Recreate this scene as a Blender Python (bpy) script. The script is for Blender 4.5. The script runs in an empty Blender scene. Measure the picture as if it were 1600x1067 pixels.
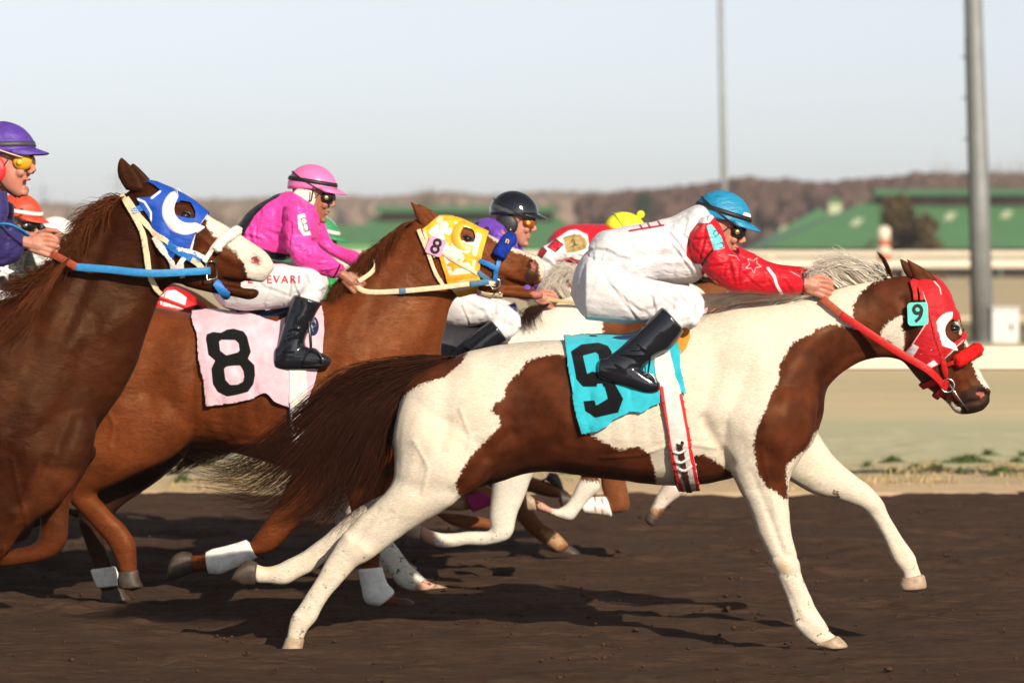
import bpy, bmesh, math, random
import numpy as np
from mathutils import Vector, Matrix, Euler, noise as mnoise
from mathutils.bvhtree import BVHTree
random.seed(7); RNG = np.random.default_rng(7)
R = math.radians
S = bpy.context.scene
COL = S.collection

# ------------------------------------------------------------------ camera, sky, sun, exposure
D, H, FPX = 17.14, 1.74, 6000.0            # distance to the leading horse, eye height, focal length in photo pixels
TH = math.atan(133.5 / FPX)
cam = bpy.data.cameras.new('camera'); camo = bpy.data.objects.new('camera', cam); COL.objects.link(camo)
camo.location = (0, -D, H); camo.rotation_euler = (R(90) - TH, 0, 0)
cam.lens = 135; cam.sensor_width = 36; cam.clip_start = 0.5; cam.clip_end = 9000
cam.dof.use_dof = True; cam.dof.focus_distance = D + 0.3; cam.dof.aperture_fstop = 3.2
S.camera = camo
SUN_EL, SUN_AZ = R(27), R(27)              # azimuth: to the right of the line from subject to camera
to_sun = Vector((math.sin(SUN_AZ) * math.cos(SUN_EL), -math.cos(SUN_AZ) * math.cos(SUN_EL), math.sin(SUN_EL)))
w = bpy.data.worlds.new('World'); S.world = w; w.use_nodes = True
nt = w.node_tree; bg = nt.nodes['Background']
sky = nt.nodes.new('ShaderNodeTexSky'); sky.sky_type = 'NISHITA'; sky.sun_disc = False
sky.sun_elevation = SUN_EL; sky.sun_rotation = math.pi - SUN_AZ
sky.air_density = 0.7; sky.dust_density = 0.42; sky.ozone_density = 3.0
hs = nt.nodes.new('ShaderNodeHueSaturation'); hs.inputs['Saturation'].default_value = 0.33
nt.links.new(sky.outputs[0], hs.inputs['Color']); nt.links.new(hs.outputs[0], bg.inputs[0])
bg.inputs[1].default_value = 0.098
sl = bpy.data.lights.new('sun', 'SUN'); slo = bpy.data.objects.new('sun', sl); COL.objects.link(slo)
sl.energy = 5.0; sl.angle = R(0.5); sl.color = (1.0, 0.87, 0.70)
slo.rotation_euler = to_sun.to_track_quat('Z', 'Y').to_euler()
S.view_settings.view_transform = 'Standard'; S.view_settings.look = 'None'
S.view_settings.exposure = 0.27; S.view_settings.gamma = 1.0
S.render.engine = 'CYCLES'

# ------------------------------------------------------------------ photo geometry
CT, ST_ = math.cos(TH), math.sin(TH)
def P(px, py, Y=0.0):
    u, v = px - 800.0, 533.5 - py
    dy = FPX * CT + v * ST_; dz = -FPX * ST_ + v * CT
    t = (Y + D) / dy
    return Vector((u * t, Y, H + dz * t))
def proj(co):
    x = co[:, 0]; y = co[:, 1] + D; z = co[:, 2] - H
    f = y * CT - z * ST_; up = y * ST_ + z * CT
    return np.stack([800 + FPX * x / f, 533.5 - FPX * up / f], 1)
def sc(Y): return FPX / (D + Y)

# ------------------------------------------------------------------ object helpers
def tag(o, label=None, cat=None, group=None, kind=None):
    if label: o['label'] = label
    if cat: o['category'] = cat
    if group: o['group'] = group
    if kind: o['kind'] = kind
    return o
def wloc(o):
    v = np.array(o.location, dtype=np.float64)
    while o.parent: o = o.parent; v = v + np.array(o.location)
    return v
def mesh_obj(name, verts, faces, mats, parent=None, smooth=True, midx=None):
    me = bpy.data.meshes.new(name)
    verts = np.asarray(verts, dtype=np.float32)
    if parent is not None: verts = (verts - wloc(parent)).astype(np.float32)
    me.from_pydata(verts.tolist() if len(verts) < 400000 else verts, [], [tuple(f) for f in faces])
    if not isinstance(mats, (list, tuple)): mats = [mats]
    for m in mats: me.materials.append(m)
    if midx is not None: me.polygons.foreach_set('material_index', midx)
    me.polygons.foreach_set('use_smooth', [smooth] * len(me.polygons)); me.update()
    o = bpy.data.objects.new(name, me); COL.objects.link(o)
    if parent is not None: o.parent = parent
    return o
def rebase(o, loc):
    """move an object's origin to loc while its mesh (in world coordinates) stays put"""
    n = len(o.data.vertices); a = np.empty(n * 3, dtype=np.float32); o.data.vertices.foreach_get('co', a)
    a = a.reshape(-1, 3) - np.array(loc, dtype=np.float32); o.data.vertices.foreach_set('co', a.ravel()); o.data.update()
    o.location = loc
def empty(name, loc):
    o = bpy.data.objects.new(name, None); COL.objects.link(o); o.location = loc; o.empty_display_size = .2; return o
def solid(o, t, off=1.0):
    m = o.modifiers.new('thick', 'SOLIDIFY'); m.thickness = t; m.offset = off; return o
def subsurf(o, l=1):
    m = o.modifiers.new('smooth', 'SUBSURF'); m.levels = l; m.render_levels = l; return o

class MB:
    def __init__(s): s.v = []; s.f = []
    def add(s, v, f):
        n = len(s.v); s.v += [tuple(p) for p in v]; s.f += [tuple(i + n for i in q) for q in f]; return s
    def rings(s, rings, cap=True, bulge=.35):
        n = len(rings[0]); v = [p for r in rings for p in r]; f = []
        for k in range(len(rings) - 1):
            for i in range(n):
                j = (i + 1) % n; f.append((k * n + i, k * n + j, (k + 1) * n + j, (k + 1) * n + i))
        if cap:
            for k, o2 in ((0, 1), (len(rings) - 1, len(rings) - 2)):
                c = np.mean(np.array([tuple(p) for p in rings[k]]), 0); c2 = np.mean(np.array([tuple(p) for p in rings[o2]]), 0)
                r = np.linalg.norm(np.array(tuple(rings[k][0])) - c); dvec = c - c2; dn = np.linalg.norm(dvec) + 1e-9
                v.append(tuple(c + dvec / dn * r * bulge)); ci = len(v) - 1
                for i in range(n):
                    j = (i + 1) % n; f.append((ci, k * n + j, k * n + i) if k == 0 else (ci, k * n + i, k * n + j))
        return s.add(v, f)
    def tube(s, pts, rad, n=8, cap=True, flat=1.0, up=Vector((0, 0, 1))):
        pts = [Vector(p) for p in pts]
        if not hasattr(rad, '__len__'): rad = [rad] * len(pts)
        rings = []
        for i, p in enumerate(pts):
            a = pts[max(0, i - 1)]; b = pts[min(len(pts) - 1, i + 1)]; t = (b - a).normalized()
            x = t.cross(up)
            if x.length < 1e-3: x = t.cross(Vector((0, 1, 0)))
            x.normalize(); y = t.cross(x).normalized()
            rings.append([p + (x * math.cos(q) + y * math.sin(q) * flat) * rad[i] for q in [2 * math.pi * k / n for k in range(n)]])
        return s.rings(rings, cap, .2)
    def box(s, a, b):
        x0, y0, z0 = a; x1, y1, z1 = b
        return s.add([(x0,y0,z0),(x1,y0,z0),(x1,y1,z0),(x0,y1,z0),(x0,y0,z1),(x1,y0,z1),(x1,y1,z1),(x0,y1,z1)],
                     [(0,3,2,1),(4,5,6,7),(0,1,5,4),(1,2,6,5),(2,3,7,6),(3,0,4,7)])
    def ball(s, c, r, n=14, m=9, M=None):
        c = Vector(c); rr = r if hasattr(r, '__len__') else (r, r, r); rings = []
        for k in range(1, m):
            a = math.pi * k / m
            ring = [Vector((rr[0] * math.sin(a) * math.cos(2*math.pi*i/n), rr[1] * math.sin(a) * math.sin(2*math.pi*i/n), rr[2] * math.cos(a))) for i in range(n)]
            rings.append([c + (M @ p if M else p) for p in ring])
        v = [p for q in rings for p in q]; f = []
        for k in range(m - 2):
            for i in range(n):
                j = (i + 1) % n; f.append((k*n+i, (k+1)*n+i, (k+1)*n+j, k*n+j))
        t = Vector((0, 0, rr[2])); v += [c + (M @ t if M else t), c - (M @ t if M else t)]
        for i in range(n):
            j = (i + 1) % n; f.append((len(v)-2, i, j)); f.append((len(v)-1, (m-2)*n+j, (m-2)*n+i))
        return s.add(v, f)
    def obj(s, name, mat, parent=None, smooth=True): return mesh_obj(name, s.v, s.f, mat, parent, smooth)

def cr(pts, k):
    """Catmull-Rom through rows of pts, k samples a span"""
    p = np.asarray(pts, float); n = len(p); out = []
    for i in range(n - 1):
        a = p[max(0, i-1)]; b = p[i]; c = p[i+1]; d = p[min(n-1, i+2)]
        for j in range(k):
            t = j / k
            out.append(.5 * ((2*b) + (-a+c)*t + (2*a-5*b+4*c-d)*t*t + (-a+3*b-3*c+d)*t**3))
    out.append(p[-1]); return np.array(out)

def loft(mb, st, Y0, infl=0.0, k=4, n=28, yo=None, e=2.25, egg=0.0, keep=None):
    """st rows: x1,y1,x2,y2,halfwidth[,yoffset]: opposite silhouette points in the photo and the half width in metres"""
    rows = np.array([list(r) + ([0.0] if len(r) == 5 else []) for r in st], float)
    if yo is not None: rows[:, 5] += yo
    rows = cr(rows, k)
    if keep: rows = rows[keep[0]:keep[1]]
    rings = []
    for x1, y1, x2, y2, hw, y in rows:
        a = P(x1, y1, Y0 + y); b = P(x2, y2, Y0 + y); c = (a + b) / 2; u = (b - a) / 2; L = u.length + 1e-6
        u = u * ((L + infl) / L); h = max(hw, .004) + infl; ring = []
        for i in range(n):
            t = 2 * math.pi * i / n; ca, sa = math.cos(t), math.sin(t)
            ca2 = math.copysign(abs(ca) ** (2 / e), ca); sa2 = math.copysign(abs(sa) ** (2 / e), sa)
            ring.append(c + u * ca2 + Vector((0, h * sa2 * (1 + egg * ca), 0)))
        rings.append(ring)
    mb.rings(rings)
    return mb

def remesh(mb, voxel, smooth=5, fac=.5, proj_adapt=0):
    me = bpy.data.meshes.new('tmp'); me.from_pydata([tuple(p) for p in mb.v], [], mb.f)
    bm = bmesh.new(); bm.from_mesh(me); bmesh.ops.recalc_face_normals(bm, faces=bm.faces); bm.to_mesh(me); bm.free()
    o = bpy.data.objects.new('tmp', me); COL.objects.link(o)
    m = o.modifiers.new('r', 'REMESH'); m.mode = 'VOXEL'; m.voxel_size = voxel; m.adaptivity = 0
    if smooth:
        m = o.modifiers.new('s', 'SMOOTH'); m.factor = fac; m.iterations = smooth
    dg = bpy.context.evaluated_depsgraph_get(); ev = o.evaluated_get(dg); em = ev.to_mesh()
    n = len(em.vertices); co = np.empty(n * 3, dtype=np.float64); em.vertices.foreach_get('co', co); co = co.reshape(-1, 3)
    no = np.empty(n * 3); em.vertices.foreach_get('normal', no); no = no.reshape(-1, 3)
    F = [tuple(p.vertices) for p in em.polygons]
    ev.to_mesh_clear(); bpy.data.objects.remove(o); bpy.data.meshes.remove(me)
    return co, no, F

def seg_dist(pts, poly, closed=True):
    poly = np.asarray(poly, float); d = np.full(len(pts), 1e9); n = len(poly)
    for i in range(n if closed else n - 1):
        a = poly[i]; b = poly[(i + 1) % n]; ab = b - a; L = (ab ** 2).sum() + 1e-9
        t = np.clip(((pts - a) @ ab) / L, 0, 1); q = a + t[:, None] * ab
        d = np.minimum(d, np.sqrt(((pts - q) ** 2).sum(1)))
    return d
def inside(pts, poly):
    poly = np.asarray(poly, float); x, y = pts[:, 0], pts[:, 1]; r = np.zeros(len(pts), bool); n = len(poly)
    for i in range(n):
        x1, y1 = poly[i]; x2, y2 = poly[(i + 1) % n]
        c = ((y1 > y) != (y2 > y)); xi = (x2 - x1) * (y - y1) / ((y2 - y1) if y2 != y1 else 1e-9) + x1
        r ^= c & (x < xi)
    return r
def sdf(pts, poly):
    d = seg_dist(pts, poly); return np.where(inside(pts, poly), d, -d)
def sdf_set(pts, polys, holes=()):
    v = np.full(len(pts), -50.0)
    for p in polys:
        v = np.maximum(v, sdf(pts, p))
    for p in holes: v = np.minimum(v, -sdf(pts, p))
    return np.clip(v, -20, 20)
def line_sdf(pts, lines, w):
    v = np.full(len(pts), -50.0)
    for l in lines: v = np.maximum(v, w / 2 - seg_dist(pts, l, False))
    return np.clip(v, -20, 20)
def wco(o):
    n = len(o.data.vertices); a = np.empty(n * 3, dtype=np.float32); o.data.vertices.foreach_get('co', a)
    a = a.reshape(-1, 3).astype(float)
    return a + wloc(o)
def attr(o, name, vals):
    a = o.data.attributes.new(name, 'FLOAT', 'POINT'); a.data.foreach_set('value', np.asarray(vals, dtype=np.float32))
def px_of(o, Y0=None):
    co = wco(o)
    if Y0 is not None: co[:, 1] = np.where(co[:, 1] > Y0, 2 * Y0 - co[:, 1], co[:, 1])
    return proj(co)
def offset_poly(line, w):
    """ribbon polygon of width w (px) round a polyline"""
    l = np.asarray(line, float); t = np.gradient(l, axis=0); t /= np.linalg.norm(t, axis=1)[:, None] + 1e-9
    n = np.stack([-t[:, 1], t[:, 0]], 1); return np.vstack([l + n * w / 2, (l - n * w / 2)[::-1]])

def drape(name, poly, bvh, Y0, mat, parent, off=.01, step=2.0, holes=(), thick=.003, both=True, amp=0.0, seed=0, miss=.02, zc=None):
    """a sheet cut to a photo outline and laid on the body under it, on the camera side (and mirrored on the far side)"""
    poly = np.asarray(poly, float); x0, y0 = poly.min(0) - step; x1, y1 = poly.max(0) + step
    nx = int((x1 - x0) / step) + 2; ny = int((y1 - y0) / step) + 2
    gx, gy = np.meshgrid(x0 + step * np.arange(nx), y0 + step * np.arange(ny)); g = np.stack([gx.ravel(), gy.ravel()], 1)
    v = sdf(g, poly)
    for h in holes: v = np.minimum(v, -sdf(g, h))
    near = (v < 0) & (v > -step * 1.45)
    allp = [poly] + [np.asarray(h, float) for h in holes]
    # pull the outer ring of grid points onto the outline
    for i in np.where(near)[0]:
        best = None; bd = 1e9
        for q in allp:
            for j in range(len(q)):
                a = q[j]; b = q[(j + 1) % len(q)]; ab = b - a; t = min(1, max(0, ((g[i] - a) @ ab) / ((ab @ ab) + 1e-9))); pt = a + t * ab
                dd = ((g[i] - pt) ** 2).sum()
                if dd < bd: bd = dd; best = pt
        g[i] = best
    ok = (v >= 0) | near; ids = -np.ones(len(g), int); V = []; W = []
    o = Vector((0, -D, H))
    for i in np.where(ok)[0]:
        q = P(g[i][0], g[i][1], Y0); d = (q - o).normalized(); start = q - d * 1.5
        loc, nrm, _, _ = bvh.ray_cast(start, d)
        if loc is None or loc.y > Y0 + .01:
            loc, nrm, _, dist = bvh.find_nearest(q)
            if loc is None or dist > miss: continue
            loc = Vector((loc.x, min(loc.y, Y0), loc.z))
        n = nrm.copy()
        if n.y > 0: n.y = 0
        n = n.normalized() if n.length > 1e-3 else Vector((0, -1, 0))
        a = off
        if amp:
            a += amp * (.5 + .5 * mnoise.noise(Vector((loc.x * 9 + seed, loc.z * 5, seed)))) + amp * .25 * mnoise.noise(Vector((loc.x * 28, loc.z * 14 + loc.x * 10, seed)))
        ids[i] = len(V); V.append(loc + n * a)
    F = []
    for r in range(ny - 1):
        for c in range(nx - 1):
            q = [ids[r*nx+c], ids[(r+1)*nx+c], ids[(r+1)*nx+c+1], ids[r*nx+c+1]]; q = [a for a in q if a >= 0]
            if len(q) < 3: continue
            m = g[[r*nx+c, (r+1)*nx+c, (r+1)*nx+c+1, r*nx+c+1]].mean(0)[None]
            vv = sdf(m, poly)[0]
            for h in holes: vv = min(vv, -sdf(m, h)[0])
            if vv > -step * .35:
                # drop cells that jump in depth
                ys = [V[a].y for a in q]
                if max(ys) - min(ys) < .09: F.append(tuple(q))
    if both and max(p.y for p in V) < Y0 - .004:
        mesh_obj_far = mesh_obj(name, [(p.x, 2 * Y0 - p.y, p.z) for p in V], [f[::-1] for f in F], mat, parent)
        if thick: solid(mesh_obj_far, thick, 1.0)
    elif both:
        n = len(V); V += [Vector((p.x, 2 * Y0 - p.y, p.z)) for p in V]; F += [tuple(a + n for a in f)[::-1] for f in F]
    ob = mesh_obj(name, [tuple(p) for p in V], F, mat, parent)
    bm = bmesh.new(); bm.from_mesh(ob.data); bmesh.ops.remove_doubles(bm, verts=bm.verts, dist=.0006)
    lo = [x for x in bm.verts if not x.link_faces]; bmesh.ops.delete(bm, geom=lo, context='VERTS')
    bm.to_mesh(ob.data); bm.free()
    if thick: solid(ob, thick, 1.0)
    return ob
def strap(name, line, wpx, bvh, Y0, mat, parent, off=.009, both=True, step=1.6, thick=.004):
    l = cr(line, 6) if len(line) > 2 else np.array([np.array(line[0]) + (np.array(line[1]) - np.array(line[0])) * t for t in np.linspace(0, 1, 8)])
    return drape(name, offset_poly(l, wpx), bvh, Y0, mat, parent, off, step, thick=thick, both=both)
def ribbon(name, pts3, width, thick, mat, parent, side=Vector((0, 0, 1))):
    """a free strap through points in space; its width lies along `side`"""
    pts = [Vector(p) for p in cr([tuple(p) for p in pts3], 8)]; mb = MB(); rings = []
    for i, p in enumerate(pts):
        t = (pts[min(i+1, len(pts)-1)] - pts[max(i-1, 0)]).normalized(); s = (side - t * side.dot(t)).normalized(); n = t.cross(s).normalized()
        a, b = s * width / 2, n * thick / 2
        rings.append([p + a + b, p + a * .9 + b * 1.3, p - a * .9 + b * 1.3, p - a + b, p - a - b, p - a * .9 - b * 1.3, p + a * .9 - b * 1.3, p + a - b])
    mb.rings(rings, True, 0); return mb.obj(name, mat, parent)

# ------------------------------------------------------------------ materials
def new_mat(name):
    m = bpy.data.materials.new(name); m.use_nodes = True; nt = m.node_tree; b = nt.nodes['Principled BSDF']; return m, nt, b
def N(nt, t, **kw):
    n = nt.nodes.new(t)
    for k, v in kw.items():
        if k in n.inputs: n.inputs[k].default_value = v
        else: setattr(n, k, v)
    return n
def rgb(c): return (c[0], c[1], c[2], 1)
def mix(nt, fac, a, b, blend='MIX'):
    m = nt.nodes.new('ShaderNodeMix'); m.data_type = 'RGBA'; m.blend_type = blend
    if isinstance(fac, (int, float)): m.inputs[0].default_value = fac
    else: nt.links.new(fac, m.inputs[0])
    for s, v in ((6, a), (7, b)):
        if isinstance(v, (tuple, list)): m.inputs[s].default_value = rgb(v)
        else: nt.links.new(v, m.inputs[s])
    return m.outputs[2]
def noisefac(nt, scale, detail=5, rough=.55, lo=.35, hi=.65, stretch=(1, 1, 1), rot=(0, 0, 0)):
    tc = N(nt, 'ShaderNodeTexCoord'); mp = N(nt, 'ShaderNodeMapping'); mp.inputs['Scale'].default_value = stretch; mp.inputs['Rotation'].default_value = rot
    nt.links.new(tc.outputs['Object'], mp.inputs[0]); nz = N(nt, 'ShaderNodeTexNoise'); nz.inputs['Scale'].default_value = scale
    nz.inputs['Detail'].default_value = detail; nz.inputs['Roughness'].default_value = rough; nt.links.new(mp.outputs[0], nz.inputs['Vector'])
    mr = N(nt, 'ShaderNodeMapRange'); mr.inputs[1].default_value = lo; mr.inputs[2].default_value = hi; nt.links.new(nz.outputs[0], mr.inputs[0])
    return mr.outputs[0], nz.outputs[0]
def bump(nt, b, hts, prev=None):
    last = None
    for h, strg, dist in hts:
        bp = N(nt, 'ShaderNodeBump'); bp.inputs['Strength'].default_value = strg; bp.inputs['Distance'].default_value = dist
        nt.links.new(h, bp.inputs['Height'])
        if last: nt.links.new(last, bp.inputs['Normal'])
        last = bp.outputs[0]
    nt.links.new(last, b.inputs['Normal'])
def attr_fac(nt, name, amp=0.0, nscale=60, soft=.5):
    a = N(nt, 'ShaderNodeAttribute'); a.attribute_name = name; out = a.outputs['Fac']
    if amp:
        f, raw = noisefac(nt, nscale, 4, .7, 0, 1)
        m1 = N(nt, 'ShaderNodeMath', operation='MULTIPLY_ADD'); nt.links.new(raw, m1.inputs[0]); m1.inputs[1].default_value = amp; m1.inputs[2].default_value = -amp * .5
        m2 = N(nt, 'ShaderNodeMath', operation='ADD'); nt.links.new(out, m2.inputs[0]); nt.links.new(m1.outputs[0], m2.inputs[1]); out = m2.outputs[0]
    mr = N(nt, 'ShaderNodeMapRange'); mr.inputs[1].default_value = .02; mr.inputs[2].default_value = .02 + 2 * soft; nt.links.new(out, mr.inputs[0])
    return mr.outputs[0]
def layered(name, base, layers=(), rough=.5, spec=.4, wr=(9, .25, .01), sheen=0, fine=None, var=.12, amp=0, coatw=0):
    """cloth / leather: base colour, painted layers (attribute, colour), woven wrinkles"""
    m, nt, b = new_mat(name)
    f, raw = noisefac(nt, wr[0] * 1.7, 5, .6); c = mix(nt, f, tuple(x * (1 - var) for x in base), tuple(min(1, x * (1 + var)) for x in base))
    for at, colr in layers: c = mix(nt, attr_fac(nt, at, amp), c, colr)
    nt.links.new(c, b.inputs['Base Color']); b.inputs['Roughness'].default_value = rough; b.inputs['Specular IOR Level'].default_value = spec
    if sheen: b.inputs['Sheen Weight'].default_value = sheen
    if coatw: b.inputs['Coat Weight'].default_value = coatw; b.inputs['Coat Roughness'].default_value = .08
    f2, raw2 = noisefac(nt, wr[0], 3, .5, 0, 1, (1, 1, 2.2), (0, .6, 0)); f3, raw3 = noisefac(nt, wr[0] * 14, 4, .6, 0, 1)
    bump(nt, b, [(raw2, wr[1], wr[2] * 3), (raw3, wr[1] * .5, wr[2] * .25)])
    return m
def plain(name, c, rough=.5, metal=0.0, spec=.5, var=.1, scale=12, bmp=.15):
    m, nt, b = new_mat(name); f, raw = noisefac(nt, scale, 5, .6)
    nt.links.new(mix(nt, f, tuple(x * (1 - var) for x in c), tuple(min(1, x * (1 + var)) for x in c)), b.inputs['Base Color'])
    b.inputs['Roughness'].default_value = rough; b.inputs['Metallic'].default_value = metal; b.inputs['Specular IOR Level'].default_value = spec
    if bmp: bump(nt, b, [(noisefac(nt, scale * 5, 4, .6, 0, 1)[1], bmp, .003)])
    return m
def coat(name, a, b2, layers=(), rough=.42, amp=30.0, nscale=85, stain=None, sheen=.15, hair=.35, gloss=(.32, .58), spec=.22):
    """short glossy horse coat: two tones in soft clouds, painted patches with a hairy edge, fine hair bump"""
    m, nt, b = new_mat(name)
    f, raw = noisefac(nt, 4.5, 6, .62, .38, .62, (1, 1, 1)); c = mix(nt, f, a, b2)
    fh, rh = noisefac(nt, 60, 5, .7, .3, .7, (1, 1, 3.5), (0, R(25), 0)); 
    c = mix(nt, .5, c, mix(nt, fh, tuple(x * .55 for x in b2), tuple(min(1, x * 1.5) for x in b2)), 'MIX')
    if stain:
        fs, _ = noisefac(nt, 3.2, 6, .65, .52, .75); c = mix(nt, fs, c, stain)
    for at, c1, c2 in layers:
        f4, _ = noisefac(nt, 7, 6, .6, .35, .65); cc = mix(nt, f4, c1, c2); sf = at in ('tan', 'red', 'soft'); c = mix(nt, attr_fac(nt, at, 26 if sf else amp, 22 if sf else nscale, 5 if sf else 1.3), c, cc)
    c = mix(nt, attr_fac(nt, 'mud', 46, 34, 1.5), c, (.085, .045, .028))
    nt.links.new(c, b.inputs['Base Color'])
    fr, _ = noisefac(nt, 5, 5, .65, .35, .65); mr = N(nt, 'ShaderNodeMapRange'); nt.links.new(fr, mr.inputs[0]); mr.inputs[3].default_value = gloss[0]; mr.inputs[4].default_value = gloss[1]
    nt.links.new(mr.outputs[0], b.inputs['Roughness']); b.inputs['Specular IOR Level'].default_value = spec; b.inputs['Specular Tint'].default_value = (1, .62, .36, 1); b.inputs['Sheen Tint'].default_value = (1, .6, .4, 1)
    b.inputs['Sheen Weight'].default_value = sheen; b.inputs['Sheen Roughness'].default_value = .4
    nz2 = noisefac(nt, 130, 3, .65, .25, .75, (.28, 1, 1), (0, R(-35), 0))[0]; cur = b.inputs['Base Color'].links[0].from_socket
    nt.links.new(mix(nt, nz2, mix(nt, 1.0, cur, tuple([.62 + .3 * min(1, a[0] * 1.2)] * 3), 'MULTIPLY'), mix(nt, 1.0, cur, (1.0, 1.0, 1.0), 'MULTIPLY')), b.inputs['Base Color'])
    f5, r5 = noisefac(nt, 16, 4, .6, 0, 1, (1, 1, 1.6)); f6, r6 = noisefac(nt, 190, 3, .6, 0, 1, (.35, 1, 1.2), (0, R(-35), 0)); f7, r7 = noisefac(nt, 42, 4, .6, 0, 1, (.5, 1, 1.3), (0, R(-50), 0))
    bump(nt, b, [(r5, hair * .8, .012), (r7, hair * .8, .005), (r6, hair, .0022)])
    return m
def hair_thin(name, a, b2):
    m, nt, b = new_mat(name); a_ = N(nt, 'ShaderNodeAttribute'); a_.attribute_name = 'tone'; c = mix(nt, a_.outputs['Fac'], a, b2); nt.nodes.remove(b)
    d = N(nt, 'ShaderNodeBsdfDiffuse'); t = N(nt, 'ShaderNodeBsdfTranslucent'); mx = N(nt, 'ShaderNodeMixShader'); mx.inputs[0].default_value = .55
    nt.links.new(c, d.inputs[0]); nt.links.new(c, t.inputs[0]); nt.links.new(d.outputs[0], mx.inputs[1]); nt.links.new(t.outputs[0], mx.inputs[2]); nt.links.new(mx.outputs[0], nt.nodes['Material Output'].inputs[0]); return m
def hair_mat(name, a, b2, rough=.45):
    m, nt, b = new_mat(name); a_ = N(nt, 'ShaderNodeAttribute'); a_.attribute_name = 'tone'
    nt.links.new(mix(nt, a_.outputs['Fac'], a, b2), b.inputs['Base Color']); b.inputs['Roughness'].default_value = rough + .1; b.inputs['Specular IOR Level'].default_value = .15; b.inputs['Specular Tint'].default_value = (1, .6, .4, 1)
    return m
# ------------------------------------------------------------------ anatomy
def strands(mb_v, mb_f, tones, guides, Y0, n, rad, jit, segs=9, ylo=-.05, yhi=.05, seed=1, curl=0.0, taper=.15, lens=(.75, 1.05), clump=0):
    """guides: px polylines (equal length); hairs follow blends of neighbouring guides"""
    rg = np.random.default_rng(seed); G = [cr(g, 4) for g in guides]; m = min(len(g) for g in G); G = [g[:m] for g in G]
    cl = rg.random(clump) * (len(G) - 1) if clump else None
    ph = rg.random((clump, 4)) * 6.28 if clump else None
    for _ in range(n):
        if clump:
            ci = rg.integers(clump); u = np.clip(cl[ci] + rg.normal(0, .045), 0, len(G) - 1.001); p4 = ph[ci]
        else: u = rg.random() * (len(G) - 1) * .9999; p4 = rg.random(4) * 6.28
        i = int(u); f = u - i
        line = G[i] * (1 - f) + G[min(i + 1, len(G) - 1)] * f if len(G) > 1 else G[0].copy()
        L = rg.uniform(*lens); idx = np.linspace(0, (m - 1) * min(L, 1), segs)
        pts = np.stack([np.interp(idx, np.arange(m), line[:, k]) for k in (0, 1)], 1)
        t = np.linspace(0, 1, segs); j = rg.normal(0, 1, 2) * jit
        pts = pts + np.outer(t ** 1.3, j) + np.outer(np.minimum(t * 3, 1) , rg.normal(0, jit * .25, 2))
        pts[:, 1] += curl * np.sin(t * 7 + p4[0]) * t; pts[:, 0] += curl * .6 * np.sin(t * 6 + p4[1]) * t
        y = rg.uniform(ylo, yhi) * (1 + t * .6) + .02 * np.sin(t * 5 + p4[2]) * t
        tone = np.clip(rg.normal(.5, .3), 0, 1); base = len(mb_v); r0 = rad * rg.uniform(.6, 1.3)
        P3 = [P(pts[k, 0], pts[k, 1], Y0 + y[k]) for k in range(segs)]
        for k in range(segs):
            tt = (P3[min(k + 1, segs - 1)] - P3[max(k - 1, 0)]).normalized(); a = tt.cross(Vector((0, 1, 0))); a = a.normalized() if a.length > 1e-4 else Vector((0, 0, 1)); b = Vector((0, 1, 0))
            r = r0 * (1 - (1 - taper) * t[k])
            for q in (0, 2.094, 4.189):
                v = P3[k] + (a * math.cos(q) + b * math.sin(q) * .4) * r; mb_v.append((v.x, v.y, v.z)); tones.append(tone)
            if k:
                for q in range(3):
                    mb_f.append((base + (k-1)*3 + q, base + (k-1)*3 + (q+1) % 3, base + k*3 + (q+1) % 3, base + k*3 + q))
def hair_obj(name, specs, Y0, mat, parent):
    v, f, t = [], [], []
    for s in specs: strands(v, f, t, s.pop('guides'), Y0, **s)
    o = mesh_obj(name, v, f, mat, parent); attr(o, 'tone', t); return o

def carve(co, no, Y0, items):
    """muscle lines and swellings: (points px, depth m, sigma px[, side]) ; negative depth swells"""
    px = proj(co); near = 1 / (1 + np.exp((co[:, 1] - Y0 - .01) / .015)); far = 1 - near
    for it in items:
        pts, dep, sg = it[:3]; side = it[3] if len(it) > 3 else 'both'
        wgt = near if side == 'near' else (far if side == 'far' else 1.0)
        d = seg_dist(px, pts, False) if len(pts) > 1 else np.sqrt(((px - np.array(pts[0])) ** 2).sum(1))
        co -= no * (dep * wgt * np.exp(-d ** 2 / (2 * sg ** 2)))[:, None]
    return co

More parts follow.
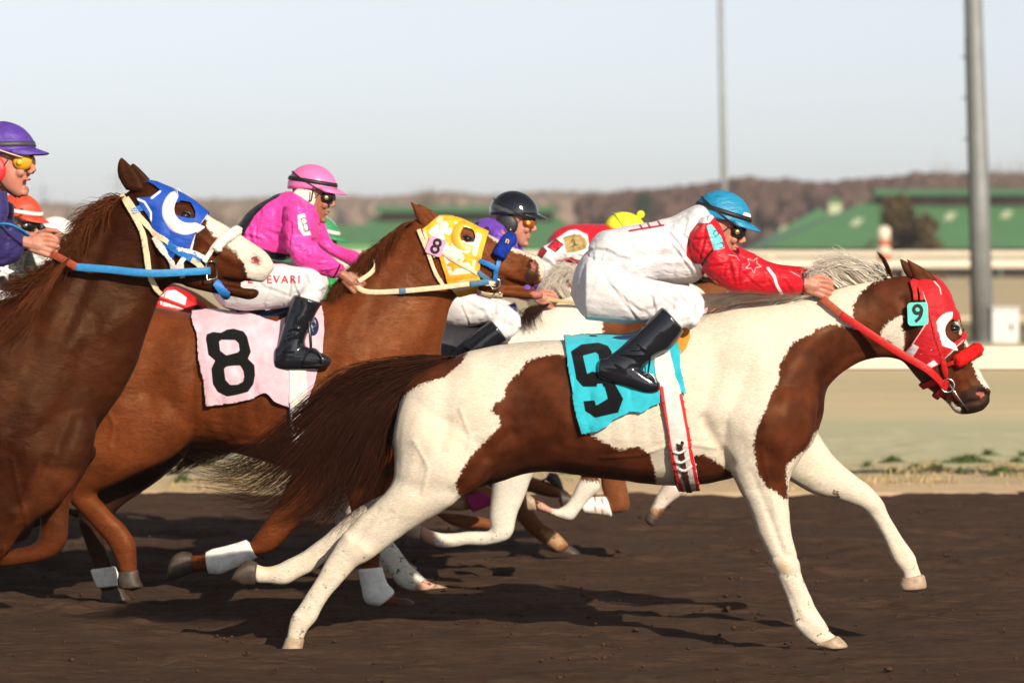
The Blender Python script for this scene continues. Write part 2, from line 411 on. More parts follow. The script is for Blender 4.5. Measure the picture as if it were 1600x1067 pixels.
def horse(label, Y0, trunk, legs, mats, voxel=.009, lofts=(), grooves=(), soft=10, ears=None, eye=None, tail=None, mane=None, paint=None, hoofs=(), wraps=(), nostril=None, group='race horses galloping in the pack', smooth=5, rootx=None):
    mb = MB()
    loft(mb, trunk, Y0, k=4, n=36)
    def rooted(l):
        a, b = l[0], l[1]; cx, cy = (a[0] + a[2]) / 2, (a[1] + a[3]) / 2; dx, dy = cx - (b[0] + b[2]) / 2, cy - (b[1] + b[3]) / 2; q = 26 / (math.hypot(dx, dy) + 1e-6); cx2, cy2 = cx + dx * q, cy + dy * q
        yo = a[5] if len(a) > 5 else 0
        return [(cx2 + (a[0] - cx) * .35, cy2 + (a[1] - cy) * .35, cx2 + (a[2] - cx) * .35, cy2 + (a[3] - cy) * .35, a[4] * .4, yo * .55)] + [(a[0], a[1], a[2], a[3], a[4] * .8, yo * .85)] + [tuple(q_) for q_ in l[1:]]
    for l in legs: loft(mb, rooted(l), Y0, k=5, n=20)
    for l in lofts: loft(mb, l, Y0, k=4, n=20)
    co, no, F = remesh(mb, voxel, soft if voxel < .012 else smooth)
    co = carve(co, no, Y0, grooves)
    # slow uneven relief of muscle and skin
    if voxel < .012:
        amp = np.array([mnoise.noise(Vector((p[0] * 7, p[1] * 7, p[2] * 9))) + .5 * mnoise.noise(Vector((p[0] * 19, p[1] * 19, p[2] * 24))) for p in co]); co += no * (amp * .0035)[:, None]
    bvh = BVHTree.FromPolygons([tuple(p) for p in co], F)
    v = [tuple(p) for p in co]; f = list(F)
    body_n = len(v)
    if ears:
        for e in ears:      # (base1, base2, tip, y offset, depth)
            em = MB(); b1, b2, tip, y, dpt = e[:5]; rings = []
            prof = [(0, 1.0), (.15, 1.12), (.35, 1.15), (.55, .95), (.75, .66), (.9, .36), (1, .08)]
            for t, wd in prof:
                ctr = (np.array(b1) + np.array(b2)) / 2 * (1 - t) + np.array(tip) * t; ctr = ctr + np.array(e[5] if len(e) > 5 else (0, 0)) * math.sin(t * math.pi)
                half = (np.array(b2) - np.array(b1)) / 2 * wd
                ring = []
                for k in range(14):
                    a = 2 * math.pi * k / 14; s_ = math.sin(a); q = ctr + half * math.cos(a)
                    hollow = -.55 * math.exp(-((a - 4.712) ** 2) / .5)       # the open shell of the ear
                    ring.append(P(q[0], q[1], Y0 + y + dpt * wd * (s_ - hollow * (1 if t > .12 else 0) * 1.0)))
                rings.append(ring)
            em.rings(rings, True, .1); n0 = len(v); v += [tuple(p) for p in em.v]; f += [tuple(i + n0 for i in q) for q in em.f]
    o = mesh_obj('horse', v, f, mats['coat'])
    tag(o, label, 'race horse', group)
    if paint:
        px = proj(wco(o)); yy = wco(o)[:, 1]
        for name, fn in paint.items(): attr(o, name, fn(px, yy))
    zz = wco(o)[:, 2]; attr(o, 'mud', np.clip(-7.5 + (.5 - zz) * 10, -20, 20))
    gx = np.mean([r[0] for r in trunk]); g = P(gx if rootx is None else rootx, 400 + 1.74 * sc(Y0), Y0); rebase(o, (g.x, Y0, 0))
    for h in hoofs:
        m = MB(); loft(m, h[0], Y0, infl=.002, k=4, n=18, e=2.3); co2, n2, F2 = remesh(m, .006, 2)
        mesh_obj('hoof', co2, F2, mats.get(h[1], mats['hoof']) if len(h) > 1 else mats['hoof'], o)
    for wst in wraps:
        m = MB(); loft(m, wst[0], Y0, infl=.012, k=5, n=22); wo = m.obj('leg_wrap', mats[wst[1]], o)
        if len(wst) > 2: attr(wo, 'bands', wst[2](proj(wco(wo))))
    if eye:
        for (ex, ey, er, yy) in eye:
            for s in (-1, 1):
                q = P(ex, ey, Y0); d = (q - Vector((0, -D, H))).normalized(); loc, nn, _, _ = bvh.ray_cast(q - d * 1.2, d)
                y = loc.y if loc else Y0 - .09
                if s > 0: y = 2 * Y0 - y
                c = Vector((q.x, y - s * -0 + (er * .55 if s < 0 else -er * .55), q.z))
                m = MB(); m.ball(c, (er * 1.15, er * .95, er * .9), 20, 14); m.obj('eye', mats['eye'], o)
                lm = MB(); prev = []
                for k in range(24):      # rim of the eyelids
                    a = 2 * math.pi * k / 24; prev.append(c + Vector((math.cos(a) * er * 1.25, s * er * .62 + s * -.12 * er * abs(math.cos(a)), math.sin(a) * er * .85 * (1 if math.sin(a) > 0 else .8))))
                prev.append(prev[0]); lm.tube(prev, er * .2, 8); lm.obj('eyelid', mats.get('lid', mats['coat']), o)
    if mane: hair_obj('mane', mane, Y0, mats['mane'], o)
    if tail: hair_obj('tail', tail, Y0, mats['tail'], o)
    return o, bvh

def capsule_set(caps, voxel=.003, smooth=2):
    mb = MB()
    for c in caps:
        pts, rr = c[0], c[1]; mb.tube(pts, rr, 10); 
        for p, r in zip(pts, rr): mb.ball(p, r * .98, 10, 7)
    return remesh(mb, voxel, smooth)
_fist = {}
def fist(kind='near'):
    """a right hand (rider facing +x, seen from -y) closed on a rein: knuckles forward, fingers curled inwards, thumb on top"""
    if kind in _fist: return _fist[kind]
    V = Vector; caps = [([V((-.03, 0, 0)), V((.0, 0, 0)), V((.03, 0, 0))], [.026, .025, .027])]
    for k, z in enumerate((.031, .0105, -.0105, -.030)):      # palm rays, then four fingers of unequal length
        L = (.94, 1.0, .95, .82)[k]; kz = z * 1.0; kn = V((.078 - abs(k - 1) * .004, -.004, kz))
        caps.append(([V((.005, .0, z * .6)), V((.045, -.002, z * .85)), kn], [.018, .0145, .0125]))
        p1 = kn + V((.026 * L, .018, -.003)); p2 = p1 + V((-.006, .026 * L, -.001)); p3 = p2 + V((-.024 * L, .002, 0))
        caps.append(([kn, p1, p2, p3], [.0115, .0098, .0088, .0075]))
    caps.append(([V((.008, .012, .022)), V((.034, .026, .043)), V((.064, .024, .047)), V((.088, .03, .040))], [.016, .0125, .0105, .0085]))
    r = capsule_set(caps, .0032, 2); _fist[kind] = r; return r

_head = {}
def head_mesh(open_mouth=False):
    key = open_mouth
    if key in _head: return _head[key]
    mb = MB(); V = Vector
    sl_ = [(.132, -.005, -.06, .03), (.118, .045, -.085, .058), (.09, .082, -.098, .071), (.06, .094, -.1, .076), (.03, .093, -.098, .075), (.012, .088, -.095, .073),
           (-.012, .088, -.086, .071), (-.035, .09, -.065, .067), (-.06, .089, -.04, .06), (-.08, .088, -.015, .05), (-.098, .086, .015, .036), (-.112, .078, .04, .02)]
    rings = []
    for z, xf, xb, hw in cr(sl_, 3):
        c = (xf + xb) / 2; a = (xf - xb) / 2; ring = []
        for k in range(28):
            t = 2 * math.pi * k / 28; ca, sa = math.cos(t), math.sin(t)
            sq = 2.3; x = c + a * math.copysign(abs(ca) ** (2 / sq), ca); y = hw * math.copysign(abs(sa) ** (2 / sq), sa) * (1 - .22 * max(0, ca) ** 2 * (1 if z < .05 else .4))
            ring.append((x, y, z))
        rings.append(ring)
    mb.rings(rings)
    mb.tube([V((.085, 0, .03)), V((.097, 0, .012)), V((.111, 0, -.008)), V((.116, 0, -.021))], [.007, .0085, .0105, .0118], 10)
    for s in (-1, 1):
        mb.ball((.104, s * .0115, -.024), (.011, .008, .008)); mb.ball((.084, s * .03, .028), (.012, .022, .007)); mb.ball((.074, s * .038, -.026), (.02, .016, .018))
        mb.ball((-.002, s * .074, -.004), (.018, .009, .031)); mb.ball((-.012, s * .081, .004), (.010, .008, .024))
    if open_mouth:
        mb.ball((.096, 0, -.05), (.011, .024, .006)); mb.ball((.088, 0, -.082), (.012, .022, .006))
    else:
        mb.ball((.0965, 0, -.0505), (.0095, .023, .0052)); mb.ball((.094, 0, -.0625), (.0095, .021, .0055))
    mb.ball((.083, 0, -.098), (.017, .022, .015))
    mb.tube([V((-.03, 0, -.03)), V((-.045, 0, -.09)), V((-.075, 0, -.15))], [.058, .055, .062], 20)
    r = remesh(mb, .0038, 2)
    co, no, F = r
    def dent(c, rad, dep, d):
        q = ((co - np.array(c)) ** 2).sum(1); co[:] = co + np.array(d)[None] * (dep * np.exp(-q / (2 * rad * rad)))[:, None]
    for s in (-1, 1): dent((.09, s * .03, .012), .012, .009, (-1, 0, 0)); dent((-.004, s * .086, .0), .006, .006, (0, -s, 0))
    dent((.1, 0, -.0565), .0045, .004, (-1, 0, 0))
    if open_mouth: dent((.092, 0, -.066), .009, .03, (-1, 0, 0))
    _head[key] = (co, no, F); return _head[key]

def xf(co, M):
    a = np.array(M)[:3, :3]; t = np.array(M.translation); return np.asarray(co) @ a.T + t

def helmet_parts(M, par, c, Y):
    """riding helmet on a head placed by matrix M; c: colours and extras"""
    V = Vector; rx, ry, rz = .124, .1, .112; C0 = V((-.006, 0, .042)); rings = []
    sc_ = c.get('hs', 1.0); rx *= sc_; ry *= sc_; rz *= sc_
    def edge(a):    # lower rim height: higher at the brow, lower at the nape
        return .018 - .03 * (.5 - .5 * math.cos(a)) * 1.0 if False else (.026 * math.cos(a) - .010)
    for k in range(15):
        t = k / 14; ring = []
        for i in range(36):
            a = 2 * math.pi * i / 36; z0 = edge(a); el = math.asin(max(-1, min(1, (z0 + .0) / rz))); ph = el + (math.pi / 2 - el) * t
            wob = 1 + (.012 * mnoise.noise(V((a * 2.2, t * 5, c.get('seed', 0)))) + .008 * mnoise.noise(V((a * 5, t * 12, 3))) if c.get('cloth') else 0)
            ring.append(C0 + V((rx * math.cos(a) * math.cos(ph) * wob, ry * math.sin(a) * math.cos(ph) * wob, rz * math.sin(ph) * wob)))
        rings.append(ring)
    mb = MB(); mb.rings(rings, False); n = len(mb.v); mb.v.append(tuple(C0 + V((0, 0, rz)))); mb.f += [(n, 14 * 36 + (i) , 14 * 36 + (i + 1) % 36) for i in range(36)]
    mb.v = [tuple(M @ V(p)) for p in mb.v]
    sh = mb.obj('helmet', c['helmet'], par); solid(sh, .006, -1)
    if c.get('hpaint'):
        inv = M.inverted(); co = xf(wco(sh), inv); attr(sh, 'hp', c['hpaint'](co))
    # peak
    pk = []; mbp = MB()
    for j in range(4):
        row = []
        for i in range(15):
            a = -1.15 + 2.3 * i / 14; s = j / 3; ext = s * .052 * (math.cos(a * 1.25) ** .7 if math.cos(a * 1.25) > 0 else 0)
            row.append(C0 + V((rx * .985 * math.cos(a) + ext, ry * .985 * math.sin(a) * (1 - .1 * s), edge(a) + .005 - ext * .30 - .010 * s * abs(math.sin(a)))))
        pk.append(row)
    v = [p for r in pk for p in r]; f = [(j * 15 + i, j * 15 + i + 1, (j + 1) * 15 + i + 1, (j + 1) * 15 + i) for j in range(3) for i in range(14)]
    mbp.add([M @ p for p in v], f); p_ = mbp.obj('peak', c.get('peak', c['helmet']), sh); solid(p_, .004, 0)
    def around(zf, zb, wdt, mat, name, parent, k=1.012, a0=0, a1=2 * math.pi):
        m = MB(); top, bot = [], []; nn = 48; full = abs(a1 - a0 - 2 * math.pi) < .01
        for i in range(nn + (0 if full else 1)):
            a = a0 + (a1 - a0) * i / nn; z = zf * (.5 + .5 * math.cos(a)) + zb * (.5 - .5 * math.cos(a))
            for zz, l in ((z + wdt / 2, top), (z - wdt / 2, bot)):
                r_ = math.sqrt(max(.02, 1 - (zz / rz) ** 2)); l.append(M @ (C0 + V((rx * k * math.cos(a) * r_, ry * k * math.sin(a) * r_, zz))))
        n2 = len(top); m.add(top + bot, [(i, (i + 1) % n2, n2 + (i + 1) % n2, n2 + i) for i in range(n2 if full else n2 - 1)])
        ob = m.obj(name, mat, parent); solid(ob, .003, -1); return ob
    if c.get('band'): around(.036, .018, .018, c['band'], 'hat_band', sh)
    if c.get('pom'):
        m = MB(); q = M @ (C0 + V((c.get('pomx', .01), 0, rz + .018))); m.ball(q, .023, 16, 11); mesh = m.obj('pompom', c.get('pommat', c['helmet']), sh)
    # chin strap and ear pad
    for s in (-1, 1):
        m = MB(); m.tube([M @ V(p) for p in ((-.03, s * .082, .035), (-.005, s * .082, -.035), (.03, s * .062, -.085), (.06, s * .022, -.117))], [.008, .0075, .007, .006], 8, True, .4)
        m.tube([M @ V(p) for p in ((.05, s * .078, .03), (.02, s * .08, -.02), (-.002, s * .08, -.04))], [.006, .006, .006], 8, True, .4); m.obj('chin_strap', c['strap'], sh)
        if c.get('earpad'):
            m = MB(); m.ball(V((-.022, s * .076, -.022)), (.058, .020, .056), 22, 14)
            m.v = [tuple(M @ V(p)) for p in m.v]; m.obj('ear_pad', c['earpad'], sh)
        m = MB(); q = V((.004, s * .091, -.042)); m.ball(M @ q, .0075, 10, 7); m.obj('buckle', c['metal'], sh)
    # goggles
    if c.get('goggle'):
        g = MB()
        for s in (-1, 1):
            for k in range(1): pass
            Mx = Matrix.Rotation(R(s * 48), 3, 'Z')
            g.ball(V((.084, s * .039, .012)), (.019, .037, .031), 20, 14, Mx)
        g.ball(V((.101, 0, .018)), (.008, .02, .014), 12, 8)
        g.v = [tuple(M @ V(p)) for p in g.v]; go = g.obj('goggles', c['goggle'], par)
        for s in (-1, 1):
            m = MB(); m.ball(V((.0, 0, 0)), (.011, .011, .004), 14, 8); q = M.to_3x3() @ Matrix.Rotation(R(s * 68), 3, 'Z').to_3x3() @ Matrix.Rotation(R(90), 3, 'Y')
            ctr = M @ V((.082, s * .067, .01)); m.v = [tuple(ctr + q @ V(p)) for p in m.v]; m.obj('lens_button', c.get('button', c['metal']), go)
        m = MB(); pts = []
        for i in range(25):       # elastic round the back of the helmet
            a = -2.45 + 4.9 * i / 24 + math.pi; z = (-.022 + .03 * 0) if False else 0
            back = .5 - .5 * math.cos(a); zz = .0 + .062 * back - .012
            r_ = math.sqrt(max(.05, 1 - ((zz) / rz) ** 2)); pts.append(M @ (C0 + V((rx * 1.02 * math.cos(a) * r_, ry * 1.02 * math.sin(a) * r_, zz - .012 * (1 - back)))))
        m.tube(pts, .0065, 6, True, .5); m.obj('goggle_strap', c.get('gstrap', c['strap']), go)
    return sh

def wrinkle(co, no, amp, seed, dirv=(1, 0, .4), freq=16):
    d = np.array(dirv, float); d /= np.linalg.norm(d)
    out = np.empty(len(co))
    for i, p in enumerate(co):
        s = p @ d
        a = mnoise.noise(Vector((s * freq, p[1] * freq * .45 + seed, (p[2] - p[0] * .3) * freq * .4))); b = mnoise.noise(Vector((p[0] * freq * 2.1, p[1] * freq * 1.2 + seed, p[2] * freq * 2.1)))
        out[i] = a * 1.1 + (.35 - abs(a)) * .5 * (1 if a > 0 else .4) + b * .16
    return co + no * (out * amp)[:, None]

def auto_folds(st, n, seed, dep=.0035, along=.5, sg=(1.3, 2.6), span=(.15, .95)):
    rg = np.random.default_rng(seed); a = np.array([q[:4] for q in st], float); out = []
    for _ in range(n):
        t0 = rg.uniform(0, len(a) - 1.2); t1 = np.clip(t0 + rg.uniform(.2, 1) * along * rg.choice([-1, 1]), 0, len(a) - 1); u0, u1 = rg.uniform(*span, 2)
        if abs(u1 - u0) < .25: u1 = span[0] if u0 > .5 else span[1]
        pts = []
        for k in range(5):
            t = t0 + (t1 - t0) * k / 4; u = u0 + (u1 - u0) * k / 4; q = [np.interp(t, np.arange(len(a)), a[:, j]) for j in range(4)]; pts.append((q[0] + (q[2] - q[0]) * u, q[1] + (q[3] - q[1]) * u + rg.normal(0, .6)))
        s = rg.uniform(*sg); d = dep * rg.uniform(.5, 1.3); out.append((pts, d, s)); out.append(([(x + 1.5 * s, y - 1.5 * s) for x, y in pts], -d * .8, s))
    return out
def mirror_st(st, yo, dx=0, dy=0): return [[r[0] + dx, r[1] + dy, r[2] + dx, r[3] + dy, r[4]] + [yo if len(r) == 5 else -r[5] if yo is None else yo] for r in st]

def jockey(label, Y0, c, vox=.006, group='jockeys riding in the race'):
    """c: torso, pelvis, thigh, shin, boot, arm stations in photo pixels, head placement, materials"""
    sp = c.get('legy', .26); fdx, fdy = c.get('fardx', 6), c.get('fardy', -4)
    thigh_n = c['thigh']; n = len(thigh_n)
    def ys(st, a, b, s): return [list(r[:5]) + [s * (a + (b - a) * i / max(1, len(st) - 1))] for i, r in enumerate(st)]
    near_th = ys(c['thigh'], .11, sp, -1); far_th = [[r[0] + fdx, r[1] + fdy, r[2] + fdx, r[3] + fdy, r[4], -r[5]] for r in near_th]
    near_sh = ys(c['shin'], sp, sp + .02, -1); far_sh = [[r[0] + fdx, r[1] + fdy, r[2] + fdx, r[3] + fdy, r[4], -r[5]] for r in near_sh]
    near_ft = ys(c['boot'], sp + .02, sp + .03, -1); far_ft = [[r[0] + fdx, r[1] + fdy, r[2] + fdx, r[3] + fdy, r[4], -r[5]] for r in near_ft]
    aw = c.get('army', (.17, .2, .1)); arm = c['arm']; na = len(arm)
    ay = np.interp(np.linspace(0, 1, na), [0, .5, 1], aw)
    near_arm = [list(r[:5]) + [-ay[i]] for i, r in enumerate(arm)]
    farm = c.get('farm') or [[r[0] + 8, r[1] - 8, r[2] + 8, r[3] - 8, r[4]] for r in arm]
    ay2 = np.interp(np.linspace(0, 1, len(farm)), [0, .5, 1], aw); far_arm = [list(r[:5]) + [ay2[i]] for i, r in enumerate(farm)]
    # the body itself
    mb = MB(); sh = -.019
    for st in (c['torso'], c['pelvis'], near_th, far_th, near_sh, far_sh, near_ft, far_ft, near_arm, far_arm): loft(mb, st, Y0, infl=sh * (1 if st is not near_arm and st is not far_arm else .7), k=4, n=20)
    hx, hy = c['ear']; hp = P(hx, hy, Y0 - .078) ; hp.y = Y0 + c.get('heady', 0)
    M = Matrix.Translation(hp) @ Matrix.Rotation(R(c.get('yaw', 0)), 4, 'Z') @ Matrix.Rotation(R(c['pitch']), 4, 'Y') @ Matrix.Scale(c.get('hscale', 1.05), 4)
    nb = M @ Vector((-.055, 0, -.11)); t0 = c['torso'][-1]; sh0 = P((t0[0] + t0[2]) / 2, t0[1] * .65 + t0[3] * .35, Y0)
    mb.tube([M @ Vector((-.03, 0, -.05)), nb, (nb + sh0) / 2, sh0], [.055, .056, .062, .075], 18)
    co, no, F = remesh(mb, max(vox, .007), 3)
    v = [tuple(p) for p in co]; f = list(F)
    def addm(co_, F_):
        n0 = len(v); v.extend(tuple(p) for p in co_); f.extend(tuple(i + n0 for i in q) for q in F_)
    hc, hn, hF = head_mesh(c.get('open', False)); hco = xf(hc, M); addm(hco, hF)
    hr = [len(v) - len(hco), len(v)]
    hc2, _, hF2 = fist()
    for (hpx, hpy, rot, s) in ((c['hand'][0], c['hand'][1], c['hand'][2], -1), (*(c.get('fhand') or (c['hand'][0] + 8, c['hand'][1] - 6, c['hand'][2])), 1)):
        q = P(hpx, hpy, Y0 + s * aw[2]); Mh = Matrix.Translation(q) @ Matrix.Rotation(R(rot), 4, 'Y') @ Matrix.Scale(c.get('handscale', 1.0), 4)
        m = xf(hc2 * np.array([1, 1 if s < 0 else -1, 1]), Mh); addm(m, hF2 if s < 0 else [q2[::-1] for q2 in hF2])
    o = mesh_obj('person', v, f, c['skin']); tag(o, label, 'jockey', group)
    g = P(c['pelvis'][-1][0], 500, Y0); rebase(o, (g.x, Y0, P(0, c['pelvis'][-1][3], Y0).z))
    cl = MB(); loft(cl, c['torso'], Y0, k=5, n=30)
    loft(cl, near_arm, Y0, infl=.004, k=5, n=20); loft(cl, far_arm, Y0, infl=.004, k=5, n=20)
    co, no, F = remesh(cl, vox, 4); bare = co.copy()
    co = wrinkle(co, no, c.get('wr', .006), c.get('seed', 1), (.8, 0, .6), 12)
    fk = sc(Y0) / 350
    co = carve(co, no, Y0, auto_folds(near_arm, 16, c.get('seed', 1), .0042, 1.2) + auto_folds(c['torso'], 18, c.get('seed', 1) + 5, .0045, 2.2) + c.get('jgroove', []))
    jk = mesh_obj('silks_jacket', co, F, c['jacket'], o); jb = BVHTree.FromPolygons([tuple(p) for p in co], F)
    if c.get('jpaint'):
        px = proj(wco(jk)); yy = wco(jk)[:, 1]
        for nme, fn in c['jpaint'].items(): attr(jk, nme, fn(px, yy))
    cuffs = MB()
    cl = MB(); loft(cl, c['pelvis'], Y0, k=5, n=30); loft(cl, near_th, Y0, k=5, n=24); loft(cl, far_th, Y0, k=5, n=24)
    loft(cl, near_sh[:3], Y0, infl=-.004, k=4, n=18); loft(cl, far_sh[:3], Y0, infl=-.004, k=4, n=18)
    co, no, F = remesh(cl, vox, 5)
    co = wrinkle(co, no, c.get('wrb', .0035), 5.5, (1, 0, -.3), 12)
    co = carve(co, no, Y0, auto_folds(near_th, 9, c.get('seed', 1) + 9, .003, 2.5) + auto_folds(near_th[3:], 6, c.get('seed', 1) + 19, .004, .8) + c.get('bgroove', []))
    br = mesh_obj('breeches', co, F, c['breeches'], o); bb = BVHTree.FromPolygons([tuple(p) for p in co], F)
    for st1, st2 in ((near_sh, near_ft), (far_sh, far_ft)):
        m = MB(); loft(m, st1[1:], Y0, infl=.010, k=4, n=22); loft(m, st2, Y0, infl=.006, k=4, n=18, e=2.6)
        co, no, F = remesh(m, .0055, 2); co = wrinkle(co, no, .002, 2.2, (.5, 0, 1), 14); co = carve(co, no, Y0, auto_folds(st1[-3:], 5, 3, .004, .5, (1.2, 2.2))); bt = mesh_obj('riding_boot', co, F, c['bootmat'], o)
    helmet_parts(M, o, c, Y0)
    return o, jb, bb, M

def text_on(name, txt, px, py, size_px, rot, bvh, Y0, mat, parent, off=.006, bold=0.0, sx=1.0, space=1.0):
    """raised lettering laid on a surface: the letters are cut as real thin shapes"""
    cu = bpy.data.curves.new('t', 'FONT'); cu.body = txt; cu.size = 1.0; cu.align_x = 'CENTER'; cu.align_y = 'CENTER'; cu.offset = bold; cu.resolution_u = 3; cu.space_character = space
    t = bpy.data.objects.new('t', cu); COL.objects.link(t); dg = bpy.context.evaluated_depsgraph_get(); me = bpy.data.meshes.new_from_object(t.evaluated_get(dg))
    bpy.data.objects.remove(t)
    bm = bmesh.new(); bm.from_mesh(me); bmesh.ops.triangulate(bm, faces=bm.faces)
    for _ in range(2 if size_px > 14 else 1): bmesh.ops.subdivide_edges(bm, edges=[e for e in bm.edges if e.calc_length() > .18], cuts=1)
    co = np.array([v.co[:] for v in bm.verts]); 
    if len(co) == 0: bm.free(); return None
    for i, v in enumerate(bm.verts): v.index = i
    fs = [tuple(v.index for v in q.verts) for q in bm.faces]; bm.free()
    c, s = math.cos(R(rot)), math.sin(R(rot)); V = []; o = Vector((0, -D, H)); nn = Vector((0, -1, 0)); ds = []
    for x, y, z in co:
        u = x * size_px * sx; w_ = -y * size_px; qx = px + u * c - w_ * s; qy = py + u * s + w_ * c
        q = P(qx, qy, Y0); d = (q - o).normalized(); l, n_, _, _ = bvh.ray_cast(q - d * 1.4, d) if bvh else (q, nn, 0, 0)
        if l is None: l = q; 
        V.append(l + Vector((0, -off, 0)))
    ob = mesh_obj(name, [tuple(p) for p in V], fs, mat, parent, smooth=False); return ob
def tube_obj(name, pts, rad, mat, parent, n=10, k=6, flat=1.0):
    p = cr([tuple(q) for q in pts], k) if len(pts) > 2 else pts
    r = rad if not hasattr(rad, '__len__') else np.interp(np.linspace(0, 1, len(p)), np.linspace(0, 1, len(rad)), rad)
    return MB().tube([Vector(q) for q in p], list(r) if hasattr(r, '__len__') else r, n, True, flat).obj(name, mat, parent)
def onsurf(px, py, bvh, Y0, off=.01):
    q = P(px, py, Y0); o = Vector((0, -D, H)); d = (q - o).normalized(); l, n, _, _ = bvh.ray_cast(q - d * 1.4, d)
    if l is None or l.y > Y0: return Vector((q.x, Y0 - off, q.z))
    return l + n * off
def crescent(name, cx, cy, r1, r2, a0, a1, hgt, bvh, Y0, mat, parent, squash=1.0, rot=0):
    """moulded blinker cup: a half bowl standing out from the hood behind the eye (both sides)"""
    for sgn in (-1, 1):
        base = onsurf(cx, cy, bvh, Y0, 0); s = sc(Y0); rows = []
        for i in range(29):
            a = R(a0 + (a1 - a0) * i / 28); taper = math.sin(math.pi * i / 28) ** .22; row = []
            for j in range(9):
                t = j / 8; r = r1 + (r2 - r1) * (1 - math.cos(t * math.pi / 2)) * taper
                r = r1 - (r1 - r2) * (1 - math.cos(t * math.pi / 2)) * taper; h = hgt * math.sin(t * math.pi / 2) * (.25 + .75 * taper)
                q = onsurf(cx + r * math.cos(a), cy + r * math.sin(a) * squash, bvh, Y0, .004)
                y0 = q.y * .35 + base.y * .65 if t > 0 else q.y
                y = (q.y * (1 - t) + y0 * t) - h; 
                row.append((q.x, y if sgn < 0 else 2 * Y0 - y, q.z))
            rows.append(row)
        v = [p for r_ in rows for p in r_]; f = [(i*9+j, i*9+j+1, (i+1)*9+j+1, (i+1)*9+j) for i in range(28) for j in range(8)]
        ob = mesh_obj(name, v, f, mat, parent); solid(ob, .004, 0)
# ------------------------------------------------------------------ ground
def vn(x, y, seed, n=256):
    g = np.random.default_rng(seed).random((n, n)); xi = np.floor(x).astype(int); yi = np.floor(y).astype(int); fx = x - xi; fy = y - yi
    fx = fx*fx*(3-2*fx); fy = fy*fy*(3-2*fy); a = g[xi % n, yi % n]; b = g[(xi+1) % n, yi % n]; c = g[xi % n, (yi+1) % n]; d = g[(xi+1) % n, (yi+1) % n]
    return (a*(1-fx)+b*fx)*(1-fy) + (c*(1-fx)+d*fx)*fy - .5
def sheet(name, xs, ys, zf, mat):
    X, Y = np.meshgrid(xs, ys); Z = zf(X, Y); nx, ny = len(xs), len(ys)
    v = np.stack([X.ravel(), Y.ravel(), Z.ravel()], 1); i = np.arange((nx) * (ny)).reshape(ny, nx)
    f = np.stack([i[:-1, :-1].ravel(), i[:-1, 1:].ravel(), i[1:, 1:].ravel(), i[1:, :-1].ravel()], 1)
    me = bpy.data.meshes.new(name); me.vertices.add(len(v)); me.vertices.foreach_set('co', v.astype(np.float32).ravel())
    me.loops.add(f.size); me.loops.foreach_set('vertex_index', f.astype(np.int32).ravel()); me.polygons.add(len(f)); me.polygons.foreach_set('loop_start', np.arange(0, f.size, 4, dtype=np.int32))
    me.update(calc_edges=True); me.polygons.foreach_set('use_smooth', np.ones(len(f), bool)); me.materials.append(mat)
    o = bpy.data.objects.new(name, me); COL.objects.link(o); o['kind'] = 'structure'; return o
YE = 11.05
def edge_y(X): return YE + .25 * vn(X * .6, X * 0 + 3, 4) + .12 * vn(X * 2.2, X * 0 + 7, 5)
def dirt_z(X, Y):
    near = np.clip((8 - np.abs(X)) / 2, 0, 1)
    z = .030 * vn(X * .9, Y * 4.2, 1) + .034 * vn(X * 2.0, Y * 7.5, 2) + .026 * vn(X * 5.5, Y * 14, 3) + .014 * np.abs(vn(X * 15, Y * 24, 6))
    f = vn(X * 7, Y * 9, 9); z += .03 * np.clip(f - .30, 0, 1)
    # hoof pits
    rg = np.random.default_rng(3)
    for _ in range(150):
        cx, cy = rg.uniform(-5, 5), rg.uniform(-1.5, 8); r = rg.uniform(.06, .1); d2 = ((X - cx) / 1.5) ** 2 + (Y - cy) ** 2; m = d2 < .2
        z[m] += -.03 * np.exp(-d2[m] / (2 * (r * .6) ** 2)) + .016 * np.exp(-(np.sqrt(d2[m]) - r * 1.5) ** 2 / .0012)
    return z * near - .008
m, nt_, b = new_mat('dirt')
f1, r1 = noisefac(nt_, 1.2, 7, .65, .3, .7, (.35, 1.2, 1)); f2, r2 = noisefac(nt_, 17, 8, .7, .3, .72, (.16, 1, 1)); f3, r3 = noisefac(nt_, 70, 6, .75, .35, .7, (.22, 1, 1))
c = mix(nt_, f1, (.036, .020, .0125), (.082, .047, .030)); c = mix(nt_, f2, c, mix(nt_, .6, c, (.165, .10, .064))); c = mix(nt_, f3, mix(nt_, .55, c, (.022, .011, .008)), c)
nt_.links.new(c, b.inputs['Base Color']); b.inputs['Roughness'].default_value = .95; b.inputs['Specular IOR Level'].default_value = .12
f4, r4 = noisefac(nt_, 240, 5, .75, .3, .7, (.5, 1, 1)); bump(nt_, b, [(r2, .8, .03), (r3, .8, .014), (r4, .7, .006)])
M_dirt = m
xs = np.concatenate([-np.geomspace(400, 7, 14), np.arange(-6.6, 6.6, .022), np.geomspace(7, 400, 14)])
ys = np.concatenate([[-60, -45, -30, -22, -19, -17, -14, -10, -7, -5, -3.5, -2.6], np.arange(-2.2, YE + 1.2, .027)])
sheet('dirt_track', xs, ys, dirt_z, M_dirt)
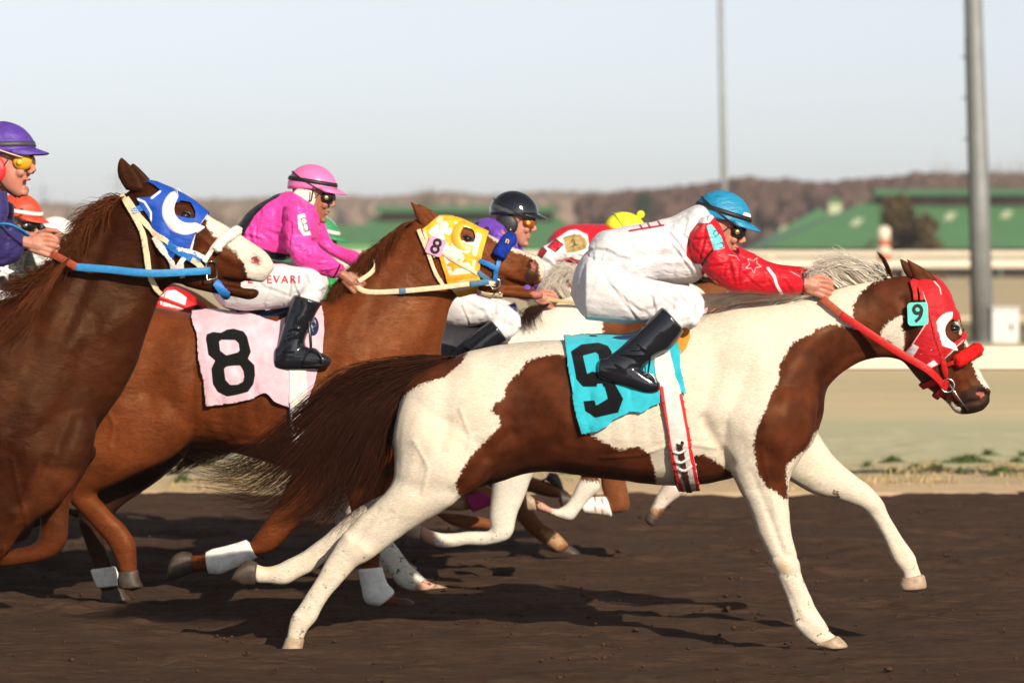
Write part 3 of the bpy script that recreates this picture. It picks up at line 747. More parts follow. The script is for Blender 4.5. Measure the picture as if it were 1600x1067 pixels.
# infield turf and far ground : one sheet rising just above the dirt at its ragged edge
m, nt_, b = new_mat('turf')
tc = N(nt_, 'ShaderNodeTexCoord'); sp_ = N(nt_, 'ShaderNodeSeparateXYZ'); nt_.links.new(tc.outputs['Object'], sp_.inputs[0])
nf, nr = noisefac(nt_, .22, 6, .7, 0, 1, (.5, 1, 1)); ad = N(nt_, 'ShaderNodeMath', operation='MULTIPLY_ADD'); nt_.links.new(nr, ad.inputs[0]); ad.inputs[1].default_value = 5.0; ad.inputs[2].default_value = -2.5
a2 = N(nt_, 'ShaderNodeMath', operation='ADD'); nt_.links.new(sp_.outputs['Y'], a2.inputs[0]); nt_.links.new(ad.outputs[0], a2.inputs[1])
lg = N(nt_, 'ShaderNodeMapRange'); nt_.links.new(a2.outputs[0], lg.inputs[0]); lg.inputs[1].default_value = 8; lg.inputs[2].default_value = 108
rmp = N(nt_, 'ShaderNodeValToRGB'); nt_.links.new(lg.outputs[0], rmp.inputs[0]); cr_ = rmp.color_ramp
sand = (.52, .36, .23); pale = (.52, .50, .33); tan = (.72, .56, .34); olive = (.10, .09, .035); dk = (.11, .095, .045)
stops = [(.03, sand), (.055, (.48, .38, .24)), (.075, pale), (.13, pale), (.17, tan), (.26, (.62, .51, .31)), (.33, tan), (.48, tan), (.50, dk), (.70, dk), (.72, tan), (.90, (.56, .42, .27))]
while len(cr_.elements) < len(stops): cr_.elements.new(.5)
for e_, (p_, c_) in zip(cr_.elements, stops): e_.position = p_; e_.color = rgb(c_)
f2, r2 = noisefac(nt_, .5, 9, .8, .38, .62, (.14, 1, 1)); f3, r3 = noisefac(nt_, 14, 6, .7, .35, .65, (.3, 1, 1))
c = mix(nt_, f2, rmp.outputs[0], mix(nt_, .55, rmp.outputs[0], (.42, .40, .23))); c = mix(nt_, f3, mix(nt_, .2, c, (.2, .16, .09)), c)
nt_.links.new(c, b.inputs['Base Color']); b.inputs['Roughness'].default_value = .95; b.inputs['Specular IOR Level'].default_value = .1
bump(nt_, b, [(r2, .6, .05), (r3, .5, .02)]); M_turf = m
def turf_z(X, Y):
    e = Y - edge_y(X); z = np.where(e < 0, -.06 + 0 * X, np.clip(e * .12, 0, .05)); z = z + np.clip(1 - np.abs(e) / .2, 0, 1) * .0
    nearx = np.clip((9 - np.abs(X)) / 3, 0, 1); z += nearx * np.clip(e, 0, 1) * (.03 * vn(X * 3, Y * 3, 21) + .03 * vn(X * 9, Y * 9, 22)) * (Y < 20)
    return z
ys = np.concatenate([np.arange(YE - .5, 15, .05), np.arange(15, 21, .2), np.geomspace(21, 3800, 60)])
xs = np.concatenate([-np.geomspace(2500, 10, 24), np.arange(-9.5, 9.5, .08), np.geomspace(10, 2500, 24)])
sheet('infield', xs, ys, turf_z, M_turf)

# tufts of weeds and dry grass at the edge of the dirt
M_green = plain('weed_green', (.075, .11, .03), .7, 0, .3, .35, 9, 0); M_straw = plain('dry_straw', (.42, .32, .16), .8, 0, .2, .3, 9, 0)
def tufts(name, label, spots, mat, hgt, seed):
    rg = np.random.default_rng(seed); mb = MB()
    for (x, y, r, n) in spots:
        for _ in range(n):
            a = rg.uniform(0, 6.28); q = abs(rg.normal(0, r * .62)); px_, py_ = x + q * math.cos(a) * 1.3, y + q * math.sin(a) * 1.1; zb = float(turf_z(np.array([px_]), np.array([py_]))[0]) - .005; h = hgt * rg.uniform(.5, 1.3) * math.exp(-q * q / (r * r)) + .008; b_ = rg.uniform(0, 6.28); wd = rg.uniform(.003, .006)
            lx, ly = rg.normal(0, h * .45, 2); ux, uy = math.cos(b_) * wd, math.sin(b_) * wd
            mb.add([(px_ - ux, py_ - uy, zb), (px_ + ux, py_ + uy, zb), (px_ + lx * .4 + ux * .8, py_ + ly * .4 + uy * .8, zb + h * .6), (px_ + lx * .4 - ux * .8, py_ + ly * .4 - uy * .8, zb + h * .6), (px_ + lx, py_ + ly, zb + h)], [(0, 1, 2, 3), (3, 2, 4)])
    o = mb.obj(name, mat); tag(o, label, 'weeds', kind='stuff')
rg = np.random.default_rng(12); sp = []
def atg(px, py):   # ground point under a photo pixel
    d = 1.74 * FPX / (py - 400); return ((px - 800) * d / FPX, d - D)
for (px, py, w_, k) in ((1395, 733, 18, 260), (1430, 742, 12, 130), (1395, 749, 10, 90), (1465, 745, 16, 190), (1510, 733, 34, 700), (1545, 720, 14, 130), (1565, 752, 22, 420), (1590, 734, 12, 140), (1500, 752, 10, 80), (1600, 722, 8, 60), (1355, 738, 8, 50), (283, 764, 14, 180), (312, 776, 16, 160), (238, 755, 10, 80), (325, 740, 12, 80), (880, 752, 12, 90), (905, 745, 9, 60), (1220, 738, 14, 60)):
    x, y = atg(px, py); sp.append((x, y, w_ * .0047, k))
tufts('weed_tufts', 'dark green weed tufts scattered where the dry grass meets the brown dirt track', sp, M_green, .06, 5)
sp = [(rg.uniform(-5, 5), rg.uniform(YE + .15, 13.6), rg.uniform(.1, .35), int(rg.uniform(20, 60))) for _ in range(170)]
tufts('dry_grass', 'dry straw coloured grass along the edge of the dirt track', sp, M_straw, .05, 6)
M_clod = plain('clod', (.06, .03, .018), .95, 0, .1, .3, 20, .5)
mb = MB(); rg = np.random.default_rng(8)
for _ in range(2600):
    x, y = rg.uniform(-5, 5), rg.uniform(-2, 10.5); r = rg.gamma(2, .0019) + .002; n0 = len(mb.v); mb.ball((x, y, .0), (r * rg.uniform(1, 1.8), r, r * .8), 6, 4, Matrix.Rotation(rg.uniform(0, 6), 3, 'Z'))
    mb.v[n0:] = [(p[0] + rg.normal(0, r * .15), p[1] + rg.normal(0, r * .15), p[2] + .004) for p in mb.v[n0:]]
tag(mb.obj('dirt_clods', M_clod), 'loose brown dirt clods lying on the track', 'dirt clods', kind='stuff')

# ------------------------------------------------------------------ rails, poles, barns, hills
M_rail = plain('rail_white', (.72, .64, .50), .4, 0, .4, .05, 3, .05); M_post = plain('post_tan', (.62, .47, .34), .6); M_red = plain('stripe_red', (.45, .10, .05), .6)
def rail_row(name, label, Y, x0, x1, boards, step, offs, pr, zpost, group=None, postmat=None, phase=0):
    r = empty(name, ((x0 + x1) / 2, Y, 0)); tag(r, label, 'rail fence', group)
    for (z0, z1, th) in boards:
        mb = MB(); pts = []
        ring = [(-th / 2, z0 + .01), (-th * .3, z0), (th * .3, z0), (th / 2, z0 + .01), (th / 2, z1 - .02), (th * .3, z1), (-th * .3, z1), (-th / 2, z1 - .02)]
        mb.rings([[(x, Y + a, z) for a, z in ring] for x in (x0, (x0 + x1) / 2, x1)], True, 0); mb.obj('rail', M_rail, r, False)
    x = x0 + phase
    while x < x1:
        mb = MB(); mb.tube([(x, Y + offs, -.1), (x, Y + offs, zpost * .72), (x, Y + offs * .6, zpost * .94), (x, Y + .02, zpost)], pr, 10); mb.obj('post', postmat or M_rail, r)
        x += step
    return r
d1 = 28.2; Y1 = d1 - D
rail_row('inner_rail', 'white running rail with a deep board behind the leading horse', Y1 + .25, -9, 9.06, [(.895, 1.07, .09)], 3.05, .42, .032, .93, postmat=M_post, phase=2.02)
Y2 = 200 - D
rail_row('far_rail', 'white two board rail far beyond the infield in front of the green roofs', Y2, -60, 60, [(1.73, 1.98, .1), (1.14, 1.58, .1)], 3.5, .1, .07, 1.9)
Y3 = 104 - D
rail_row('low_rail', 'thin low white pipe rail beyond the steel light pole', Y3, -20, 30, [(.0, .09, .06)], 6, .05, .03, .05)
M_steel = plain('galvanised', (.22, .235, .24), .5, .35, .5, .12, 2, .05); M_dark = plain('dark_gap', (.02, .02, .02), .8); M_box = plain('cabinet_grey', (.60, .61, .60), .55, 0, .4, .05, 6, .05)
# light pole
x, y = (1531 - 800) * 75 / FPX, 75 - D
r = empty('light_pole', (x, y, 0)); tag(r, 'tall thick galvanised steel light pole at the right beside a grey box', 'light pole')
x += .06
MB().tube([(x, y, -.1), (x - .08, y, 3), (x - .20, y, 6.5), (x - .36, y, 12), (x - .7, y, 24)], [.225, .20, .18, .16, .12], 24).obj('pole', M_steel, r)
mb = MB(); mb.tube([(x, y, -.05), (x, y, .05)], .33, 20); mb.obj('base_plate', M_steel, r)
for zz in (1.2, 2.6, 3.3, 4.0, 4.8, 5.6):
    mb = MB(); mb.box((x - .27 - .03 * zz, y - .05, zz), (x - .17 - .03 * zz, y + .05, zz + .03)); mb.obj('step_peg', M_steel, r)
mb = MB(); mb.tube([(x - .20, y - .1, .2), (x - .36, y - .1, 6)], .022, 8); mb.obj('conduit', M_dark, r)
x2 = (1568 - 800) * 75 / FPX
r = empty('utility_box', (x2, y, 0)); tag(r, 'low pale grey utility box standing beside the light pole', 'utility box')
mb = MB(); mb.box((x2 - .27, y - .3, 0), (x2 + .27, y + .2, .70)); o = mb.obj('cabinet', M_box, r, False); bv = o.modifiers.new('b', 'BEVEL'); bv.width = .04; bv.segments = 2
mb = MB(); mb.box((x2 - .29, y - .32, .703), (x2 + .29, y + .22, .75)); o = mb.obj('lid', M_box, r, False); bv = o.modifiers.new('b', 'BEVEL'); bv.width = .02
mb = MB(); mb.box((x2 + .1, y - .325, .3), (x2 + .14, y - .303, .42)); mb.obj('latch', M_dark, r, False)
x = (1131 - 800) * 215 / FPX; y = 215 - D
r = empty('light_mast', (x, y, 0)); tag(r, 'thin distant light mast rising into the sky above the teal helmet', 'light mast')
MB().tube([(x + .1, y, 0), (x, y, 6), (x - .4, y, 26)], [.20, .18, .13], 14).obj('pole', M_steel, r)
mb = MB(); mb.box((x - 1.2, y - .05, 22), (x + 1.2, y + .05, 22.15)); mb.obj('crossbar', M_steel, r)
# striped marker pole
x = (1381 - 800) * 150 / FPX; y = 150 - D
r = empty('marker_pole', (x, y, 0)); tag(r, 'short white marker pole with red bands in front of the barn roof', 'marker pole')
z0 = 0
for i, (a, b_) in enumerate(((0, .95), (.953, 1.22), (1.223, 1.52), (1.523, 1.82), (1.823, 2.10), (2.103, 2.35), (2.353, 2.80))):
    mb = MB(); mb.tube([(x, y, a), (x, y, b_)], .24 - (0.004 if i % 2 else 0), 18); o = mb.obj('band' if i % 2 else 'pole', M_red if i % 2 else M_rail, r)
mb = MB(); mb.ball((x, y, 2.8), (.22, .22, .1)); mb.obj('cap', M_rail, r)
# barns
def roofmat(name, c):
    m, nt, b = new_mat(name); f, raw = noisefac(nt, .35, 5, .6, .3, .7, (1, 1, 1)); c1 = mix(nt, f, tuple(x * .85 for x in c), c)
    tc = N(nt, 'ShaderNodeTexCoord'); wv = N(nt, 'ShaderNodeTexWave'); wv.inputs['Scale'].default_value = .9; wv.bands_direction = 'X'; nt.links.new(tc.outputs['Object'], wv.inputs[0])
    nt.links.new(mix(nt, wv.outputs[0], mix(nt, .18, c1, (.02, .05, .02)), c1), b.inputs['Base Color']); b.inputs['Roughness'].default_value = .55; return m
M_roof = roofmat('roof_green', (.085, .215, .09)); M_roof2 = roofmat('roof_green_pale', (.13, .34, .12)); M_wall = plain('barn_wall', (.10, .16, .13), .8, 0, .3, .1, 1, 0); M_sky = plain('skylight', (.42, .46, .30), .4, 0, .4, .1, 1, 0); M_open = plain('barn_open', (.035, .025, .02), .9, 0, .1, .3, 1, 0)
def barn(label, px0, px1, pe, pr_, d, hip=0, wall=None, rdark=True, depth=10, hp1=0, wallmat=None):
    """long barn: photo x-range, eave and ridge heights in the photo, distance"""
    Y = d - D; s = FPX / d; X = lambda p: (p - 800) / s; Z = lambda p: H + (400 - p) / s; x0, x1 = X(px0), X(px1); ze = Z(pe); db = d + depth; zr = H + (400 - pr_) / (FPX / db)
    r = empty('barn', ((x0 + x1) / 2, Y, 0)); tag(r, label, 'barn')
    a = x0 + hip; b_ = x1 - hp1; Yr = Y + depth; Yb = Y + 2 * depth
    mb = MB(); mb.add([(x0, Y, ze), (x1, Y, ze), (b_, Yr, zr), (a, Yr, zr), (x0, Yb, ze), (x1, Yb, ze)], [(0, 1, 2, 3), (5, 4, 3, 2), (4, 0, 3), (1, 5, 2)]); o = mb.obj('roof', M_roof, r, False); solid(o, .15, -1)
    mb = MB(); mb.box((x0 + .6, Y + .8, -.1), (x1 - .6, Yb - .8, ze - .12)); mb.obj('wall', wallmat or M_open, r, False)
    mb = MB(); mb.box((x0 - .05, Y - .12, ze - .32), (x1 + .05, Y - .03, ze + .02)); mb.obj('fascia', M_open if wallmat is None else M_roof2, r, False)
    n = max(3, int((x1 - x0) / 6))
    for i in range(min(n, 60)):
        xx = x0 + .8 + (x1 - x0 - 1.6) * i / (n - 1); mb = MB(); mb.box((xx - .12, Y + .5, -.1), (xx + .12, Y + .7, ze - .13)); mb.obj('post', M_wall, r, False)
    if rdark:
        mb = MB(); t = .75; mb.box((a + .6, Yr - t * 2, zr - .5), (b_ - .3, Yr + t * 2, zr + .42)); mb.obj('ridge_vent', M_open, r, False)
        mb = MB(); mb.add([(a + .1, Yr - 2.0, zr + .42), (b_, Yr - 2.0, zr + .42), (b_, Yr, zr + .85), (a + .1, Yr, zr + .85), (a + .1, Yr + 2.0, zr + .42), (b_, Yr + 2.0, zr + .42)], [(0, 1, 2, 3), (3, 2, 5, 4)]); o = mb.obj('ridge_cap', M_roof, r, False); solid(o, .12, -1)
    return r, x0, x1, Y, Yr, ze, zr
r, x0, x1, Y, Yr, ze, zr = barn('long barn at the right under a green metal roof with pale skylights', 1190, 1760, 388, 312, 300, 9.5)
def on_roof(px, py, w_, h_, mat, name, d=300, depth=10):
    # place a panel lying on the front slope of this barn roof where the photo shows it
    for t in np.linspace(0, 1, 200):
        Yc = Y + depth * t; zc = ze + (zr - ze) * t
        if 400 + (H - zc) * FPX / (Yc + D) <= py: break
    xc = (px - 800) * (Yc + D) / FPX; sl = (zr - ze) / depth; mb = MB()
    mb.add([(xc - w_/2 - .1, Yc - h_/2, zc - sl*h_/2 + .1), (xc + w_/2 - .1, Yc - h_/2, zc - sl*h_/2 + .1), (xc + w_/2 + .5, Yc + h_/2, zc + sl*h_/2 + .1), (xc - w_/2 + .5, Yc + h_/2, zc + sl*h_/2 + .1)], [(0, 1, 2, 3)]); o = mb.obj(name, mat, r, False); solid(o, .06, 1)
for px, py in ((1334, 350), (1480, 341), (1568, 338)): on_roof(px, py, .7, 1.5, M_sky, 'skylight')
r, x0, x1, Y, Yr, ze, zr = barn('pyramid roofed green barn with a small white cupola left of the long barn', 1178, 1400, 388, 326, 340, 6.2, rdark=False, hp1=6.2, depth=7)
on_roof(1233, 363, 2.2, 2.4, M_sky, 'skylight')
cx = (1304 - 800) * 347 / FPX; cz = H + (400 - 324) * 347 / FPX
mb = MB(); mb.box((cx - .55, Yr - .55, cz - .6), (cx + .55, Yr + .55, cz + .45)); mb.obj('cupola', M_sky, r, False)
mb = MB(); mb.add([(cx - .8, Yr - .8, cz + .45), (cx + .8, Yr - .8, cz + .45), (cx + .8, Yr + .8, cz + .45), (cx - .8, Yr + .8, cz + .45), (cx, Yr, cz + .95)], [(0, 1, 4), (1, 2, 4), (2, 3, 4), (3, 0, 4), (3, 2, 1, 0)]); mb.obj('cupola_roof', M_roof, r, False)
barn('green roofed barn with dark ridge vent behind the pink and black capped riders', 520, 958, 396, 338, 310, 3, hp1=4.5)
barn('low grey green building in front of the left barn behind the pink rider', 470, 700, 384, 352, 255, 1, rdark=False, depth=4, wallmat=M_wall)

# hills and woods
M_hill = None
def wood(name, label, d, x0, x1, topf, c1, c2, seed, dens=1.0, kind='stuff', h0=0):
    m, nt, b = new_mat('wood_' + str(seed)); f, raw = noisefac(nt, .06, 8, .75, .3, .7); f2, _ = noisefac(nt, .5, 5, .7, .3, .7); c = mix(nt, f, c1, c2); c = mix(nt, f2, mix(nt, .4, c, tuple(x * .4 for x in c1)), c)
    nt.links.new(c, b.inputs['Base Color']); b.inputs['Roughness'].default_value = 1; b.inputs['Specular IOR Level'].default_value = 0
    rg = np.random.default_rng(seed); mb = MB(); s = FPX / d; px = x0
    while px < x1:
        X = (px - 800) / s; top = H + (400 - topf(px)) / s
        for row in range(4):
            yy = d - D + row * 12 + rg.uniform(-5, 5); r = rg.uniform(1.5, 3.0) * d / 1000
            zc = max(r * .6, top - r - row * -.6 - rg.uniform(0, 3.2) * (3 - row) * .9); n0 = len(mb.v)
            mb.ball((X + rg.uniform(-2, 2), yy, zc), (r * rg.uniform(.8, 1.3), r * .9, r * rg.uniform(.8, 1.2)), 9, 7)
            mb.v[n0:] = [(p[0] + rg.normal(0, r * .10), p[1] + rg.normal(0, r * .08), p[2] + rg.normal(0, r * .13)) for p in mb.v[n0:]]
        px += 2.6 / dens * d / 1000 * s / 6 * rg.uniform(.6, 1.4)
    # twigs breaking the outline
    for _ in range(int((x1 - x0) * 1.6)):
        p = rg.uniform(x0, x1); X = (p - 800) / s; top = H + (400 - topf(p)) / s; h = rg.uniform(.5, 2.8) * d / 1000; ww = rg.uniform(.06, .16) * d / 1000; lx = rg.normal(0, .5)
        yy = d - D + rg.uniform(0, 30); mb.add([(X - ww, yy, top - 3), (X + ww, yy, top - 3), (X + lx, yy, top + h), (X, yy + ww, top - 3)], [(0, 1, 2), (1, 3, 2), (3, 0, 2)])
    o = mb.obj(name, m); tag(o, label, 'woodland', kind=kind); return o
def lerp(pts): 
    a = np.array(pts, float); return lambda p: float(np.interp(p, a[:, 0], a[:, 1])) 
m_hill = plain('hill_brown', (.24, .19, .13), 1, 0, 0, .3, .03, 0)
mb = MB(); d = 1750; s = FPX / d; xx = np.linspace(-700, 2300, 120); tp = lerp([(-700, 330), (100, 328), (250, 325), (450, 312), (640, 318), (760, 304), (880, 300), (1000, 306), (1100, 300), (1300, 292), (1450, 286), (1600, 275), (2300, 270)])
rows = []
for p in xx:
    X = (p - 800) / s; Z = H + (400 - tp(p)) / s; rows.append([(X, d - D - 260, -1), (X, d - D - 60, Z * .7), (X, d - D, Z + 2 * mnoise.noise(Vector((p * .02, 0, 0)))), (X, d - D + 500, Z * .9), (X, d - D + 900, -1)])
v = [q for r_ in rows for q in r_]; f = [(i*5+j, (i+1)*5+j, (i+1)*5+j+1, i*5+j+1) for i in range(119) for j in range(4)]
tag(mesh_obj('hills', v, f, m_hill), kind='structure')
wood('far_wood', 'brown leafless woodland along the distant low ridge', 1300, -1900, 3400, lerp([(-420, 328), (60, 326), (160, 330), (230, 322), (400, 318), (470, 312), (600, 316), (690, 306), (760, 314), (860, 306), (1000, 308), (1080, 302), (1200, 300), (1320, 296), (1440, 292), (1530, 280), (2050, 276)]), (.17, .115, .08), (.30, .215, .145), 31)
wood('bare_wood', 'purplish brown bare trees massed behind the barns at the right', 620, 930, 1900, lerp([(930, 322), (1000, 312), (1100, 302), (1180, 290), (1300, 298), (1440, 290), (1480, 280), (1620, 284), (1900, 290)]), (.085, .050, .042), (.16, .10, .078), 32, 1.0)
# individual bare trees and evergreens
M_bark = plain('bare_bark', (.20, .15, .11), .9, 0, .1, .3, 1, 0); M_ever = plain('evergreen_leaf', (.028, .045, .018), .8, 0, .2, .4, 1.5, 0); M_cedar = plain('cedar_leaf', (.085, .060, .024), .8, 0, .2, .5, 1.0, 0)
def bare_tree(label, px, pbase, ptop, d, wpx, seed, group=None):
    s = FPX / d; X = (px - 800) / s; Y = d - D; zt = H + (400 - ptop) / s; W_ = wpx / s / 2; rg = np.random.default_rng(seed); r = empty('bare_tree', (X, Y, 0)); tag(r, label, 'tree', group)
    mb = MB(); mb.tube([(X, Y, 0), (X + .1, Y, zt * .3), (X - .1, Y, zt * .6)], [zt * .03, zt * .022, zt * .012], 8); mb.obj('trunk', M_bark, r); mb = MB()
    for _ in range(90):
        z0 = zt * rg.uniform(.15, .5); a = rg.uniform(0, 6.28); up = rg.uniform(.45, 1.0); q = W_ * rg.uniform(.2, 1.0); e = Vector((X + math.cos(a) * q, Y + math.sin(a) * q, z0 + (zt - z0) * up * (1 - .35 * q / W_)))
        b_ = Vector((X, Y, z0)); m1 = b_.lerp(e, .5) + Vector(rg.normal(0, W_ * .08, 3)); mb.tube([b_, m1, e], [zt * .006, zt * .004, zt * .0015], 4)
        for _k in range(12):
            s0 = b_.lerp(e, rg.uniform(.35, 1)); e2 = s0 + Vector((rg.normal(0, W_ * .2), rg.normal(0, W_ * .2), abs(rg.normal(0, W_ * .28)))); mb.tube([s0, e2], [zt * .0022, zt * .0010], 3, False)
    mb.obj('crown', M_bark, r)
bare_tree('bare twiggy tree poking above the ridge between the pink and black helmets', 665, 400, 282, 700, 62, 1)
bare_tree('wide hazy bare tree left of the steel light pole on the skyline', 1478, 400, 252, 560, 100, 2)
bare_tree('bare tree at the right edge beyond the light pole', 1576, 400, 246, 560, 120, 3)
bare_tree('small bare tree on the skyline right of the bare ridge centre', 1348, 400, 280, 620, 36, 4)
bare_tree('small bare tree on the skyline above the blue hooded horse nose', 335, 400, 312, 800, 60, 5)
def leafy(name, label, px, ptop, d, wpx, mat, seed, n=1500, zb=0, cone=.6):
    s = FPX / d; X = (px - 800) / s; Y = d - D; zt = H + (400 - ptop) / s; W_ = wpx / s / 2; rg = np.random.default_rng(seed); r = empty(name, (X, Y, 0)); tag(r, label, 'tree')
    MB().tube([(X, Y, -.1), (X, Y, zt * .7)], [W_ * .09, W_ * .04], 8).obj('trunk', M_bark, r); mb = MB(); cl = [(rg.uniform(-1, 1), rg.uniform(-1, 1), rg.uniform(.08, 1)) for _ in range(26)]
    for _ in range(n):
        c_ = cl[rg.integers(26)]; t = c_[2]; k = W_ * (1 - cone * t); p = np.array([X + c_[0] * k * .8, Y + c_[1] * k * .8, t * zt * .93]) + rg.normal(0, W_ * .15, 3) * np.array([1, 1, 1.1]); p[2] = max(p[2], .1)
        q = W_ * rg.uniform(.04, .09); a, b_ = Vector(rg.normal(0, q, 3)), Vector(rg.normal(0, q, 3)); v = Vector(p); mb.add([v - a, v + b_, v + a, v - b_], [(0, 1, 2, 3)])
    mb.obj('crown', mat, r, False)
leafy('evergreen_tree', 'dark evergreen tree standing out on the wooded ridge above the yellow cap', 1005, 300, 600, 52, M_ever, 4, 1500)
leafy('cedar_tree', 'rusty brown conical cedar in front of the long barn roof', 1404, 308, 240, 84, M_cedar, 6, 4200, cone=.75)
leafy('cedar_bush', 'rusty brown rounded bush right of the conical cedar', 1446, 334, 238, 66, M_cedar, 7, 2900, cone=.35)
leafy('cedar_bush', 'low rusty bush left of the striped marker pole', 1362, 364, 236, 26, M_cedar, 8, 700, cone=.4)
for i, (px, pt) in enumerate(((185, 262), (68, 282))):    # far pylons
    d = 900; s = FPX / d; X = (px - 800) / s; Y = d - D; zt = H + (400 - pt) / s; r = empty('power_pylon', (X, Y, 0)); tag(r, ('taller far pylon on the skyline behind the blue hooded horse ear', 'far pylon on the skyline just right of the purple capped rider')[i], 'pylon', 'faint pylons on the skyline')
    mb = MB(); w_ = zt * .08
    for k in range(4):
        sx, sy = (-1, 1, 1, -1)[k], (-1, -1, 1, 1)[k]; mb.tube([(X + sx * w_, Y + sy * w_, 0), (X, Y, zt)], [.07, .05], 4)
    for k in range(9):
        t = k / 9; z0, z1 = zt * t, zt * (t + 1 / 9); a, b_ = w_ * (1 - t), w_ * (1 - t - 1 / 9); mb.tube([(X - a, Y - a, z0), (X + b_, Y - b_, z1)], .04, 3); mb.tube([(X + a, Y - a, z0), (X - b_, Y - b_, z1)], .04, 3)
    mb.obj('lattice', M_steel, r)
    for zz in (.8, .9): mb = MB(); mb.tube([(X - zt * .13, Y, zt * zz), (X + zt * .13, Y, zt * zz)], .07, 4); mb.obj('cross_arm', M_steel, r)

# the air: far things pale with distance
m = bpy.data.materials.new('air'); m.use_nodes = True; nt_ = m.node_tree; nt_.nodes.clear(); out = nt_.nodes.new('ShaderNodeOutputMaterial'); pv = nt_.nodes.new('ShaderNodeVolumePrincipled')
pv.inputs['Color'].default_value = (.90, .93, 1, 1); pv.inputs['Density'].default_value = .00022; nt_.links.new(pv.outputs[0], out.inputs['Volume'])
mb = MB(); mb.box((-3000, -70, -2), (3000, 4000, 60)); hz = mb.obj('haze', m, smooth=False); hz['kind'] = 'stuff'
# ------------------------------------------------------------------ horse materials
M_eye = plain('horse_eye', (.008, .005, .004), .06, 0, .8, .1, 5, 0)
M_hoof = plain('hoof_horn', (.055, .038, .028), .5, 0, .3, .35, 25, .3); M_hoofp = plain('hoof_pale', (.36, .26, .18), .5, 0, .3, .25, 25, .3)
M_silver = plain('bit_steel', (.55, .55, .53), .22, .95, .5, .05, 5, 0); M_black = plain('black_leather', (.012, .012, .013), .35, 0, .5, .2, 20, .2)
WHITE = (.80, .70, .57)
C9 = coat('coat_paint', (.60, .525, .415), (.68, .60, .49), [('brown', (.034, .008, .0035), (.105, .026, .009)), ('dark', (.012, .008, .008), (.03, .015, .012)), ('pink', (.40, .10, .08), (.50, .16, .13)), ('tan', (.56, .38, .20), (.68, .52, .32))], amp=17, nscale=80, stain=(.74, .62, .47), hair=.16, gloss=(.42, .62), sheen=.03, spec=.18)
C8 = coat('coat_chestnut', (.048, .0105, .0032), (.175, .043, .0115), [('white', (.70, .60, .50), (.80, .70, .6)), ('dark', (.022, .010, .007), (.05, .02, .012)), ('pink', (.42, .12, .10), (.5, .2, .16))], amp=18, hair=.5, gloss=(.36, .62), sheen=0, spec=.20)
CB = coat('coat_dark_chestnut', (.007, .002, .0012), (.050, .0115, .0036), [('white', (.72, .62, .52), (.8, .72, .62)), ('dark', (.015, .008, .006), (.03, .014, .01)), ('pink', (.30, .06, .05), (.42, .12, .1)), ('red', (.050, .012, .004), (.115, .029, .009))], amp=18, hair=.42, gloss=(.40, .65), sheen=0, spec=.16)
CF = coat('coat_white', (.66, .59, .50), (.74, .67, .58), [('brown', (.075, .02, .008), (.15, .045, .02)), ('pink', (.45, .24, .17), (.55, .32, .24))], amp=30, hair=.15, gloss=(.4, .6), sheen=.05)
CG = coat('coat_bay', (.13, .040, .015), (.22, .075, .026), [('white', (.7, .6, .5), (.8, .7, .6)), ('dark', (.015, .009, .007), (.03, .015, .012)), ('tan', (.40, .24, .12), (.5, .32, .18))], hair=.3)
CD = coat('coat_dark_bay', (.030, .013, .008), (.06, .024, .012), [('white', (.65, .58, .5), (.75, .68, .6))], hair=.3)
M_mane_w = hair_thin('mane_white', (.93, .86, .74), (.99, .97, .93)); M_tail_b = hair_mat('tail_brown', (.007, .004, .0035), (.058, .018, .009)); M_mane_r = hair_mat('mane_red', (.025, .008, .004), (.15, .042, .014)); M_mane_d = hair_mat('mane_dark', (.008, .006, .006), (.05, .02, .012)); M_tail_w = hair_mat('tail_black', (.006, .005, .005), (.03, .02, .016))
M_wrapw = layered('wrap_white', (.80, .78, .72), [('bands', (.62, .05, .05))], .8, .2, (20, .3, .004)); M_wrapp = layered('wrap_magenta', (.35, .02, .14), [], .8, .2, (20, .3, .004)); M_wrapb = layered('wrap_blue', (.02, .10, .4), [], .8, .2)
nobands = lambda px: np.full(len(px), -10.0)
def near(fn): return lambda px, yy: fn(px)

# ------------------------------------------------------------------ the leading paint horse (number 9)
Y9 = 0.0
trunk9 = [(620,655,618,705,.07),(636,606,640,742,.17),(676,572,690,765,.225),(735,549,748,762,.255),(795,537,815,742,.265),(850,532,860,737,.275),(905,530,915,744,.29),(960,528,980,752,.30),(1020,520,1040,758,.29),(1068,502,1092,757,.27),
 (1110,487,1150,745,.25),(1158,475,1215,727,.235),(1205,470,1262,702,.20),(1245,465,1284,655,.15),(1282,458,1292,607,.11),(1322,446,1332,572,.085),(1362,438,1370,559,.078),(1400,432,1405,562,.083),
 (1430,431,1424,578,.092),(1457,434,1439,597,.098),(1477,452,1452,608,.10),(1491,485,1463,617,.09),(1503,514,1474,624,.076),(1514,541,1482,632,.062),(1525,566,1488,640,.055),(1536,588,1494,645,.053),(1546,608,1506,648,.05),(1547,628,1520,646,.034)]
nh9 = [(650,600,790,640,.10,-.10),(620,660,795,680,.13,-.12),(617,715,775,735,.135,-.13),(612,752,724,778,.115,-.14),(585,787,652,822,.085,-.14),(556,812,608,852,.065,-.14),(534,838,580,874,.055,-.14),(515,868,557,886,.046,-.14),(499,895,538,905,.040,-.14),(483,920,518,928,.036,-.14),(468,944,503,950,.036,-.14),(455,965,494,968,.04,-.14),(450,983,480,985,.033,-.14),(447,998,474,1000,.034,-.14)]
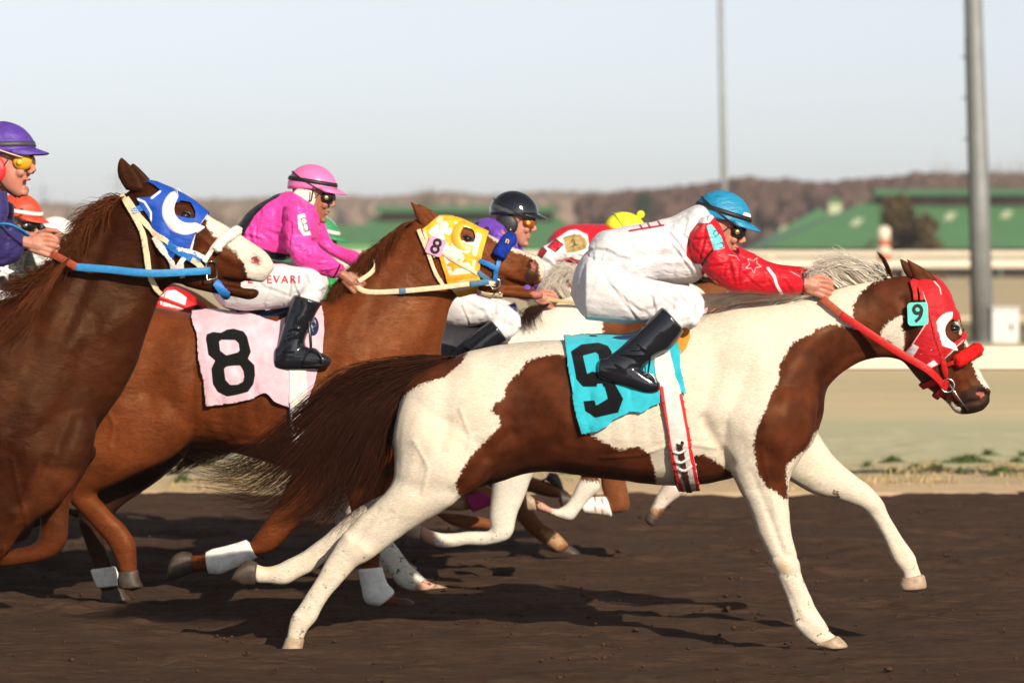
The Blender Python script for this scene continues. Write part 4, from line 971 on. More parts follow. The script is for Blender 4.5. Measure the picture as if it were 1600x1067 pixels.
fh9 = [(680,700,740,760,.11,.12),(622,757,668,800,.08,.13),(583,780,618,816,.065,.13),(550,799,576,834,.055,.13),(517,828,538,853,.046,.13),(496,845,515,871,.038,.13),(475,860,492,890,.036,.13),(450,873,466,903,.036,.13),(432,883,446,913,.04,.13),(414,885,420,911,.032,.13),(400,880,400,911,.036,.13)]
nf9 = [(1120,560,1272,600,.09,-.14),(1108,640,1276,655,.12,-.15),(1122,700,1262,700,.115,-.15),(1140,735,1238,738,.095,-.15),(1155,765,1232,765,.075,-.15),(1172,800,1233,797,.066,-.15),(1186,838,1237,834,.058,-.15),(1198,862,1243,858,.052,-.15),(1207,884,1249,879,.051,-.15),(1217,907,1254,901,.045,-.15),(1227,932,1264,926,.038,-.15),(1236,958,1276,951,.037,-.15),(1245,982,1288,970,.042,-.15),(1262,1000,1298,986,.036,-.15),(1275,1008,1308,994,.036,-.15)]
ff9 = [(1240,620,1160,700,.11,.10),(1275,672,1215,740,.10,.12),(1303,712,1268,770,.078,.13),(1335,740,1306,780,.06,.13),(1361,761,1342,793,.052,.13),(1379,782,1357,806,.05,.13),(1390,806,1369,823,.041,.13),(1408,836,1384,850,.035,.13),(1427,863,1397,878,.038,.13),(1437,886,1410,896,.033,.13),(1443,900,1410,906,.034,.13)]
muscle9 = []
def muscles(M):
    """shared anatomy, in the leading horse's photo coordinates, carried to another horse by M"""
    items = [([(1150,520),(1190,560)], -.012, 22), ([(1200,620),(1180,670)], -.018, 26), ([(1130,640)], -.014, 22), ([(1120,570),(1110,620)], .006, 10), ([(1230,640),(1215,690)], -.010, 16),
      ([(660,620),(660,680)], -.016, 26), ([(740,640)], -.012, 26), ([(690,730)], -.010, 22), ([(735,572)], -.010, 14), ([(800,610),(790,650)], .008, 16), ([(1340,500),(1260,530)], -.008, 16), ([(700,660),(690,700)], .006, 7)]
    for k in range(6): x = 900 + 30 * k; items.append(([(x, 590), (x - 8, 640), (x - 4, 690)], .0028, 5))
    for v in ([(1120,700),(1060,690),(1000,712),(940,716)], [(650,690),(670,730),(660,770)], [(720,640),(735,680),(728,720)], [(1190,700),(1200,750),(1212,800)]): items.append((v, -.0035, 2.2))
    return [([M(*p) for p in pts], d * 1.35, s) for pts, d, s in items]
gr9 = [([(1100,655),(1118,690),(1140,725)], .014, 6, 'near'), ([(1175,560),(1150,620),(1128,680)], .006, 8, 'near'), ([(1120,560),(1105,620),(1098,670)], .008, 9, 'near'), ([(1175,740),(1200,800),(1222,860)], .005, 4, 'near'),
       ([(712,772),(740,740),(770,700),(800,680)], .014, 8, 'near'), ([(625,755),(660,770),(700,768)], .005, 8, 'near'), ([(700,590),(690,650),(655,720)], .006, 9, 'near'), ([(590,800),(560,835),(548,850)], .004, 5, 'near'), ([(880,700),(960,715),(1040,720)], .006, 10, 'near'), ([(820,600),(835,650),(820,700)], .006, 12, 'near'),
       ([(860,640),(890,690)], -.004, 12, 'near'), ([(1300,480),(1240,560),(1210,620)], .006, 9, 'near'), ([(1380,540),(1320,560),(1270,610)], .006, 7, 'near'), ([(1412,468),(1420,510),(1415,550)], .010, 5, 'near'), ([(1478,535),(1500,590)], -.006, 4, 'near'), ([(1460,560),(1480,600),(1500,620)], .005, 4, 'near'),
       ([(1536,616)], .020, 5.5, 'both'), ([(1536,606),(1547,612)], -.005, 3), ([(1494,634),(1515,629),(1530,627)], .010, 2.6), ([(1487,513)], .012, 11), ([(1476,497),(1490,494)], -.009, 5), ([(1445,900),(1436,880)], .004, 4), ([(1210,870),(1240,885)], -.003, 7), ([(545,850),(560,865)], -.004, 8), ([(1256,960),(1282,978)], -.003, 6), ([(560,835),(575,820)], .004, 5)]
legs9 = [([(1222,905),(1240,945),(1252,972)], .0032, 3), ([(530,880),(500,925),(475,960)], .0032, 3), ([(1383,815),(1400,845),(1415,870)], .003, 3), ([(1205,872),(1226,866),(1246,872)], .004, 3), ([(1212,896),(1232,900),(1250,894)], .003, 3), ([(1226,884)], -.006, 7), ([(1200,800),(1215,840),(1222,860)], .004, 3), ([(540,835),(548,850)], -.006, 5), ([(560,850),(575,865)], -.004, 4), ([(1372,790)], -.006, 6), ([(1248,974)], -.004, 5), ([(462,962)], -.004, 5), ([(485,878),(505,862)], .003, 3), ([(610,800),(580,845)], .003, 4)]
head9 = [([(1440,520),(1436,575)], -.010, 10), ([(1462,520),(1455,590)], -.008, 9), ([(1476,545),(1488,575),(1500,596)], -.007, 4), ([(1470,560),(1480,585)], -.0025, 1.8), ([(1455,600),(1470,612),(1490,628)], .004, 3), ([(1500,560),(1512,590),(1520,604)], -.0025, 1.8), ([(1478,532),(1500,540)], .004, 4)]
br9 = [[(745,520),(735,545),(722,568),(697,590),(660,601),(640,613),(626,628),(595,645),(590,500)],
 [(905,540),(885,555),(865,552),(840,557),(820,565),(812,580),(798,592),(790,602),(787,620),(772,630),(766,642),(779,652),(780,665),(760,685),(745,700),(737,710),(720,735),(710,755),(715,772),(740,800),(1024,800),(1026,752),(1025,735),(1017,710),(1000,697),(985,697),(970,702),(947,692),(922,677),(915,640),(925,590)],
 [(1050,700),(1082,712),(1100,708),(1122,722),(1137,731),(1150,748),(1140,785),(1056,785)],
 [(1380,360),(1378,436),(1360,442),(1343,457),(1331,478),(1333,500),(1338,512),(1330,511),(1316,508),(1300,505),(1275,512),(1267,521),(1242,531),(1232,543),(1225,555),(1216,572),(1215,597),(1205,612),(1195,640),(1180,670),(1176,695),(1182,737),(1195,760),(1210,768),(1225,781),(1233,779),(1229,728),(1241,718),(1262,702),(1276,675),(1330,640),(1420,700),(1640,760),(1640,360)]]
wh9 = [[(1410,495),(1407,510),(1412,520),(1412,540),(1410,551),(1390,532),(1377,525),(1380,515),(1392,502)], [(1492,500),(1506,530),(1518,562),(1529,590),(1539,604),(1562,612),(1562,560),(1520,500)], [(1478,628),(1500,637),(1500,648),(1490,655),(1478,645)]]
tn9 = [[(532,832),(547,838),(551,852),(538,850)],[(515,823),(530,826),(528,836),(516,833)],[(449,962),(456,970),(460,985),(450,985)],[(1083,-1),(1083,-2),(1084,-1)],[(540,800),(570,792),(560,806)],[(1090,648),(1100,650),(1125,698),(1144,728),(1136,737),(1110,700)],[(1210,862),(1240,880),(1228,905),(1214,895)],[(400,870),(435,884),(432,900),(395,890)],[(445,985),(476,990),(474,1004),(444,1004)],[(1299,766),(1315,768),(1312,780),(1300,775)],[(1395,878),(1404,880),(1416,900),(1445,905),(1446,925),(1400,925)]]
dk9 = [[(1497,612),(1528,598),(1552,612),(1552,660),(1500,640)], [(1298,764),(1311,766),(1314,779),(1301,776)],[(1240,-5),(1241,-5),(1240,-4)]]
pk9 = [[(1524,613),(1533,610),(1541,613),(1538,620),(1527,620)]]

h9, b9 = horse('white and dark brown paint horse leading, wearing the red hood and teal number 9 cloth', Y9, trunk9, [nh9, fh9, nf9, ff9],
  dict(coat=C9, hoof=M_hoof, pale=M_hoofp, eye=M_eye, mane=M_mane_w, tail=M_tail_b, lid=M_black), voxel=.0075, lofts=muscle9, grooves=muscles(lambda x, y: (x, y)) + gr9 + head9 + legs9,
  ears=[((1430,440),(1468,455),(1419,406),-.045,.020,(6,-3)),((1420,436),(1446,440),(1408,405),.055,.02,(2,-2))], eye=[(1487,513,.021,0)],
  tail=[dict(guides=[[(705,556),(620,566),(540,588),(468,645),(400,700),(340,722),(292,712)],[(690,562),(600,590),(530,625),(472,685),(420,735),(370,760),(318,752)],[(680,572),(600,608),(550,650),(505,712),(470,765),(425,795),(385,790)],[(670,583),(620,620),(582,670),(556,725),(530,775),(500,812),(462,826)],[(662,592),(636,628),(612,672),(600,715),(592,748),(578,780),(556,805)]], n=2300, rad=.0018, jit=15, segs=12, ylo=-.06, yhi=.06, seed=3, curl=8, clump=34, lens=(.42,1.12)),
        dict(guides=[[(712,556),(640,562),(570,580),(510,622)],[(700,560),(630,582),(570,615),(520,670)],[(680,575),(625,610),(585,655),(560,710)],[(664,590),(640,622),(618,665),(606,705)]], n=1500, rad=.0030, jit=7, segs=9, ylo=-.05, yhi=.05, seed=4, curl=2, lens=(.6,1.0))],
  mane=[dict(guides=[[(1392,434),(1375,424),(1350,414),(1318,412),(1290,424)],[(1372,437),(1350,417),(1318,402),(1290,404),(1276,420)],[(1338,444),(1312,426),(1292,414),(1277,418),(1280,432)],[(1300,452),(1285,438),(1270,434),(1256,442),(1248,454)]], n=640, rad=.0032, jit=8, segs=9, ylo=-.03, yhi=.05, seed=5, curl=5, clump=34, lens=(.5,1.05)),
        dict(guides=[[(1290,456),(1270,462),(1245,464),(1222,474)],[(1240,464),(1215,460),(1185,464),(1150,478)],[(1190,466),(1165,460),(1130,466),(1100,484)],[(1140,474),(1115,464),(1080,468),(1050,490)],[(1090,484),(1070,472),(1035,476),(1010,500)]], n=900, rad=.0018, jit=5, segs=8, ylo=-.07, yhi=.02, seed=6, curl=3, clump=40)],
  paint=dict(brown=lambda px, yy: sdf_set(px, br9, wh9), dark=lambda px, yy: sdf_set(px, dk9) - .3, pink=lambda px, yy: sdf_set(px, pk9), tan=lambda px, yy: sdf_set(px, tn9) - 1.5),
  hoofs=[([(447,996,475,998,.036,-.14),(441,1012,472,1014,.042,-.14),(435,1020,470,1022,.044,-.14)],'pale'), ([(401,878,398,913,.036,.13),(384,876,378,914,.042,.13),(370,889,366,908,.04,.13),(362,903,361,908,.03,.13)],), ([(1273,1008,1309,993,.038,-.15),(1284,1011,1320,1003,.044,-.15),(1292,1013,1325,1010,.044,-.15)],'pale'), ([(1410,903,1444,898,.036,.13),(1406,914,1447,911,.042,.13),(1408,921,1447,918,.04,.13)],'pale')])
M_hairdark = M_tail_b
hair_obj('forelock', [dict(guides=[[(1388,434),(1384,420),(1377,403),(1369,391)],[(1395,433),(1390,418),(1382,405),(1373,396)]], n=90, rad=.0020, jit=1.6, segs=7, ylo=-.02, yhi=.02, seed=8, lens=(.7, 1)), dict(guides=[[(1385,432),(1368,425),(1352,418)],[(1390,432),(1378,418),(1362,412)]], n=30, rad=.0012, jit=4, segs=7, seed=9)], Y9, M_hairdark, h9)

# ------------------------------------------------------------------ chestnut in the yellow hood (number 8)
Y8 = 2.0
trunk8 = [(62,570,64,650,.07),(85,522,92,710,.2),(140,492,152,722,.26),(200,480,215,715,.275),(250,481,272,702,.275),(305,490,322,700,.285),(380,490,392,714,.3),(450,482,462,735,.29),(505,468,535,748,.27),(540,448,600,742,.23),
 (562,424,650,700,.185),(583,402,682,630,.145),(600,385,688,560,.115),(617,368,692,515,.098),(635,353,703,482,.088),(652,341,714,464,.09),(680,338,730,461,.096),(710,342,748,459,.096),(738,353,768,456,.084),(766,367,786,448,.066),(796,384,806,446,.056),(824,394,826,448,.052),(842,402,838,448,.048),(852,415,847,440,.032)]
nf8 = [(530,600,640,640,.11,-.12),(505,650,620,690,.12,-.13),(480,700,580,725,.10,-.14),(452,748,525,765,.08,-.14),(434,783,494,795,.064,-.14),(416,812,468,815,.056,-.14),(397,838,448,840,.053,-.14),(390,848,422,862,.044,-.14),(372,852,384,876,.038,-.14),(350,858,362,884,.037,-.14),(330,862,340,892,.042,-.14),(314,866,318,892,.035,-.14),(298,866,300,894,.036,-.14)]
ff8 = [(545,640,650,660,.11,.12),(540,700,640,710,.1,.13),(540,760,610,760,.075,.13),(548,800,602,800,.06,.13),(552,830,598,830,.055,.13),(558,855,594,853,.043,.13),(563,890,594,887,.038,.13),(568,915,601,910,.038,.13),(574,940,611,922,.043,.13),(596,948,618,932,.034,.13),(612,948,632,934,.036,.13)]
nh8 = [(170,520,310,560,.10,-.10),(148,600,312,620,.14,-.13),(120,670,308,670,.15,-.14),(104,720,270,715,.13,-.14),(96,752,190,752,.09,-.14),(102,774,152,770,.06,-.14),(120,795,165,788,.048,-.14),(136,812,180,806,.042,-.14),(154,832,198,824,.042,-.14),(172,855,211,846,.044,-.14),(182,878,214,870,.038,-.14),(187,895,214,892,.036,-.14)]
fh8 = [(200,600,320,650,.12,.12),(188,690,290,710,.11,.13),(160,745,248,750,.085,.13),(128,790,186,795,.058,.13),(122,815,172,820,.05,.13),(132,845,162,843,.04,.13),(141,872,171,868,.038,.13),(146,892,177,887,.038,.13),(152,910,184,906,.04,.13),(160,925,188,921,.034,.13)]
jaw8 = [(752,442,752,462,.045),(775,444,778,464,.042),(800,450,803,466,.036),(825,452,828,468,.034),(842,454,842,468,.032),(849,457,848,466,.022)]
gr8 = [([(705,372),(700,410),(695,445)], .008, 5), ([(640,380),(600,440),(560,520)], .008, 10, 'near'), ([(700,470),(670,540),(640,600)], .008, 8, 'near'), ([(545,470),(520,540),(500,600)], .007, 9, 'near'), ([(590,560),(560,620),(520,680)], .008, 8, 'near'), ([(312,520),(300,600),(300,660)], .016, 9, 'near'), ([(360,690),(420,700),(480,705)], .006, 9, 'near'), ([(250,520),(230,600),(180,680)], .007, 12, 'near'), ([(270,560),(280,600)], -.006, 14, 'near'),
       ([(834,415)], .022, 6), ([(822,410),(828,402),(842,404)], -.006, 3.5), ([(729,371)], .010, 9), ([(720,360),(736,361)], -.008, 4), ([(790,438),(815,446),(845,450)], .010, 2.6), ([(750,400),(800,425)], -.005, 5), ([(765,440),(790,446)], .006, 4), ([(640,640),(600,700)], .01, 8, 'near'), ([(470,790),(440,830)], .004, 5)]
h8, b8 = horse('glossy chestnut horse in the yellow and white hood with the pink number 8 cloth', Y8, trunk8, [nf8, ff8, nh8, fh8], dict(coat=C8, hoof=M_hoof, eye=M_eye, mane=M_mane_r, tail=M_tail_b, lid=M_black, w=M_wrapw), voxel=.0085,
  lofts=[jaw8], grooves=muscles(lambda x, y: ((x - 1200) * .886 + 590, (y - 600) * .886 + 592)) + gr8 + [([(705,400),(702,445)], -.010, 9), ([(728,400),(724,448)], -.008, 8), ([(745,398),(775,420),(805,434)], -.005, 3.5), ([(750,408),(785,428)], -.0025, 1.6), ([(400,560),(395,640)], .003, 6)],
  ears=[((656,352),(688,362),(643,316),-.045,.021,(5,-2)),((664,345),(690,350),(654,319),.055,.02,(3,-2))], eye=[(730,374,.021,0)],
  tail=[dict(guides=[[(75,540),(10,560),(-60,620),(-120,700)],[(75,560),(20,600),(-30,660),(-70,740)]], n=350, rad=.005, jit=10, seed=13)],
  mane=[dict(guides=[[(648,345),(632,352),(618,372),(612,400)],[(622,362),(602,375),(590,400),(580,430)],[(600,383),(580,392),(565,415),(552,450)],[(580,402),(560,412),(540,440),(530,475)],[(560,425),(538,438),(520,460),(512,490)],[(545,448),(525,455),(515,475),(540,500)]], n=2200, rad=.0020, jit=6, segs=8, ylo=-.075, yhi=.02, seed=14, curl=4, clump=50)],
  paint=dict(white=lambda px, yy: sdf_set(px, [[(752,352),(775,364),(800,382),(822,392),(850,402),(858,420),(846,452),(842,430),(840,412),(822,400),(800,394),(778,382),(756,364)]]), dark=lambda px, yy: np.maximum(sdf_set(px, [[(822,405),(830,400),(842,408),(845,440),(832,446),(812,440),(818,420)]]) - 3, np.where(yy > Y8, sdf_set(px, [[(250,690),(190,745),(110,780),(120,930),(200,930),(185,800),(300,720)]]), -20)), pink=lambda px, yy: sdf_set(px, [[(828,410),(836,407),(840,414),(836,424),(829,422)], [(828,455),(850,450),(856,470),(832,468)]])),  # dark: muzzle pigment, plus shade painted into the far hind leg's coat
  hoofs=[([(299,864,300,894,.037,-.14),(284,862,282,902,.043,-.14),(270,870,266,906,.045,-.14),(263,885,262,906,.038,-.14)],), ([(614,950,630,934,.037,.13),(628,951,641,937,.042,.13),(640,952,650,944,.042,.13)],), ([(186,893,215,890,.038,-.14),(184,908,218,905,.044,-.14),(186,918,224,916,.045,-.14)],), ([(158,924,190,918,.037,.13),(158,938,200,932,.044,.13),(160,944,205,941,.044,.13)],)],
  wraps=[([(386,846,400,867,.040,-.14),(372,851,384,876,.038,-.14),(350,857,362,885,.037,-.14),(333,861,343,893,.043,-.14),(322,866,326,892,.036,-.14)],'w',nobands), ([(563,890,594,887,.038,.13),(568,915,601,910,.038,.13),(574,939,611,922,.043,.13),(590,947,613,928,.036,.13)],'w',nobands), ([(145,890,177,886,.038,.13),(150,905,183,900,.04,.13),(156,916,186,912,.036,.13)],'w',nobands)])

# ------------------------------------------------------------------ dark chestnut in the blue hood, nearest the camera at the left
YB = -.92
trunkB = [(-532,600,-530,660,.08),(-510,545,-510,740,.2),(-440,505,-440,790,.27),(-330,492,-330,765,.285),(-200,490,-200,775,.3),(-100,485,-80,800,.28),(-25,474,20,820,.26),(35,458,105,770,.22),(72,435,152,670,.175),(98,408,200,598,.135),(122,378,226,535,.108),(145,350,244,480,.095),(168,322,256,456,.09),(196,303,266,447,.095),
 (226,284,278,444,.10),(260,294,302,441,.10),(296,315,324,438,.088),(327,337,344,438,.07),(356,354,364,440,.058),(380,369,386,441,.053),(402,384,400,443,.05),(420,398,412,440,.042),(428,412,420,430,.028)]
nfB = [(20,620,150,660,.12,-.12),(-5,700,135,730,.11,-.13),(-30,760,95,785,.085,-.14),(-55,810,40,825,.07,-.14),(-75,850,8,868,.06,-.14),(-90,885,-20,900,.055,-.14),(-120,900,-75,935,.045,-.14),(-170,905,-150,938,.04,-.14),(-205,912,-190,945,.042,-.14)]
ffB = [(20,660,150,700,.11,.12),(40,730,135,735,.085,.13),(55,770,115,770,.065,.13),(62,805,108,803,.055,.13),(62,832,104,848,.05,.13),(50,850,78,874,.042,.13),(10,858,20,884,.036,.13),(-25,862,-20,890,.04,.13)]
nhB = [(-520,600,-380,640,.14,-.12),(-540,720,-420,740,.12,-.14),(-600,790,-540,820,.07,-.14),(-640,860,-600,880,.05,-.14),(-700,930,-670,945,.04,-.14),(-730,980,-695,985,.04,-.14)]
fhB = [(-500,620,-380,660,.12,.12),(-480,740,-390,750,.1,.13),(-470,820,-420,820,.06,.13),(-440,880,-400,880,.05,.13),(-390,950,-360,945,.04,.13),(-370,1000,-335,990,.04,.13)]
jawB = [(285,425,290,448,.05),(318,430,322,456,.046),(350,440,352,462,.04),(378,446,378,467,.036),(396,450,392,468,.034),(404,454,402,464,.024)]
hB, bB = horse('dark chestnut horse in a blue hood with white muzzle, nearest at the left edge', YB, trunkB, [nfB, ffB, nhB, fhB], dict(coat=CB, hoof=M_hoof, eye=M_eye, mane=M_mane_r, tail=M_tail_b, lid=M_black), voxel=.009,
  lofts=[jawB],
  grooves=muscles(lambda x, y: ((x - 1200) * 1.057 + 30, (y - 600) * 1.057 + 610)) + [([(262,370),(262,420)], -.010, 10), ([(288,370),(290,425)], -.008, 9), ([(310,362),(340,392),(370,412)], -.006, 4), ([(320,376),(350,404)], -.003, 1.8), ([(170,360),(130,450),(90,540)], .012, 10, 'near'), ([(245,460),(215,540),(180,600)], .010, 8, 'near'), ([(150,500),(120,600),(80,680)], .010, 12, 'near'), ([(60,500),(30,600),(10,700)], .010, 12, 'near'), ([(200,560),(160,640)], -.008, 10, 'near'), ([(110,650),(80,730),(30,790)], .012, 8, 'near'), ([(150,420),(190,440)], .006, 14, 'near'),
           ([(399,409)], .024, 6.5), ([(388,402),(396,394),(410,400)], -.006, 4), ([(288,336)], .011, 10), ([(278,322),(296,324)], -.008, 4), ([(265,330),(262,400),(270,440)], .010, 5), ([(350,440),(375,444),(405,446)], .014, 3.2), ([(310,370),(370,405)], -.006, 6), ([(235,330),(240,400),(252,450)], .008, 6, 'near')],
  ears=[((197,297),(228,300),(190,247),-.045,.022,(-2,-2)),((212,290),(240,292),(208,256),.055,.02,(-3,-1))], eye=[(290,338,.022,0)],
  mane=[dict(guides=[[(196,306),(178,310),(162,322),(150,340)],[(172,322),(150,330),(132,350),(120,375)],[(150,345),(128,362),(112,390),(100,415)],[(125,375),(105,392),(88,420),(60,440)],[(100,408),(78,425),(50,445),(20,460)],[(75,435),(40,450),(0,465),(-30,480)]], n=2600, rad=.0022, jit=12, segs=9, ylo=-.085, yhi=.03, seed=24, curl=8, clump=60),
        dict(guides=[[(110,400),(80,440),(50,480),(10,520)],[(80,432),(50,470),(20,520),(-20,560)],[(50,455),(20,500),(-10,550),(-40,600)]], n=900, rad=.0022, jit=9, segs=8, ylo=-.16, yhi=-.10, seed=25, curl=4, clump=20)],
  tail=[dict(guides=[[(-525,560),(-600,580),(-700,640),(-800,700)],[(-525,580),(-600,620),(-680,700),(-740,780)]], n=300, rad=.006, jit=12, seed=23)],
  paint=dict(white=lambda px, yy: sdf_set(px, [[(318,322),(345,338),(372,355),(405,375),(440,402),(440,430),(424,440),(408,448),(402,440),(394,440),(386,432),(380,414),(368,398),(352,388),(338,376),(322,356)]]), dark=lambda px, yy: np.full(len(px), -20.0), pink=lambda px, yy: sdf_set(px, [[(392,402),(399,399),(406,404),(406,414),(398,416),(392,411)]]), red=lambda px, yy: sdf_set(px, [[(315,355),(345,372),(372,392),(380,420),(385,445),(330,445),(300,400)], [(60,720),(130,730),(120,860),(0,900),(0,850)]])),
  hoofs=[([(-205,912,-190,945,.044,-.14),(-225,912,-212,955,.05,-.14)],), ([(-24,862,-20,890,.044,.13),(-44,860,-36,898,.048,.13)],), ([(-732,982,-692,986,.04,-.14),(-740,1000,-690,1004,.05,-.14)],), ([(-368,1000,-335,990,.04,.13),(-362,1012,-318,1004,.05,.13)],)])

# ------------------------------------------------------------------ white paint horse beyond (under the black helmet)
YF = 3.1
trunkF = [(398,560,398,620,.07),(420,520,428,690,.2),(480,500,490,715,.26),(560,494,570,700,.27),(640,497,650,705,.28),(720,500,730,725,.29),(790,495,810,735,.27),(838,482,870,715,.22),(880,464,932,640,.165),(918,452,955,590,.12),(952,446,982,552,.098),(988,441,1005,545,.098),(1018,450,1022,540,.1),(1045,462,1042,533,.085),(1065,476,1060,532,.066),(1085,490,1077,532,.055),(1098,503,1088,528,.04)]
nfF = [(760,640,880,660,.11,-.12),(764,700,852,700,.10,-.13),(770,745,834,738,.08,-.14),(766,785,822,772,.062,-.14),(764,812,808,803,.053,-.14),(766,828,797,840,.05,-.14),(748,829,760,852,.042,-.14),(722,831,730,852,.036,-.14),(698,833,702,856,.036,-.14),(676,829,676,853,.04,-.14),(657,820,655,842,.033,-.14)]
ffF = [(780,650,880,680,.11,.12),(830,700,900,720,.085,.13),(880,725,930,740,.062,.13),(908,737,938,762,.05,.13),(898,765,922,780,.04,.13),(884,786,905,800,.038,.13),(868,795,890,814,.041,.13),(846,784,854,802,.034,.13),(832,778,838,796,.034,.13)]
nhF = [(430,560,560,600,.13,-.12),(430,640,560,660,.13,-.13),(450,710,570,730,.10,-.13),(500,770,580,775,.075,-.13),(545,812,600,806,.056,-.13),(565,838,606,832,.045,-.13),(586,868,625,858,.038,-.13),(606,892,640,880,.037,-.13),(622,914,660,898,.041,-.13),(646,926,672,908,.034,-.13),(660,928,684,912,.035,-.13)]
trailF = [(420,560,550,600,.12,.12),(400,650,510,680,.12,.13),(380,720,460,740,.09,.13),(345,775,390,790,.06,.13),(330,800,365,820,.045,.13),(290,820,312,845,.04,.13),(260,830,280,855,.04,.13)]
fhF = [(q[0] - 52, q[1] - 34, q[2] - 52, q[3] - 34, q[4], -q[5]) for q in nhF]
hF, bF = horse('white paint horse with a brown patch, mostly hidden behind the leading horse', YF, trunkF, [nfF, ffF, nhF, fhF], dict(coat=CF, hoof=M_hoofp, eye=M_eye, mane=M_mane_w, tail=M_tail_w, w=M_wrapw), voxel=.011,
  ears=[((985,446),(1006,452),(972,425),-.045,.02),((990,442),(1008,446),(980,424),.055,.02)], eye=[(1038,474,.02,0)],
  mane=[dict(guides=[[(985,440),(960,425),(930,430),(905,450)],[(940,450),(915,428),(890,425),(868,450)],[(905,458),(885,420),(868,425),(855,455)],[(880,466),(862,440),(850,450),(840,480)]], n=900, rad=.003, jit=8, segs=8, ylo=-.06, yhi=.05, seed=31, curl=3, clump=30)],
  tail=[dict(guides=[[(405,560),(380,620),(345,670),(300,700),(262,725)],[(405,570),(385,640),(355,690),(310,715),(270,735)],[(410,600),(390,660),(370,700),(330,712),(290,712)]], n=500, rad=.004, jit=7, seed=33, clump=20, curl=3)],
  paint=dict(brown=lambda px, yy: sdf_set(px, [[(940,470),(1120,430),(1120,580),(945,560),(940,525)], [(895,700),(945,730),(940,755),(915,752),(880,740)], [(826,770),(850,776),(856,806),(836,806),(824,796)]]), pink=lambda px, yy: sdf_set(px, [[(630,800),(680,815),(684,860),(640,850)], [(650,905),(700,900),(710,940),(640,935)], [(845,770),(860,780),(870,812),(835,805)]]) - 1),
  hoofs=[([(657,820,655,842,.036,-.14),(642,812,638,838,.042,-.14),(632,808,628,832,.04,-.14)],), ([(834,778,838,797,.035,.13),(822,770,824,798,.04,.13)],), ([(662,929,683,912,.036,-.13),(680,930,697,917,.04,-.13),(690,930,704,922,.038,-.13)],), ([(610,895,631,878,.036,.13),(628,896,645,883,.04,.13),(638,896,652,888,.038,.13)],)])

# ------------------------------------------------------------------ further runners, mostly hidden: same build, own stride
def shift(st, dx, Yn, k=1.0):
    """carry photo stations from the white horse's lane to another lane (same real size)"""
    r = sc(Yn) / sc(YF) * k; g0 = 400 + 1.74 * sc(YF); g1 = 400 + 1.74 * sc(Yn); f = lambda x, y: ((x - 1098) * r + dx, g1 + (y - g0) * r)
    out = []
    for q in st: a = f(q[0], q[1]); b = f(q[2], q[3]); out.append((a[0], a[1], b[0], b[1]) + tuple(q[4:]))
    return out
def pt(p, dx, Yn): r = sc(Yn) / sc(YF); g0 = 400 + 1.74 * sc(YF); g1 = 400 + 1.74 * sc(Yn); return ((p[0] - 1098) * r + dx, g1 + (p[1] - g0) * r)
# the horse under the yellow cap
YG = 4.45
nfG = [(960,600,1080,620,.11,-.12),(950,680,1020,690,.09,-.13),(940,720,990,722,.07,-.14),(938,748,978,748,.055,-.14),(942,770,982,768,.05,-.14),(950,790,982,796,.05,-.14),(938,780,950,803,.038,-.14),(920,779,928,800,.035,-.14),(904,777,910,798,.038,-.14),(890,772,894,794,.034,-.14)]
ffG = [(1000,620,1100,660,.1,.12),(1020,700,1090,715,.075,.13),(1040,738,1080,750,.055,.13),(1036,756,1066,772,.05,.13),(1026,772,1050,784,.038,.13),(1019,788,1038,796,.036,.13),(1012,800,1030,810,.034,.13)]
nhG = [(560,620,680,640,.13,-.12),(580,690,690,700,.11,-.13),(640,740,740,745,.085,-.13),(700,765,772,765,.06,-.13),(738,768,778,784,.05,-.13),(725,775,735,796,.04,-.13),(700,778,708,798,.038,-.13),(682,776,690,796,.034,-.13)]
fhG = [(570,620,680,640,.12,.12),(560,700,650,710,.11,.13),(600,760,660,770,.07,.13),(640,795,680,800,.05,.13),(700,800,710,822,.038,.13),(745,806,750,826,.038,.13),(770,812,774,830,.034,.13)]
mG = dict(coat=CG, hoof=M_hoof, eye=M_eye, mane=M_mane_d, tail=M_tail_w, w=M_wrapw, m=M_wrapp)
trG = shift(trunkF, 1222, YG)
